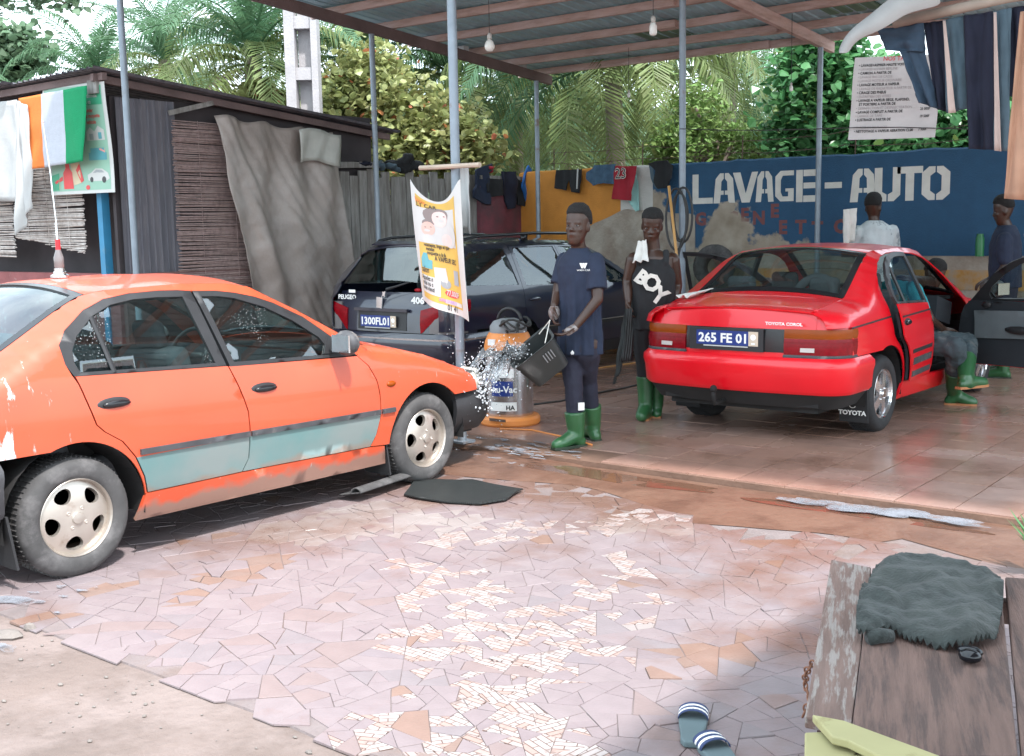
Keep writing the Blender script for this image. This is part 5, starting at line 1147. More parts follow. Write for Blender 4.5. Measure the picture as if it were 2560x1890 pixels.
def frond_mesh(name, L, droop, width, seed, m, n=64, hang=.5):
    """one palm leaf: a bending stalk with two rows of hanging leaflets; root at the origin, reaches along +y"""
    r_ = random.Random(seed); B = MB(); P = []; a = .0; p = Vector((0, 0, 0)); el = R(48)
    for k in range(n + 1):
        t = k / n; P.append(p.copy()); e = el - droop * t ** 1.25; p = p + Vector((0, math.cos(e), math.sin(e))) * (L / n)
    B.mi = 0; B.tube(P[::3] + [P[-1]], [.026 * (1 - .85 * k / (len(P[::3]))) for k in range(len(P[::3]) + 1)], 4, False)
    for k in range(4, n + 1):
        t = k / n; d = (P[k] - P[k - 1]).normalized(); sx = Vector((1, 0, 0)); up = sx.cross(d)
        ll = width * (math.sin(math.pi * min(1, .12 + t * .86)) ** .7) * r_.uniform(.85, 1.1)
        for s in (-1, 1):
            base = P[k] + d * r_.uniform(-.02, .02); dirv = (sx * s * .86 + d * .55 + up * .25).normalized(); hg = hang * r_.uniform(.7, 1.4)
            q1 = base + dirv * ll * .5 + Vector((0, 0, -.12 * hg * ll)); q2 = base + dirv * ll * (.5 + .42 * (1 - .4 * hg)) + Vector((0, 0, -.62 * hg * ll))
            w = d * .022 * (1.2 - .5 * t)
            B.add([base - w * .5, base + w * .5, q1 + w, q1 - w, q2], [(0, 1, 2, 3), (3, 2, 4)])
    o = B.build(name, [m], None); me = o.data; bpy.data.objects.remove(o); return me
FR = [frond_mesh('frond', 3.4, R(a), w, i, m, hang=h) for i, (a, w, m, h) in enumerate(((95, .75, 'palm_green', .5), (120, .8, 'palm_green', .75), (140, .8, 'palm_yellow', .9), (75, .7, 'palm_green', .4), (150, .75, 'palm_yellow', 1.0), (110, .8, 'palm_green', .7), (160, .7, 'palm_brown', 1.1)))]
def palm(px, py, dist, size, label, nf=22, lean=.3, seed=0, yellow=.25, ground_px=None):
    r_ = random.Random(seed); c = ond(px, py, dist); base = Vector((c.x + lean * r_.uniform(-1, 1), c.y + lean * r_.uniform(-1, 1), 0))
    t = thing('palm_tree', label, 'palm tree', tuple(base), 0, 'coconut palms behind the car wash')
    top = Vector(c) - base; B = MB(); P = [Vector((top.x * (k / 8) ** 1.5, top.y * (k / 8) ** 1.5, top.z * k / 8)) for k in range(9)]
    B.tube(P, [.19 - .008 * k for k in range(9)], 10); flatshade(B.build('trunk', 'palm_trunk', t), 60)
    for k in range(nf):
        a = k * 2.399963 + r_.uniform(-.25, .25); q = k / nf
        pick = r_.choice([0, 1, 5, 0, 3] if q < .6 else [1, 5, 2, 4]) if r_.random() > yellow * q * 1.5 else r_.choice([2, 4])
        if q > .93 and r_.random() < .5: pick = 6
        f = bpy.data.objects.new('frond', FR[pick]); link(f, t); f.location = top + Vector((0, 0, .05 - .25 * q)); sc = size * r_.uniform(.85, 1.1)
        f.rotation_euler = (R(40 - 95 * q + r_.uniform(-8, 8)), R(r_.uniform(-12, 12)), a); f.scale = (sc, sc, sc)
    return t
palm(412, 150, 23, .66, 'slender palm with upright fronds above the hut roof', seed=3, nf=26)
palm(238, 195, 25, .70, 'palm with a dense feathery head left of the front steel post', seed=8, nf=26)
palm(632, 135, 18, .84, 'palm with long drooping fronds just left of the concrete pole', seed=21, nf=28, yellow=.3)
palm(70, 340, 23, .62, 'low palm whose fronds fan out over the reed blinds', seed=14, nf=24)
palm(900, 130, 21, .9, 'palm behind the concrete pole half hidden by the roof edge', seed=31, nf=26)
palm(1130, 180, 21, .98, 'palm behind the centre post with hanging dark fronds', seed=37, nf=26)
palm(1290, 250, 23, .9, 'palm whose fronds hang beside the orange wall end', seed=44, nf=26)
palm(1530, 140, 18, 1.05, 'palm with broad fanned fronds above the black shorts', seed=52, nf=32, yellow=.5)
palm(1820, 140, 21, .95, 'palm with stiff yellowing fronds behind the hose post', seed=61, nf=30, yellow=.6)
palm(2010, 270, 24, .85, 'ragged palm seen between hose post and last post', seed=66, nf=24, yellow=.8)
palm(1420, 330, 26, .8, 'short palm low behind the orange painted wall', seed=72, nf=24)
def leaf_cluster(B, r_, c, n, spread, size, mi=0, flat=.5, asp=.45):
    for _ in range(n):
        p = c + Vector((r_.gauss(0, spread), r_.gauss(0, spread), r_.gauss(0, spread * .8))); s = size * r_.uniform(.45, 1.5)
        d = Vector((r_.gauss(0, 1), r_.gauss(0, 1), r_.gauss(.2, .6))).normalized(); n_ = Vector((r_.gauss(0, .7), r_.gauss(0, .7), 1)).normalized(); w = d.cross(n_).normalized() * s * asp; up = n_ * s * .12
        B.mi = mi if r_.random() > .03 else min(1, mi + 1)
        B.add([p, p + d * s * .35 + w + up, p + d * s * .75 + w * .8 + up, p + d * s, p + d * s * .75 - w * .8 + up, p + d * s * .35 - w + up], [(0, 1, 2, 3, 4, 5)])
def broadleaf(label, cpx, dist, lobes, size, mats, seed, n=60, name='broadleaf_tree', cat='tree', sp=.28, asp=.45):
    """lobes: (px, py, radius m) of leafy masses at this distance"""
    r_ = random.Random(seed); b = ond(cpx[0], cpx[1], dist); t = thing(name, label, cat, (b.x, b.y, 0)); B = MB(); S = MB(); o3 = Vector((b.x, b.y, 0))
    S.tube([(0, 0, 0), (.05, 0, b.z * .5), (0, 0, b.z)], [.13, .10, .07], 8)
    for px, py, rr in lobes:
        c = ond(px, py, dist + r_.uniform(-.5, .6)) - o3; S.tube([Vector((0, 0, b.z * .6)), (Vector((0, 0, b.z)) + c) / 2 + Vector((0, 0, .1)), c], [.06, .04, .015], 5)
        for k in range(n):
            v = Vector((r_.gauss(0, 1), r_.gauss(0, 1), r_.gauss(0, 1))).normalized() * rr * r_.uniform(.45, 1) ** .6
            leaf_cluster(B, r_, c + v, 9, sp * .5, size, 0, asp=asp)
    o = B.build('crown', mats, t); S.build('trunk', 'bark', t, True); return t
broadleaf('broad-leaved tree with yellow-green leaves and a few red ones above the fence', (1000, 430), 17.5, [(860, 260, .55), (930, 190, .45), (960, 300, .7), (1040, 330, .75), (1110, 360, .6), (900, 360, .6), (1000, 380, .7), (1180, 385, .4), (850, 340, .5), (640, 262, .16), (690, 270, .16)], .105, ['almond_leaf', 'almond_red'], 4, 120)
broadleaf('dense dark green bush with large glossy leaves behind the blue wall', (2250, 400), 15.6, [(2030, 190, .5), (2060, 260, .5), (2090, 330, .5), (2000, 340, .35), (2160, 350, .5), (2260, 350, .5), (2350, 330, .5), (2420, 370, .4), (2200, 250, .5), (2300, 250, .5), (2080, 150, .4), (2180, 370, .4), (2330, 375, .35), (2450, 300, .45), (2520, 330, .5)], .115, ['bush_leaf', 'feather_leaf'], 9, 120, 'leafy_bush', 'bush')
broadleaf('light feathery shrub rising over the wall beside the hose post', (1760, 370), 16.5, [(1740, 270, .35), (1760, 330, .45), (1830, 370, .35), (1700, 350, .3), (1900, 385, .3), (1660, 390, .25)], .10, ['feather_leaf', 'almond_leaf'], 13, 70, 'feathery_shrub', 'shrub', .2, .2)
broadleaf('tall dark spreading tree far behind the hut', (60, 200), 34, [(0, 120, .45), (40, 115, .38), (75, 140, .32), (15, 170, .5), (0, 230, .6)], .24, ['far_leaf', 'far_leaf'], 17, 55, sp=.5)
broadleaf('dark leafy twigs of a tree hanging into the top of the sky', (-260, -120), 14, [(105, -18, .12), (150, -8, .10), (8, 2, .08), (60, -30, .15), (165, 8, .05)], .08, ['far_leaf', 'far_leaf'], 19, 10, sp=.2)
# distant wood that closes the view between the trunks
r_ = random.Random(77); B = MB()
for k in range(240):
    px = r_.uniform(-250, 2800); c = ond(px, r_.uniform(300, 560), r_.uniform(32, 40)); 
    for _ in range(14): leaf_cluster(B, r_, c + Vector((r_.gauss(0, .7), r_.gauss(0, .7), r_.gauss(0, .5))), 4, .3, .5)
tag(B.build('distant_wood', ['far_leaf', 'feather_leaf']), 'mass of distant green trees closing the view behind the palms', 'wood', kind='stuff')
# ================================================================== people
mat('skin', (.047, .0205, .012), .38, var=.12, scale=12); mat('hair', (.010, .009, .009), .9, var=.2, scale=60, bump=.6, bscale=160); mat('eye_white', (.16, .14, .13), .4); mat('soapy_skin', (.22, .20, .195), .5, var=.45, scale=30, second=(.10, .055, .04), mask=(.5, .6), mscale=26)
mat('navy_cloth', (.015, .023, .048), .9, var=.15, scale=14, bump=.12, bscale=22); mat('track_cloth', (.017, .018, .034), .85, var=.15, scale=14, bump=.1); mat('black_cloth', (.016, .017, .019), .9, var=.15, scale=14, bump=.12, bscale=22); mat('jean_cloth', (.045, .065, .075), .9, var=.3, scale=10, bump=.15, second=(.16, .16, .15), mask=(.52, .7), mscale=5)
mat('pale_shirt', (.52, .57, .58), .9, var=.12, scale=9, bump=.1, second=(.28, .32, .34), mask=(.55, .62), mscale=11); mat('teal_cloth', (.03, .30, .34), .9); mat('green_boot', (.028, .11, .040), .32, var=.15, scale=8, coat=.2); mat('boot_sole', (.42, .17, .07), .7); mat('dark_sole', (.02, .035, .02), .6)
def limb(B, pts, n=10):
    """round-ended tapering limb through (point, radius) pairs"""
    for (a, ra), (b, rb) in zip(pts, pts[1:]): B.tube([a, b], [ra, rb], n)
    for a, ra in pts: B.ball(a, ra, n)
def etube(B, rings, U, V, n=18):
    """upright body section: rings of (centre, half width, half depth)"""
    vs = []; fs = []
    for c, a, b in rings:
        for k in range(n): t = 2 * math.pi * k / n; vs.append(Vector(c) + U * (a * math.cos(t)) + V * (b * math.sin(t)))
    for i in range(len(rings) - 1):
        for k in range(n): p = i * n + k; q = i * n + (k + 1) % n; fs.append((p, q, q + n, p + n))
    fs += [tuple(range(n - 1, -1, -1)), tuple((len(rings) - 1) * n + k for k in range(n))]; B.add(vs, fs)
def organic(B, name, m, parent, vox=.008, smooth=4, crease=0.):
    """closed pieces fused into one continuous skin"""
    o = wbuild(B, name, m, parent); r_ = o.modifiers.new('fuse', 'REMESH'); r_.mode = 'VOXEL'; r_.voxel_size = vox; r_.use_smooth_shade = True
    s_ = o.modifiers.new('soft', 'SMOOTH'); s_.iterations = smooth; s_.factor = .5
    if crease:
        tx = bpy.data.textures.new('folds', 'CLOUDS'); tx.noise_scale = .075; d = o.modifiers.new('folds', 'DISPLACE'); d.texture = tx; d.strength = crease; d.texture_coords = 'GLOBAL'
    return o
def hand(B, wrist, tip_dir, side_dir, curl_dir, curl=.6, size=1.):
    """palm, four unequal bent fingers and a thumb that leaves the side of the palm"""
    w = Vector(wrist); f = tip_dir.normalized(); sd = (side_dir - f * side_dir.dot(f)).normalized(); c = (curl_dir - f * curl_dir.dot(f)).normalized()
    M = Matrix((sd, f, c)).transposed().to_4x4(); B.ball(w + f * .048 * size, (.041 * size, .055 * size, .019 * size), 12, M); limb(B, [(w, .026), (w + f * .03, .026)])
    for i, (o_, L) in enumerate(((-.031, .068), (-.010, .080), (.011, .075), (.030, .058))):
        k = w + f * .088 * size + sd * o_ * size; L *= size; a1 = curl * .5; a2 = curl * 1.4; p1 = k + (f * math.cos(a1) + c * math.sin(a1)) * L * .5; p2 = p1 + (f * math.cos(a2) + c * math.sin(a2)) * L * .35; p3 = p2 + (f * math.cos(a2 + curl * .5) + c * math.sin(a2 + curl * .5)) * L * .25
        limb(B, [(k - f * .02, .0105), (k, .0105), (p1, .0095), (p2, .0085), (p3, .0075)], 8)
    b = w + f * .025 * size - sd * .030 * size; limb(B, [(b, .014), (b + (f * .6 - sd * .75 + c * .3).normalized() * .04, .012), (b + (f * .9 - sd * .55 + c * .6).normalized() * .072, .0095)], 8)
def draped(B, rings, U, V, n=44, k=7, ph=.6):
    """garment section with soft vertical folds that deepen towards the hem"""
    vs = []; fs = []
    for j, (c, a, b, fo) in enumerate(rings):
        for i in range(n): t = 2 * math.pi * i / n; m_ = 1 + fo / max(a, b) * (math.sin(k * t + ph + .25 * j) + .6 * math.sin((k * 2 + 1) * t + 1.7 * ph - .3 * j)); vs.append(Vector(c) + U * (a * m_ * math.cos(t)) + V * (b * m_ * math.sin(t)))
    for r0 in range(len(rings) - 1):
        for i in range(n): p = r0 * n + i; q = r0 * n + (i + 1) % n; fs.append((p, q, q + n, p + n))
    fs += [tuple(range(n - 1, -1, -1)), tuple((len(rings) - 1) * n + i for i in range(n))]; B.add(vs, fs)
def sleeve(B, a, b, r0, r1_):
    a = Vector(a); b = Vector(b); B.ball(a, r0, 14); B.tube([a, a.lerp(b, .5), b], [r0, (r0 + r1_) / 2, r1_], 18)
class Eyes:
    def __init__(s, E): s.E = E
def put_eyes(ey, parent):
    n = len(ey.E.f) // 2
    k = len(ey.E.v) // 2
    for h in (0, 1):
        B = MB(); B.v = ey.E.v[h * k:(h + 1) * k]; B.f = [tuple(i - h * k for i in f) for f in ey.E.f[h * n:(h + 1) * n]]; B.m = ey.E.m[h * n:(h + 1) * n]; wbuild(B, 'eye', ['eye_white', 'hair'], parent, True)
def head(B, c, f, up, h=.262, hairs=None, parent=None, nm='hair', hair_h=.03):
    """skull, jaw, brow, nose, lips, ears; c is the centre of the head. returns eye and hair builders"""
    f = f.normalized(); up = up.normalized(); r = f.cross(up).normalized(); up = r.cross(f).normalized(); M = Matrix((r, f, up)).transposed(); k = h / .235; M4 = M.to_4x4()
    q = lambda x, y, z: Vector(c) + M @ Vector((x * k, y * k, z * k))
    prof = ((-.121, .022, .058, .022), (-.108, .038, .074, .000), (-.085, .050, .079, -.028), (-.055, .059, .079, -.052), (-.020, .066, .077, -.078), (.015, .071, .076, -.095), (.050, .074, .075, -.101), (.080, .071, .066, -.096), (.106, .055, .044, -.074), (.121, .026, .008, -.036))
    def loft(M_, rows, n=22):
        vs = []; fs = []
        for z, w, yf, yb in rows:
            for i in range(n): t = 2 * math.pi * i / n; cx, sy = math.cos(t), math.sin(t); vs.append(q(w * math.copysign(abs(cx) ** .9, cx), (yf + yb) / 2 + (yf - yb) / 2 * math.copysign(abs(sy) ** .9, sy), z))
        for r0 in range(len(rows) - 1):
            for i in range(n): a_ = r0 * n + i; b_ = r0 * n + (i + 1) % n; fs.append((a_, b_, b_ + n, a_ + n))
        fs += [tuple(range(n - 1, -1, -1)), tuple((len(rows) - 1) * n + i for i in range(n))]; M_.add(vs, fs)
    loft(B, prof)
    limb(B, [(q(0, .074, .012), .007 * k), (q(0, .086, -.020), .011 * k)], 8); 
    for s in (-1, 1):
        limb(B, [(q(s * .012, .071, .026), .008 * k), (q(s * .044, .058, .024), .009 * k)], 8); B.ball(q(s * .012, .081, -.023), .009 * k, 8); B.ball(q(s * .042, .050, -.020), .018 * k, 8)
        B.ball(q(s * .072, -.012, -.008), (.008 * k, .017 * k, .030 * k), 10, M4)
    limb(B, [(q(-.020, .073, -.051), .007 * k), (q(0, .080, -.049), .009 * k), (q(.020, .073, -.051), .007 * k)], 8); limb(B, [(q(-.015, .073, -.062), .008 * k), (q(.015, .073, -.062), .008 * k)], 8)
    E = MB()
    for s in (-1, 1): E.mi = 0; E.ball(q(s * .030, .0665, .006), (.0125 * k, .008 * k, .0055 * k), 10, M4); E.mi = 1; E.ball(q(s * .030 - .001, .0725, .006), .0052 * k, 8)
    Hh = MB(); loft(Hh, tuple((z + (hair_h * max(0, (z - .05) / .07)), w + .006, (yf + .006) if z > .075 else yf - .012 - .5 * (.075 - z), yb - .007) for z, w, yf, yb in ((.012, .0655, .03, -.095), (.035, .0715, .055, -.099), (.055, .074, .070, -.101), (.080, .071, .066, -.096), (.106, .055, .044, -.074), (.121, .026, .008, -.036))))
    return Eyes(E), Hh
def boot(parent, ankle, knee, toe, m='green_boot', sole='dark_sole', top_r=.078, hgt=None):
    """rubber boot: shaft up the calf, foot and a sole on the ground"""
    a = Vector(ankle); k = Vector(knee); t = Vector(toe); d = (t - a); d.z = 0; d.normalize(); z0 = min(a.z, t.z)
    B = MB(); top = a.lerp(k, .78) if hgt is None else a + (k - a).normalized() * hgt
    heel = Vector((a.x, a.y, t.z)) - d * .035
    ux = (top - a).normalized(); top2 = top + ux * top_r * .8; B.tube([top2, a.lerp(top2, .82), a.lerp(top2, .4), a + Vector((0, 0, .01)), a - Vector((0, 0, .03))], [top_r * 1.02, top_r * .97, top_r * .88, .060, .058], 18); limb(B, [(heel + Vector((0, 0, .035)), .045), (a - Vector((0, 0, .02)) + d * .02, .058), (heel + d * .14 + Vector((0, 0, .045)), .048), (t - d * .05 + Vector((0, 0, .035)), .046), (t - d * .03 + Vector((0, 0, .03)), .040)], 12)
    o = organic(B, 'boot', m, parent, .009, 4)
    S = MB(); s = Vector((-d.y, d.x, 0)); P = []
    for x, w in ((-.045, .030), (-.01, .040), (.06, .036), (.13, .044), (.19, .045), (.235, .030)): P.append((x, w))
    L_ = (t - heel).length / .235; out = [heel + d * x * L_ + s * w for x, w in P] + [heel + d * x * L_ - s * w for x, w in P[::-1]]
    n = len(out); zz = t.z; S.add([Vector((p.x, p.y, zz - .004)) for p in out] + [Vector((p.x, p.y, zz + .016)) for p in out], [tuple(range(n - 1, -1, -1)), tuple(range(n, 2 * n))] + [(i, (i + 1) % n, (i + 1) % n + n, i + n) for i in range(n)]); wbuild(S, 'boot_sole', sole, parent)
def decal(parent, txt, c, rt, up, size, m, name, bold=.0, xs=1., off=.004, surf=None):
    n = rt.cross(up).normalized(); v, f = text_mesh(txt, size, bold, 'CENTER', xs); B = MB(); B.add([Vector(c) + rt * a + up * b + n * off + (surf(a, b) if surf else Vector()) for a, b in v], f); o = wbuild(B, name, m, parent); o['kind'] = 'stuff'; return o
Zv = Vector((0, 0, 1))

# ---- man in navy tunic throwing water
D1 = 8.16; J = lambda px, py, dd=0.: ond(px, py, D1 + dd)
f1 = (-RGT * .62 - FWD * .78).normalized(); r1 = f1.cross(Zv).normalized()
base = onz(1440, 1122, FZ); p1 = thing('person', 'man in navy tunic and green boots swinging a black basin of water', 'person', (base.x, base.y, FZ))
hc = J(1444, 566, -.02); nk = J(1446, 628); shL = J(1490, 654, -.10); shR = J(1412, 652, .10); pel = J(1448, 858)
elL, wrL = J(1494, 748, -.17), J(1438, 818, -.22); elR, wrR = J(1394, 732, .05), J(1385, 764, -.04)
B = MB(); E, Hh = head(B, hc, (-RGT * .50 - FWD * .87), Zv + RGT * .03)
limb(B, [(hc + Vector((0, 0, -.08)), .052), (nk, .058)]); etube(B, [(nk - Zv * .02, .065, .055), (nk - Zv * .08, .13, .075), (nk - Zv * .25, .125, .08), (pel, .115, .08)], r1, f1)
limb(B, [(shL, .055), (elL, .040), (wrL, .027)]); limb(B, [(shR, .055), (elR, .040), (wrR, .027)])
hand(B, wrL, (J(1412, 834, -.24) - wrL), FWD * -1, -RGT + Zv * -.4, .8); hand(B, wrR, Vector((0, 0, -1)) - RGT * .1, FWD, RGT * .6 - FWD * .4, .9)
limb(B, [(pel + r1 * .08, .085), (J(1436, 958, .0), .042), (J(1438, 1060, 0), .038)]); limb(B, [(pel - r1 * .08, .085), (J(1468, 950, .13), .042), (J(1480, 1050, .2), .038)])
organic(B, 'body', 'skin', p1, .0065, 3); put_eyes(E, p1); o = organic(Hh, 'hair', 'hair', p1, .008, 2, .006)
B = MB(); draped(B, [(nk + Zv * .022, .068, .066, 0), (nk - Zv * .010, .108, .085, 0), (nk - Zv * .055, .150, .100, 0), (nk - Zv * .10, .172, .112, 0), (nk - Zv * .20, .170, .118, .004), (nk - Zv * .34, .158, .114, .010), (J(1449, 790), .156, .114, .014), (J(1448, 850), .166, .120, .018), (J(1448, 884), .170, .122, .020)], r1, f1)
sleeve(B, shL + Zv * .005, shL.lerp(elL, .74), .062, .074); sleeve(B, shR + Zv * .005, shR.lerp(elR, .74), .060, .070)
organic(B, 'tunic', 'navy_cloth', p1, .008, 2, .010)
B = MB(); kF, aF, kB, aB = J(1433, 955, -.03), J(1440, 1060, -.02), J(1470, 948, .14), J(1481, 1050, .20)
limb(B, [(pel + r1 * .02, .112), (pel + r1 * .072 - Zv * .06, .094), (kF, .070), (kF.lerp(aF, .8), .062)]); limb(B, [(pel - r1 * .02, .112), (pel - r1 * .072 - Zv * .06, .094), (kB, .070), (kB.lerp(aB, .8), .060)]); organic(B, 'trousers', 'track_cloth', p1, .009, 3, .014)
boot(p1, J(1440, 1082, -.02), kF, onz(1382, 1124, FZ + .004), top_r=.078, hgt=.095); boot(p1, J(1482, 1062, .22), kB, onz(1452, 1092, FZ + .004) , top_r=.078, hgt=.095)
B = MB(); limb(B, [(wrL, .0285), (wrL + (J(1412, 834, -.24) - wrL).normalized() * .06, .03)]); organic(B, 'soap_suds', 'soapy_skin', p1, .007, 1); B = MB(); B.ball(wrR - Zv * .05, (.044, .044, .06), 10); organic(B, 'soap_suds', 'soapy_skin', p1, .007, 1)
cen = J(1450, 668, -.10) ; decal(p1, 'W', cen - FWD * .055 + RGT * .02, RGT, Zv, .036, 'white_print', 'chest_logo', .006); decal(p1, 'WASH CAR', cen - FWD * .06 + RGT * .02 - Zv * .025, RGT, Zv, .018, 'white_print', 'chest_lettering')
B = MB(); B.box(J(1453, 1016, -.09), (.045, .012, .055), Matrix.Rotation(CA + .3, 3, 'Z')); wbuild(B, 'trouser_patch', 'white_print', p1)
B = MB()
for k, (a, h) in enumerate(((-.45, .022), (0, .03), (.45, .022))):
    c = J(1431, 886, -.125); B.prism([(-.006, 0), (.006, 0), (.008, h * .6), (0, h), (-.008, h * .6)], .003, Matrix.Translation(c) @ Matrix.Rotation(CA, 4, 'Z') @ Matrix.Rotation(R(90), 4, 'X') @ Matrix.Rotation(a, 4, 'Z'))
wbuild(B, 'trouser_logo', 'white_print', p1)

# ---- man in black vest lettered BOY, towel on his shoulder
D2 = 9.25; J = lambda px, py, dd=0.: ond(px, py, D2 + dd)
f2 = (-FWD - RGT * .15).normalized(); r2 = f2.cross(Zv).normalized()
base = onz(1625, 1042, FZ); p2 = thing('person', 'man in black sleeveless vest lettered BOY holding black floor mats', 'person', (base.x, base.y, FZ))
hc = J(1630, 566, -.02); nk = J(1632, 624); shR = J(1584, 650, .0); shL = J(1680, 650, .02); pel = J(1632, 800)
elR, wrR = J(1569, 704, .02), J(1571, 752, -.06); elL, wrL = J(1693, 714, .06), J(1684, 762, -.02)
B = MB(); E, Hh = head(B, hc, (-FWD - RGT * .25 - Zv * .35), Zv - FWD * .3, hair_h=.012)
limb(B, [(hc + Vector((0, 0, -.07)), .056), (nk, .064)]); etube(B, [(nk - Zv * .01, .08, .065), (nk - Zv * .06, .17, .09), (nk - Zv * .25, .165, .11), (pel, .15, .11)], r2, f2)
for sh_, el, wr in ((shR, elR, wrR), (shL, elL, wrL)): limb(B, [(sh_, .064), (sh_.lerp(el, .4), .056), (el, .043), (el.lerp(wr, .35), .044), (wr, .028)])
hand(B, wrR, -Zv - RGT * .1, FWD, RGT, 1.0); hand(B, wrL, -Zv - FWD * .3, -FWD, -RGT, .5)
for s, kn, an in ((1, J(1612, 922, .0), J(1614, 1010, .0)), (-1, J(1642, 918, .06), J(1640, 1000, .1))): limb(B, [(pel + r2 * .08 * s, .085), (kn, .055), (an, .045)])
organic(B, 'body', 'skin', p2, .0065, 3); put_eyes(E, p2); organic(Hh, 'hair', 'hair', p2, .008, 2, .004)
B = MB(); draped(B, [(nk - Zv * .075, .125, .100, 0), (nk - Zv * .12, .152, .118, 0), (nk - Zv * .20, .182, .130, .002), (nk - Zv * .35, .186, .134, .008), (pel + Zv * .04, .182, .132, .012), (J(1634, 822), .184, .132, .016)], r2, f2)
for s_ in (1, -1):
    for fb in (1, -1): limb(B, [(nk - Zv * .028 + r2 * .105 * s_ + f2 * .03 * fb, .028), (nk - Zv * .10 + r2 * .100 * s_ + f2 * .070 * fb, .034)])
organic(B, 'vest', 'black_cloth', p2, .008, 2, .010)
B = MB(); kn1, an1, kn2, an2 = J(1612, 922, .0), J(1614, 1012, .0), J(1642, 918, .06), J(1641, 1002, .1)
limb(B, [(pel, .12), (pel + r2 * .085 - Zv * .06, .105), (kn1, .070), (kn1.lerp(an1, .5), .06)]); limb(B, [(pel - r2 * .085 - Zv * .06, .105), (kn2, .070), (kn2.lerp(an2, .5), .06)]); organic(B, 'trousers', 'black_cloth', p2, .009, 3, .012)
boot(p2, J(1614, 1015, .0), kn1, onz(1606, 1052, FZ + .004), sole='boot_sole', top_r=.072, hgt=.19); boot(p2, J(1641, 1005, .1), kn2, onz(1640, 1036, FZ + .004), sole='boot_sole', top_r=.072, hgt=.19)
mat('worn_white', (.66, .64, .58), .8, var=.2, scale=14)
c = J(1628, 712) - FWD * .147; d_ = (RGT * .80 - Zv * .60).normalized(); u_ = (RGT * .60 + Zv * .80).normalized()
for ch, px, py, sz in (('B', 1590, 704, .150), ('O', 1612, 720, .185), ('Y', 1632, 752, .185)):
    c = J(px, py) - FWD * (.150 + .0 * sz); n = d_.cross(u_).normalized(); v, f = text_mesh(ch, sz, .008, 'CENTER', .95)
    B = MB(); bx = .8; B.add([Vector(c) + d_ * a + u_ * b - FWD * .004 + FWD * (1.6 * ((Vector(c) + d_ * a + u_ * b - J(1630, 712)).dot(RGT)) ** 2) for a, b in v], f); wbuild(B, 'vest_letter', 'worn_white', p2)
# towel over the man's shoulder
def cloth(name, label, cat, corners, m, nu=22, nv=26, folds=.02, nf=3.0, seed=0, thick=.006, nrm=None, group=None, bulge=0., ragged=.0, parent=None):
    """hanging cloth spanned between four corners (top left, top right, bottom right, bottom left) with vertical folds"""
    a, b, c, d = [Vector(q) for q in corners]; nrm = Vector(nrm) if nrm is not None else (b - a).cross(d - a).normalized(); vs = []; fs = []
    for j in range(nv + 1):
        t = j / nv
        for i in range(nu + 1):
            u = i / nu; p = a.lerp(b, u).lerp(d.lerp(c, u), t)
            w = folds * (.25 + .75 * t) * math.sin(2 * math.pi * nf * u + seed + 1.3 * math.sin(2.5 * t + seed)) + folds * .7 * noise.noise(Vector((u * 5 + seed, t * 4, seed))) + bulge * math.sin(math.pi * u) * math.sin(math.pi * t)
            p = p + nrm * w
            if ragged and j == nv: p = p + Vector((0, 0, ragged * noise.noise(Vector((u * 9, seed, 1)))))
            vs.append(p)
    for j in range(nv):
        for i in range(nu): q = j * (nu + 1) + i; fs.append((q, q + 1, q + nu + 2, q + nu + 1))
    base = sum((Vector(q) for q in corners), Vector()) / 4
    o = mkobj(name, [v - base for v in vs], fs, m, parent, True, None, base); s_ = o.modifiers.new('t', 'SOLIDIFY'); s_.thickness = thick
    if label: tag(o, label, cat, group)
    return o
mat('towel_white', (.70, .68, .64), .95, var=.1, scale=10, bump=.3, bscale=90)
tw = cloth('towel', 'white towel over the shoulder of the man in the BOY vest', 'towel', [J(1596, 604, -.03), J(1617, 600, -.07), J(1620, 652, -.16), J(1579, 656, -.14)], 'towel_white', 16, 18, .014, 2.2, 2, bulge=.03)
# black rubber mats hanging from his hand
mat('mat_rubber', (.018, .022, .022), .55, var=.2, scale=20, bump=.3, bscale=90)
cloth('rubber_mat', 'black rubber car mat dangling from the hand of the man in the BOY vest', 'car mat', [J(1562, 772, -.10), J(1576, 772, -.10), J(1552, 940, -.14), J(1528, 962, -.10)], 'mat_rubber', 8, 14, .02, .8, 1, .008, RGT)
cloth('rubber_mat', 'shorter black rubber car mat held beside the long dangling one', 'car mat', [J(1566, 772, -.13), J(1578, 772, -.13), J(1578, 900, -.16), J(1556, 905, -.20)], 'mat_rubber', 8, 14, .02, .8, 4, .008, RGT)

# ---- man in pale shirt behind the red car
D3 = 12.3; J = lambda px, py, dd=0.: ond(px, py, D3 + dd)
f3 = (FWD * .8 + RGT * .6).normalized(); r3 = f3.cross(Zv).normalized(); b = ond(2188, 700, D3); p3 = thing('person', 'man in pale grey shirt seen from behind beyond the red car', 'person', (b.x, b.y, FZ))
hc = J(2184, 520); nk = J(2186, 556); pel = Vector((b.x, b.y, .98)); shA, shB = J(2144, 580, .03), J(2230, 578, -.02)
B = MB(); E, Hh = head(B, hc, f3 - Zv * .15, Zv); limb(B, [(hc - Zv * .08, .055), (nk, .06)]); etube(B, [(nk - Zv * .03, .08, .07), (nk - Zv * .09, .18, .10), (nk - Zv * .3, .17, .11), (pel, .15, .11)], r3, f3)
for sh_, el, wr in ((shA, J(2140, 640, .10), J(2150, 630, .32)), (shB, J(2238, 650, .06), J(2225, 660, .30))): limb(B, [(sh_, .06), (el, .042), (wr, .028)]); hand(B, wr, FWD, RGT, -Zv, .6)
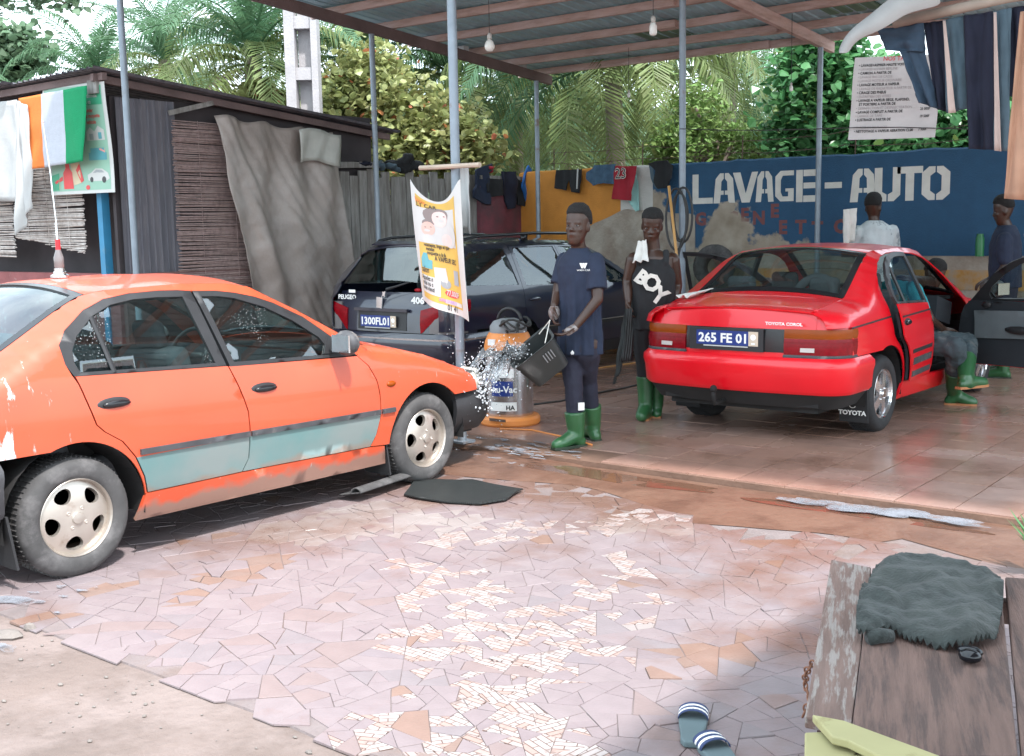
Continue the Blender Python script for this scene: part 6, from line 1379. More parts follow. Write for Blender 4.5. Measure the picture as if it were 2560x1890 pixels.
for s in (1, -1): limb(B, [(pel + r3 * .08 * s, .09), (Vector((b.x, b.y, .52)) + r3 * .1 * s, .06), (Vector((b.x, b.y, .14)) + r3 * .1 * s, .045)])
organic(B, 'body', 'skin', p3, .009, 3); organic(Hh, 'hair', 'hair', p3, .01, 2, .004); put_eyes(E, p3)
B = MB(); etube(B, [(nk + Zv * .02, .085, .08), (nk - Zv * .03, .15, .11), (nk - Zv * .08, .19, .13), (nk - Zv * .18, .20, .14), (nk - Zv * .4, .20, .145), (pel - Zv * .03, .20, .145)], r3, f3, 20); limb(B, [(shA, .075), (shA.lerp(J(2140, 640, .10), .6), .072)]); limb(B, [(shB, .075), (shB.lerp(J(2238, 650, .06), .6), .072)]); organic(B, 'shirt', 'pale_shirt', p3, .010, 3, .016)
B = MB()
for s in (1, -1): limb(B, [(pel + r3 * .06 * s, .12), (Vector((b.x, b.y, .52)) + r3 * .1 * s, .078), (Vector((b.x, b.y, .25)) + r3 * .1 * s, .07)])
organic(B, 'trousers', 'black_cloth', p3, .012, 4)
for s in (1, -1): q = Vector((b.x, b.y, .13)) + r3 * .1 * s; boot(p3, q, q + Zv * .4, Vector((q.x, q.y, FZ + .004)) + f3 * .19)
cloth('towel', 'crumpled white cloth hanging left of the man in the pale shirt', 'cloth', [J(2108, 524, -.1), J(2142, 520, -.08), J(2134, 602, -.1), J(2112, 610, -.12)], 'towel_white', 10, 14, .03, 1.5, 3)

# ---- man in navy shirt at the right
D4 = 11.4; J = lambda px, py, dd=0.: ond(px, py, D4 + dd)
f4 = (-RGT * .93 + FWD * .36).normalized(); r4 = f4.cross(Zv).normalized(); b = ond(2515, 700, D4); p4 = thing('person', 'man in dark navy shirt standing sideways beside the open car door', 'person', (b.x, b.y, FZ))
hc = J(2508, 528); nk = J(2516, 568); pel = Vector((b.x, b.y, .98)); shN, shF = J(2512, 600, -.17), J(2512, 600, .17)
B = MB(); E, Hh = head(B, hc, f4 - Zv * .25, Zv + f4 * .2); limb(B, [(hc - Zv * .07, .056), (nk, .062)]); etube(B, [(nk - Zv * .03, .08, .07), (nk - Zv * .09, .18, .10), (nk - Zv * .3, .17, .11), (pel, .15, .11)], r4, f4)
for sh_, el, wr in ((shN, J(2512, 668, -.2), J(2482, 700, -.12)), (shF, J(2512, 670, .2), J(2470, 700, .1))): limb(B, [(sh_, .06), (el, .042), (wr, .028)]); hand(B, wr, -RGT - Zv * .4, FWD, -Zv, .6)
for s in (1, -1): limb(B, [(pel + r4 * .08 * s, .09), (Vector((b.x, b.y, .52)) + r4 * .1 * s, .06), (Vector((b.x, b.y, .14)) + r4 * .1 * s, .045)])
organic(B, 'body', 'skin', p4, .009, 3); organic(Hh, 'hair', 'hair', p4, .01, 2, .004); put_eyes(E, p4)
B = MB(); etube(B, [(nk + Zv * .02, .085, .08), (nk - Zv * .03, .15, .11), (nk - Zv * .08, .19, .13), (nk - Zv * .18, .20, .15), (nk - Zv * .4, .20, .155), (pel - Zv * .03, .20, .15)], r4, f4, 20); limb(B, [(shN, .078), (shN.lerp(J(2512, 668, -.2), .7), .074)]); limb(B, [(shF, .078), (shF.lerp(J(2512, 670, .2), .7), .074)]); organic(B, 'shirt', 'navy_cloth', p4, .010, 3, .016)
B = MB()
for s in (1, -1): limb(B, [(pel + r4 * .06 * s, .12), (Vector((b.x, b.y, .52)) + r4 * .1 * s, .078), (Vector((b.x, b.y, .25)) + r4 * .1 * s, .07)])
organic(B, 'trousers', 'track_cloth', p4, .012, 4)
for s in (1, -1): q = Vector((b.x, b.y, .13)) + r4 * .1 * s; boot(p4, q, q + Zv * .4, Vector((q.x, q.y, FZ + .004)) + f4 * .19)
for k, (txt, dz) in enumerate((('ST GO', 0), ('SERVICE', -.035), ('AUTO', -.065))): decal(p4, txt, J(2548, 590) - FWD * .21 + Zv * dz, RGT, Zv, .035 if k == 0 else .024, 'white_print', 'back_lettering')

# ---- man sitting sideways in the red car's open door
p5 = thing('person', 'man sitting sideways in the red car with green boots outside the sill', 'person', (RCX + .95, RCY + 1.45, FZ))
hip = Vector((RCX + .46, RCY + 1.22, FZ + .60)); hc = ond(2335, 690, 10.75); ch = Vector((hip.x + .02, hip.y - .02, 1.02)); f5 = Vector((.55, .83, -.1)).normalized(); r5 = f5.cross(Zv).normalized()
k1 = onx(2390, 868, -2.93); k2 = onx(2418, 858, -2.96); t1 = onz(2442, 1014, FZ + .004); a1_ = onz(2376, 1012, FZ + .004) + Vector((.02, .02, .10)); a2_ = onx(2414, 952, -2.84); t2 = onx(2466, 946, -2.74)
B = MB(); E, Hh = head(B, hc, f5 - Zv * .5, Zv + f5 * .4); limb(B, [(hc - Zv * .06 - f5 * .03, .055), (ch + Zv * .10, .06)]); etube(B, [(ch + Zv * .12, .09, .07), (ch + Zv * .05, .18, .10), (ch - Zv * .2, .16, .11), (hip, .16, .12)], r5, f5)
for s, el, wr in ((1, ch + r5 * .24 - Zv * .2 + f5 * .12, ch + r5 * .12 - Zv * .28 + f5 * .36), (-1, ch - r5 * .24 - Zv * .2 + f5 * .12, ch - r5 * .12 - Zv * .28 + f5 * .36)): limb(B, [(ch + r5 * .17 * s + Zv * .04, .058), (el, .042), (wr, .028)]); hand(B, wr, f5, r5 * s, -Zv, .8)
for kn, an in ((k1, a1_), (k2, a2_)): limb(B, [(hip, .10), (kn, .06), (an, .045)])
organic(B, 'body', 'skin', p5, .009, 3); organic(Hh, 'hair', 'hair', p5, .01, 2, .004); put_eyes(E, p5)
B = MB(); etube(B, [(ch + Zv * .11, .10, .09), (ch + Zv * .05, .19, .12), (ch - Zv * .2, .18, .13), (hip, .18, .13)], r5, f5, 18); limb(B, [(ch + r5 * .17 + Zv * .04, .072), (ch + r5 * .22 - Zv * .12 + f5 * .06, .065)]); limb(B, [(ch - r5 * .17 + Zv * .04, .072), (ch - r5 * .22 - Zv * .12 + f5 * .06, .065)]); organic(B, 'shirt', 'teal_cloth', p5, .011, 4, .02)
B = MB(); limb(B, [(hip + Vector((.02, -.08, 0)), .12), (k1, .088), (k1.lerp(a1_, .45), .082)]); limb(B, [(hip + Vector((.02, .08, 0)), .12), (k2, .085), (k2.lerp(a2_, .4), .078)]); organic(B, 'trousers', 'jean_cloth', p5, .011, 3, .035)
boot(p5, a1_, k1, t1, sole='boot_sole', top_r=.080, hgt=.26); boot(p5, a2_, k2, Vector((t2.x, t2.y, a2_.z - .06)), sole='boot_sole', top_r=.078, hgt=.24)
def adopt(o, p):
    """make a piece built in world coordinates a part of p (p is never turned)"""
    o.parent = p; o.location = o.location - p.location
    for k in ('label', 'category', 'group'):
        if k in o: del o[k]
    return o
# ================================================================== things hung on the hut
UP = Vector((0, 0, 1)); MYN = (0, -1, 0)
fm = mat('flag_towel', (.9, .5, .2), .95, var=.06, scale=20, bump=.25, bscale=120); N, L, p = nodes_of(fm); tc = [n for n in N if n.type == 'TEX_COORD'][0]; hv = [n for n in N if n.type == 'HUE_SAT'][0]
sp = N.new('ShaderNodeSeparateXYZ'); L.new(tc.outputs['Generated'], sp.inputs[0]); cr = N.new('ShaderNodeValToRGB'); cr.color_ramp.interpolation = 'CONSTANT'; e = cr.color_ramp.elements; e[0].position = 0; e[0].color = (.62, .17, .035, 1); e[1].position = .34; e[1].color = (.40, .42, .47, 1); q = e.new(.665); q.color = (.0, .22, .085, 1); L.new(sp.outputs[0], cr.inputs[0]); L.new(cr.outputs[0], hv.inputs['Color'])
k_ = 2560 / 2238.
def hf(a, b, y=6.33): return ony(a * k_, b * k_, y)
cloth('flag_towel', 'orange, white and green striped towel hung from the hut eaves', 'towel', [hf(42, 215, 6.30), hf(190, 187, 6.30), hf(184, 352, 6.27), hf(55, 372, 6.27)], 'flag_towel', 30, 26, .012, 2.2, 1, nrm=MYN)
mat('white_sheet', (.40, .405, .40), .9, var=.08, scale=6, bump=.15)
cloth('white_cloth', 'white sheet hung at the far left of the hut eaves', 'cloth', [hf(-60, 230, 6.34), hf(38, 218, 6.34), hf(45, 440, 6.32), hf(-60, 440, 6.32)], 'white_sheet', 20, 20, .03, 2.5, 5, nrm=MYN)
cloth('white_cloth', 'long white cloth twisting down to a point below the striped towel', 'cloth', [hf(38, 220, 6.26), hf(58, 230, 6.26), hf(72, 455, 6.22), hf(40, 520, 6.22)], 'white_sheet', 14, 30, .04, 1.4, 2, nrm=MYN)
# green poster on the hut corner
mat('poster_green', (.24, .42, .32), .5, var=.05); mat('poster_dark', (.05, .32, .18), .5); mat('print_red', (.60, .05, .05), .5); mat('print_pink', (.70, .30, .28), .5); mat('print_cream', (.52, .43, .28), .5); mat('print_teal', (.10, .32, .36), .5); mat('print_grey', (.30, .32, .33), .5); mat('print_black', (.03, .03, .03), .5); mat('print_yellow', (.56, .36, .07), .5); mat('print_orange', (.70, .22, .05), .5); mat('vinyl_white', (.50, .50, .48), .45, var=.05); mat('skin_print', (.62, .40, .34), .5); mat('skin_pale', (.68, .52, .48), .5); mat('print_hair', (.22, .18, .17), .5); mat('print_purple', (.42, .22, .46), .5)
PO = hf(112, 427, 6.43); PA = [hf(112, 427, 6.43), hf(252, 420, 6.43), hf(230, 178, 6.43), hf(95, 190, 6.43)]
def pmap(u, v, off=0.): a = PA[0].lerp(PA[1], u).lerp(PA[3].lerp(PA[2], u), v); return a + Vector((.0, -.004 - off - .03 * math.sin(math.pi * u) * .4 + .012 * math.sin(v * 5), 0))
poster = thing('poster', 'green printed poster with sofa, house and white car on the hut corner', 'poster', tuple(PO))
def sheetgrid(name, fn, u0, u1, v0, v1, m, parent, nu=10, nv=10, off=0., thick=.003):
    P = []; T = []
    for j in range(nv + 1):
        for i in range(nu + 1): P.append(fn(u0 + (u1 - u0) * i / nu, v0 + (v1 - v0) * j / nv, off))
    for j in range(nv):
        for i in range(nu): a = j * (nu + 1) + i; T += [(a, a + 1, a + nu + 2), (a, a + nu + 2, a + nu + 1)]
    P = [q - parent.location for q in P]; return shell(name, P, T, (0, -1, 0), thick, m, parent)
def printp(name, fn, poly, m, parent, off=.004, step=.2):
    V, T = cdt(poly, (), step); vs = [fn(a, b, off) - parent.location for a, b in V]; fs = [tuple(t) for t in T]
    o = mkobj(name, vs, fs, m, parent); return o
def printtext(fn, txt, u, v, size, m, parent, asp=1., off=.0045, bold=0., name='printed_line'):
    vv, f = text_mesh(txt, size, bold, 'LEFT', asp); o = mkobj(name, [fn(u + a, v + b, off) - parent.location for a, b in vv], f, m, parent); o['kind'] = 'stuff'; return o
ell = lambda cx, cy, rx, ry, n=16: [(cx + rx * math.cos(2 * math.pi * k / n), cy + ry * math.sin(2 * math.pi * k / n)) for k in range(n)]
sheetgrid('sheet', pmap, 0, 1, 0, 1, 'vinyl_white', poster, off=-.001); sheetgrid('printed_ground', pmap, .03, .95, .03, .975, 'poster_green', poster, off=.001, thick=.001)
printp('printed_band', pmap, [(.60, .80), (.94, .80), (.94, .97), (.60, .97)], 'poster_dark', poster, .0025)
for txt, v, sz, m in (('offre', .92, .065, 'vinyl_white'), ('exceptionnelle', .865, .05, 'vinyl_white'), ('Noel en', .81, .055, 'vinyl_white'), ('a chantier', .735, .05, 'print_red'), ('tapis moquette', .685, .05, 'print_red'), ('de vehicule', .63, .05, 'print_red')): printtext(pmap, txt, .63, v, sz, m, poster, .85, .0035, .001)
for nm, pl, m in (('printed_house', [(.66, .48), (.66, .56), (.72, .60), (.78, .56), (.84, .61), (.92, .57), (.92, .48)], 'vinyl_white'), ('printed_house', [(.70, .485), (.70, .54), (.76, .54), (.76, .485)], 'print_grey'), ('printed_house', [(.83, .49), (.83, .55), (.88, .55), (.88, .49)], 'print_teal'),
                  ('printed_sofa', [(.66, .30), (.66, .37), (.69, .37), (.69, .41), (.89, .41), (.90, .37), (.92, .37), (.92, .30)], 'print_teal'), ('printed_cushion', [(.82, .36), (.82, .405), (.90, .40), (.90, .36)], 'print_pink'),
                  ('printed_car', [(.63, .12), (.62, .17), (.68, .19), (.74, .225), (.84, .22), (.92, .18), (.94, .13), (.90, .11), (.68, .11)], 'vinyl_white'), ('printed_car_glass', [(.70, .185), (.75, .215), (.83, .21), (.87, .185)], 'print_grey'), ('printed_wheel', ell(.68, .125, .025, .025), 'print_black'), ('printed_wheel', ell(.86, .12, .03, .03), 'print_black'),
                  ('printed_gift', [(.03, .04), (.03, .18), (.16, .20), (.16, .04)], 'poster_dark'), ('printed_gift', [(.10, .05), (.10, .15), (.17, .15), (.17, .05)], 'print_cream'), ('printed_ribbon', [(.08, .12), (.22, .17), (.22, .13), (.10, .10)], 'print_red'), ('printed_bottle', [(.24, .05), (.23, .20), (.27, .24), (.27, .30), (.33, .30), (.34, .24), (.38, .20), (.40, .05)], 'print_red'), ('printed_gift', [(.40, .08), (.36, .28), (.50, .29), (.52, .10)], 'print_cream'), ('printed_ribbon', [(.44, .22), (.50, .28), (.56, .12), (.52, .10)], 'print_red'), ('printed_phone', ell(.62, .055, .03, .022), 'print_red')): printp(nm, pmap, pl, m, poster, .003 + .0005 * (m in ('print_grey', 'print_teal', 'print_red', 'print_black', 'print_pink')))

# ================================================================== banner tied to the centre post
BY = 6.20; bcs = [ony(a * k_, b * k_, BY) for a, b in ((925, 655), (1030, 702), (1016, 392), (905, 392))]
def bmap(u, v, off=0.):
    """banner sheet: sags between its two upper corners and folds down the middle"""
    a = bcs[0].lerp(bcs[1], u).lerp(bcs[3].lerp(bcs[2], u), v)
    sag = -.16 * math.sin(math.pi * min(1, u * 1.02)) * max(0, (v - .72) / .28) ** 1.3
    wav = .035 * math.sin(2 * math.pi * (u * 1.15 - .15) + v * 2.2) * (.4 + .6 * (1 - v)) + .05 * max(0, v - .7) * math.sin(u * 7)
    return a + Vector((0, -off - wav - .03, sag))
banner = thing('banner', 'yellow and white advertising banner drooping from the centre post', 'banner', (bcs[0].x, BY, 0))
sheetgrid('sheet', bmap, 0, 1, 0, 1, 'vinyl_white', banner, 22, 40, 0, .003)
sheetgrid('printed_ground', bmap, .10, .84, .05, .93, 'print_yellow', banner, 18, 36, .002, .001)
sheetgrid('printed_picture', bmap, .10, .80, .50, .80, 'vinyl_white', banner, 12, 14, .0035, .001)
sheetgrid('printed_block', bmap, .12, .48, .10, .24, 'vinyl_white', banner, 8, 8, .0035, .001)
for pl, m, of in ((ell(.44, .735, .22, .085), 'print_hair', .005), (ell(.30, .66, .10, .03), 'print_hair', .0052), (ell(.50, .705, .135, .07), 'skin_pale', .0055), (ell(.30, .615, .115, .055), 'skin_print', .006), (ell(.46, .715, .022, .005), 'print_hair', .0062), (ell(.58, .72, .022, .005), 'print_hair', .0062), (ell(.26, .625, .018, .004), 'print_hair', .0064), (ell(.35, .63, .018, .004), 'print_hair', .0064), (ell(.30, .535, .14, .035), 'vinyl_white', .0062), (ell(.68, .58, .14, .09), 'vinyl_white', .0065), (ell(.62, .545, .10, .045), 'skin_pale', .007), (ell(.52, .685, .05, .012), 'vinyl_white', .0065), (ell(.29, .60, .05, .010), 'vinyl_white', .0068)): printp('printed_portrait', bmap, pl, m, banner, of, .06)
for pl, m in (([(.14, .30), (.14, .37), (.20, .42), (.27, .42), (.30, .37), (.36, .37), (.36, .30)], 'print_teal'), ([(.40, .22), (.38, .32), (.56, .33), (.60, .22)], 'vinyl_white'), (ell(.56, .21, .08, .035), 'print_grey'), (ell(.57, .212, .045, .02), 'vinyl_white'), ([(.70, .22), (.70, .33), (.80, .33), (.80, .22)], 'print_grey'), (ell(.66, .145, .12, .028, 10), 'print_red'), ([(.55, .065), (.55, .095), (.83, .095), (.83, .065)], 'vinyl_white')): printp('printed_panel', bmap, pl, m, banner, .0045, .06)
for txt, u, v, sz, m in (('tapis', .10, .855, .075, 'print_orange'), ('LT CAR', .12, .805, .075, 'print_black'), ('vetements, linge et que', .22, .475, .034, 'print_black'), ('matelas', .26, .445, .034, 'print_black'), ('moquette a la fa', .28, .415, .034, 'print_black'), ('A VAPEUR SEC', .40, .375, .044, 'print_black'), ('salon', .14, .265, .06, 'print_black'), ('Appelez n', .13, .205, .045, 'print_black'), ('vous ou s', .14, .165, .045, 'print_black'), ('nous viend', .13, .125, .045, 'print_black'), ('77.000F', .57, .13, .05, 'vinyl_white'), ('OFFRE DUREE D', .46, .072, .028, 'print_purple'), ('01 41', .58, .018, .055, 'print_black')): printtext(bmap, txt, u, v, sz * 1.15, m, banner, 1.15, .0075, .001)
mat('bare_stick', (.42, .34, .27), .8, var=.2)
B = MB(); B.tube([ony(1050, 420, 6.28), ony(1200, 412, 6.28)], .018, 8); st_ = wbuild(B, 'cross_stick', 'bare_stick', banner)
cloth('grey_rag', 'grey rag hanging behind the banner from its cross stick', 'rag', [ony(1145, 416, 6.36), ony(1172, 414, 6.36), ony(1180, 585, 6.36), ony(1150, 560, 6.36)], 'white_sheet', 8, 16, .015, 1.5, 3)

# ================================================================== price list
PLc = [ony(a * k_, b * k_, 9.0) for a, b in ((1853, 306), (2043, 300), (2060, 118), (1869, 126))]
def prmap(u, v, off=0.): return PLc[0].lerp(PLc[1], u).lerp(PLc[3].lerp(PLc[2], u), v) + Vector((0, -off + .02 * math.sin(math.pi * u) + .01 * math.sin(v * 6), 0))
price = thing('price_list', 'grey hanging price list of wash services with a creased lower edge', 'sign', tuple(PLc[0])); mat('old_vinyl', (.50, .47, .46), .6, var=.12, scale=5); mat('faded_print', (.30, .27, .27), .6)
sheetgrid('sheet', prmap, 0, 1, 0, 1, 'old_vinyl', price, 12, 16)
printtext(prmap, 'NOS TARIFS', .33, .95, .075, 'print_red', price, .9, .004, .001)
lines = ['LAVAGE+ASPIRER HAUTE VOITURE', 'LAVAGE+ASPIRER BERLINE', 'CAMION A PARTIR DE', 'LAVAGE BAS DE CAISSE', 'LAVAGE MOTEUR ORDINAIRE', 'LAVAGE MOTEUR A VAPEUR', 'LAVAGE DE RADIATEUR A PARTIR DE', 'CIRAGE DES PNEUS', 'ENTRETIEN DES VITRES', 'LAVAGE A VAPEUR SIEGE, PLAFOND,', '   ET PORTIERE A PARTIR DE', 'DESINFECTION ET DESINSECTISATION', 'LAVAGE COMPLET A PARTIR DE', 'LAVAGE DE TAPIS', 'LUSTRAGE A PARTIR DE', '', 'PARTIR DE DE PLACES', 'NETTOYAGE A VAPEUR AERATION CLIM']
bold = {0, 2, 5, 7, 9, 10, 12, 14, 17}
for i, tx in enumerate(lines):
    if tx: printtext(prmap, ('' if tx.startswith(' ') else '\u2022 ') + tx, .06, .885 - i * .047, .046, 'print_black' if i in bold else 'faded_print', price, .78, .004, .0012 if i in bold else 0)
for v, tx in ((.60, '7 000'), (.34, '25 000F'), (.25, '19 500F'), (.09, '7 900F')): printtext(prmap, tx, .80, v, .046, 'print_black', price, .75, .004, .001)
B = MB(); B.tube([ony(1700 + k * 110, 812 * .4237 - 22 + 4 * math.sin(k), 8.97) for k in range(9)], .004, 5); tag(B.build('hanging_wire', 'wire'), 'thin black wire slung across the price list', 'wire')

# ================================================================== clothes line at the upper right
CY_ = 7.7; mat('bamboo', (.36, .29, .24), .7, var=.2, scale=6); mat('denim', (.035, .060, .095), .9, var=.2, scale=10, bump=.15); mat('denim_dark', (.010, .012, .028), .9, var=.2, scale=10); mat('denim_grey', (.07, .11, .14), .9, var=.2, scale=8); mat('tan_cloth', (.42, .23, .15), .85, var=.15, scale=5, bump=.1); mat('pink_cloth', (.50, .38, .34), .9)
B = MB(); B.tube([ony(2235, 58, CY_), ony(2600, -25, CY_)], .034, 10); bam = B.build('drying_pole', 'bamboo', None, True); tag(bam, 'thick bamboo pole carrying hung trousers under the roof', 'pole')
cc = lambda a, b, y=CY_: ony(2080 + a * .3026, b * .3026, y)
G = 'trousers hung on the bamboo pole'; HT = {}
for lab, pts, m, y, fo in (('blue denim skirt spread over the end of the bamboo pole', ((380, 250), (760, 190), (760, 430), (460, 420)), 'denim', 7.72, .03), ('blue denim leg crossing in front of the price list', ((560, 420), (760, 400), (870, 900), (730, 850)), 'denim', 7.74, .03), ('dark slim trousers between denim skirt and light seam', ((760, 190), (915, 170), (960, 930), (860, 900)), 'denim_dark', 7.76, .02),
                         ('pink-edged grey trousers hanging in the middle of the pole', ((915, 165), (1090, 130), (1110, 900), (960, 935)), 'denim_grey', 7.73, .025), ('wide dark blue trousers reaching to the wall top', ((1090, 130), (1330, 95), (1350, 1240), (1145, 1230)), 'denim_dark', 7.70, .03), ('grey jeans with pale seam right of the wide dark trousers', ((1330, 95), (1480, 65), (1450, 1250), (1345, 1240)), 'denim_grey', 7.72, .02), ('black trousers folded behind the tan garment', ((1475, 65), (1600, 45), (1600, 800), (1450, 800)), 'denim_dark', 7.78, .02)):
    HT[lab[:4]] = cloth('hanging_trousers', lab, 'trousers', [cc(a, b, y) for a, b in pts], m, 14, 26, fo, 1.5, hash(lab) % 7 if False else len(lab) % 7, nrm=MYN, group=G)
for pts, nm in ((((915, 170), (945, 300), (1025, 930), (965, 935)), 'pale pink seam strip down the grey trousers'), (((1335, 100), (1375, 350), (1400, 1250), (1345, 1245)), 'pale seam strip down the grey jeans')): adopt(cloth('seam_strip', None, None, [cc(a, b, 7.66) for a, b in (pts[0], (pts[0][0] + 25, pts[0][1]), pts[2], pts[3])], 'pink_cloth', 4, 16, .006, 1, 1, nrm=MYN), HT['pink' if 'pink' in nm else 'grey'])
cloth('tan_garment', 'long tan garment hanging at the end of the bamboo pole', 'garment', [cc(1560, 100, 7.4), cc(1700, 60, 7.4), cc(1700, 1660, 7.4), cc(1410, 1640, 7.4)], 'tan_cloth', 16, 26, .03, 1.5, 4, nrm=MYN)
# torn white plastic blowing off the roof edge
B = MB(); P = [cc(a, b, 7.5) for a, b in ((70, 450), (95, 370), (180, 280), (300, 220), (420, 140), (540, 45), (700, 10), (860, -20))]; W_ = [.01, .03, .06, .09, .11, .12, .12, .10]; vs = []; fs = []
for k, (q, w) in enumerate(zip(P, W_)): vs += [q + Vector((-.03, .02, w * .7)), q + Vector((.02, -.05, w * .1)), q + Vector((.06, .0, -w * .5))]
for k in range(len(P) - 1):
    for j in range(2): a = 3 * k + j; fs.append((a, a + 1, a + 4, a + 3))
o = mkobj('torn_sheeting', vs, fs, 'white_sheet', None, True); o.modifiers.new('t', 'SOLIDIFY').thickness = .004; o.modifiers.new('s', 'SUBSURF').render_levels = 2; tag(o, 'strip of torn white plastic sheeting curling off the roof edge', 'plastic sheet')

# ================================================================== laundry on wall and fence
mat('red_jersey', (.30, .012, .025), .85, var=.15, scale=9, bump=.1); mat('blue_denim', (.05, .10, .16), .9, var=.25, scale=16, bump=.2); mat('blue_bright', (.015, .12, .38), .7, var=.2, scale=8); mat('mint', (.30, .55, .52), .9)
lw = lambda a, b, y=12.9: ony(1180 + a * .25916, 380 + b * .25916, y)
def shorts(label, a, m, y=12.9):
    pts = [lw(*q, y) for q in a]; b = sum(pts, Vector()) / len(pts); pl = [(q.x - b.x, q.z - b.z) for q in pts]; V, T = cdt(pl, (), .035)
    P = [Vector((u, .025 * noise.noise(Vector((u * 9, v * 5, len(label)))) + .02 * math.sin(u * 40), v)) for u, v in V]; o = shell('hung_clothing', P, T, (0, -1, 0), .02, m); o.location = b; return tag(o, label, 'clothing', 'laundry drying on the wall and fence')
blk = shorts('black shorts with a white side stripe hung over the orange wall', [(820, 175), (1050, 165), (1030, 395), (945, 385), (930, 270), (905, 370), (800, 350)], 'black_cloth')
B = MB(); a_, b_ = lw(1020, 160, 12.86), lw(1012, 355, 12.86); B.beam(a_, b_, .02, .008, (0, 1, 0)); adopt(B.build('side_stripe', 'white_sheet'), blk)
shorts('crumpled blue denim shorts hung across the orange and white wall', [(1110, 200), (1180, 130), (1385, 115), (1370, 310), (1250, 300), (1160, 325), (1110, 260)], 'blue_denim', 12.87)
shorts('mint towel edge hanging behind the red jersey', [(1500, 140), (1570, 140), (1600, 560), (1570, 575), (1500, 440)], 'mint', 12.93)
j_ = shorts('red sleeveless basketball jersey numbered 23 on the wall', [(1365, 140), (1580, 135), (1560, 300), (1530, 470), (1350, 450), (1370, 300)], 'red_jersey', 12.84)
for dx, m, bo, of in ((0, 'worn_white', .006, .045), (0, 'print_black', .0, .048)):
    v, f = text_mesh('23', .19, bo, 'CENTER', .95); c = lw(1452, 255, 12.84); B = MB(); B.add([Vector((c.x + a, 12.84 - of, c.z + b)) - j_.location for a, b in v], f); o = B.build('jersey_number', m, j_); o['kind'] = 'stuff'
jkt = shorts('dark bundled jacket with grey lining hung beside the hose post', [(1705, 110), (1760, 90), (1880, 80), (1935, 130), (1925, 250), (1880, 340), (1800, 355), (1740, 290), (1760, 180)], 'black_cloth', 12.85)
ln_ = shorts('grey lining strip of the bundled jacket on the wall', [(1705, 115), (1755, 100), (1745, 200), (1790, 355), (1760, 340), (1730, 250)], 'denim_grey', 12.87); adopt(ln_, jkt); ln_.name = 'lining'
lf = lambda a, b, x=FXL + .12: onx(1180 + a * .25916, 380 + b * .25916, x)
def bundle(label, a, m, x=FXL + .12):
    pts = [lf(*q, x) for q in a]; b = sum(pts, Vector()) / len(pts); pl = [(q.y - b.y, q.z - b.z) for q in pts]; V, T = cdt(pl, (), .045)
    P = [Vector((.05 * noise.noise(Vector((u * 6, v * 5, len(label)))) + .025 * math.sin(u * 22), u, v)) for u, v in V]; o = shell('hung_clothing', P, T, (1, 0, 0), .03, m); o.location = b; return tag(o, label, 'clothing', 'laundry drying on the wall and fence')
bundle('navy overalls bundled over the end of the plank fence', [(40, 180), (130, 130), (220, 115), (215, 170), (150, 200), (160, 380), (190, 510), (120, 500), (20, 440), (10, 370), (50, 310)], 'navy_cloth')
bundle('black garment slung low over the maroon wall', [(150, 250), (260, 265), (330, 290), (280, 420), (200, 435), (155, 380)], 'black_cloth', FXL + .14)
bundle('dark trousers hanging over the maroon wall', [(300, 185), (420, 190), (440, 300), (420, 540), (355, 550), (340, 430), (310, 390)], 'denim_dark', FXL + .15)
bundle('black and red tracksuit leg beside the bright blue cloth', [(430, 240), (480, 290), (540, 470), (535, 540), (450, 510), (435, 380)], 'black_cloth', FXL + .13)
bundle('bright blue strip of cloth hanging at the orange wall corner', [(545, 130), (570, 170), (575, 300), (590, 500), (540, 505), (505, 340), (525, 200)], 'blue_bright', FXL + .2)
# dark rags heaped on the fence top
for k, (px, py, w, h, lab, m) in enumerate(((960, 412, .16, .09, 'grey striped rag lying on the plank fence top', 'denim_grey'), (1010, 404, .22, .12, 'dark heap of rags on the plank fence top', 'black_cloth'), (1215, 415, .12, .07, 'faded red rag on the coping of the maroon wall', 'red_jersey'), (900, 408, .14, .05, 'dark blue rag end on the fence beside the tarpaulin', 'denim_dark'))):
    c = onx(px, py, FXL); B = MB(); r_ = random.Random(k)
    for _ in range(7): B.ball((r_.gauss(0, .05), r_.gauss(0, w * .6), r_.gauss(0, h * .3)), (.07, w * .45, h * .5), 10)
    o = B.build('rag_heap', m); o.location = (c.x, c.y, 2.44); rm = o.modifiers.new('r', 'REMESH'); rm.mode = 'VOXEL'; rm.voxel_size = .018; rm.use_smooth_shade = True; tx = bpy.data.textures.new('f', 'CLOUDS'); tx.noise_scale = .07; dm = o.modifiers.new('d', 'DISPLACE'); dm.texture = tx; dm.strength = .06; tag(o, lab, 'rags', 'rags lying on the fence top')
# long broom handle and black hose at the hose post
B = MB(); B.tube([ony(1672, 465, 9.4), ony(1692, 640, 9.3), ony(1700, 760, 9.2)], .014, 8); tag(B.build('broom_handle', mat('varnished_wood', (.50, .27, .09), .5, var=.15) and 'varnished_wood', None, True), 'long orange wooden handle leaning at the hose post', 'broom')
B = MB(); h0 = Vector((-5.53, 9.56, 0))
for k, (r0, zc, dx) in enumerate(((.16, 1.72, .06), (.14, 1.70, .03), (.18, 1.68, .0))):
    P = [h0 + Vector((dx + r0 * .62 * math.sin(t), -.05 - .012 * k, zc + r0 * 1.6 * math.cos(t))) for t in [2 * math.pi * j / 26 for j in range(27)]]; B.tube(P, .011, 6)
B.tube([h0 + Vector((.06, -.07, 1.5)), h0 + Vector((-.02, -.1, 1.1)), h0 + Vector((-.06, -.08, .6)), h0 + Vector((.02, -.1, .1))], .012, 6); tag(B.build('pressure_hose', 'wire', None, True), 'black pressure hose coiled on the steel post', 'hose')

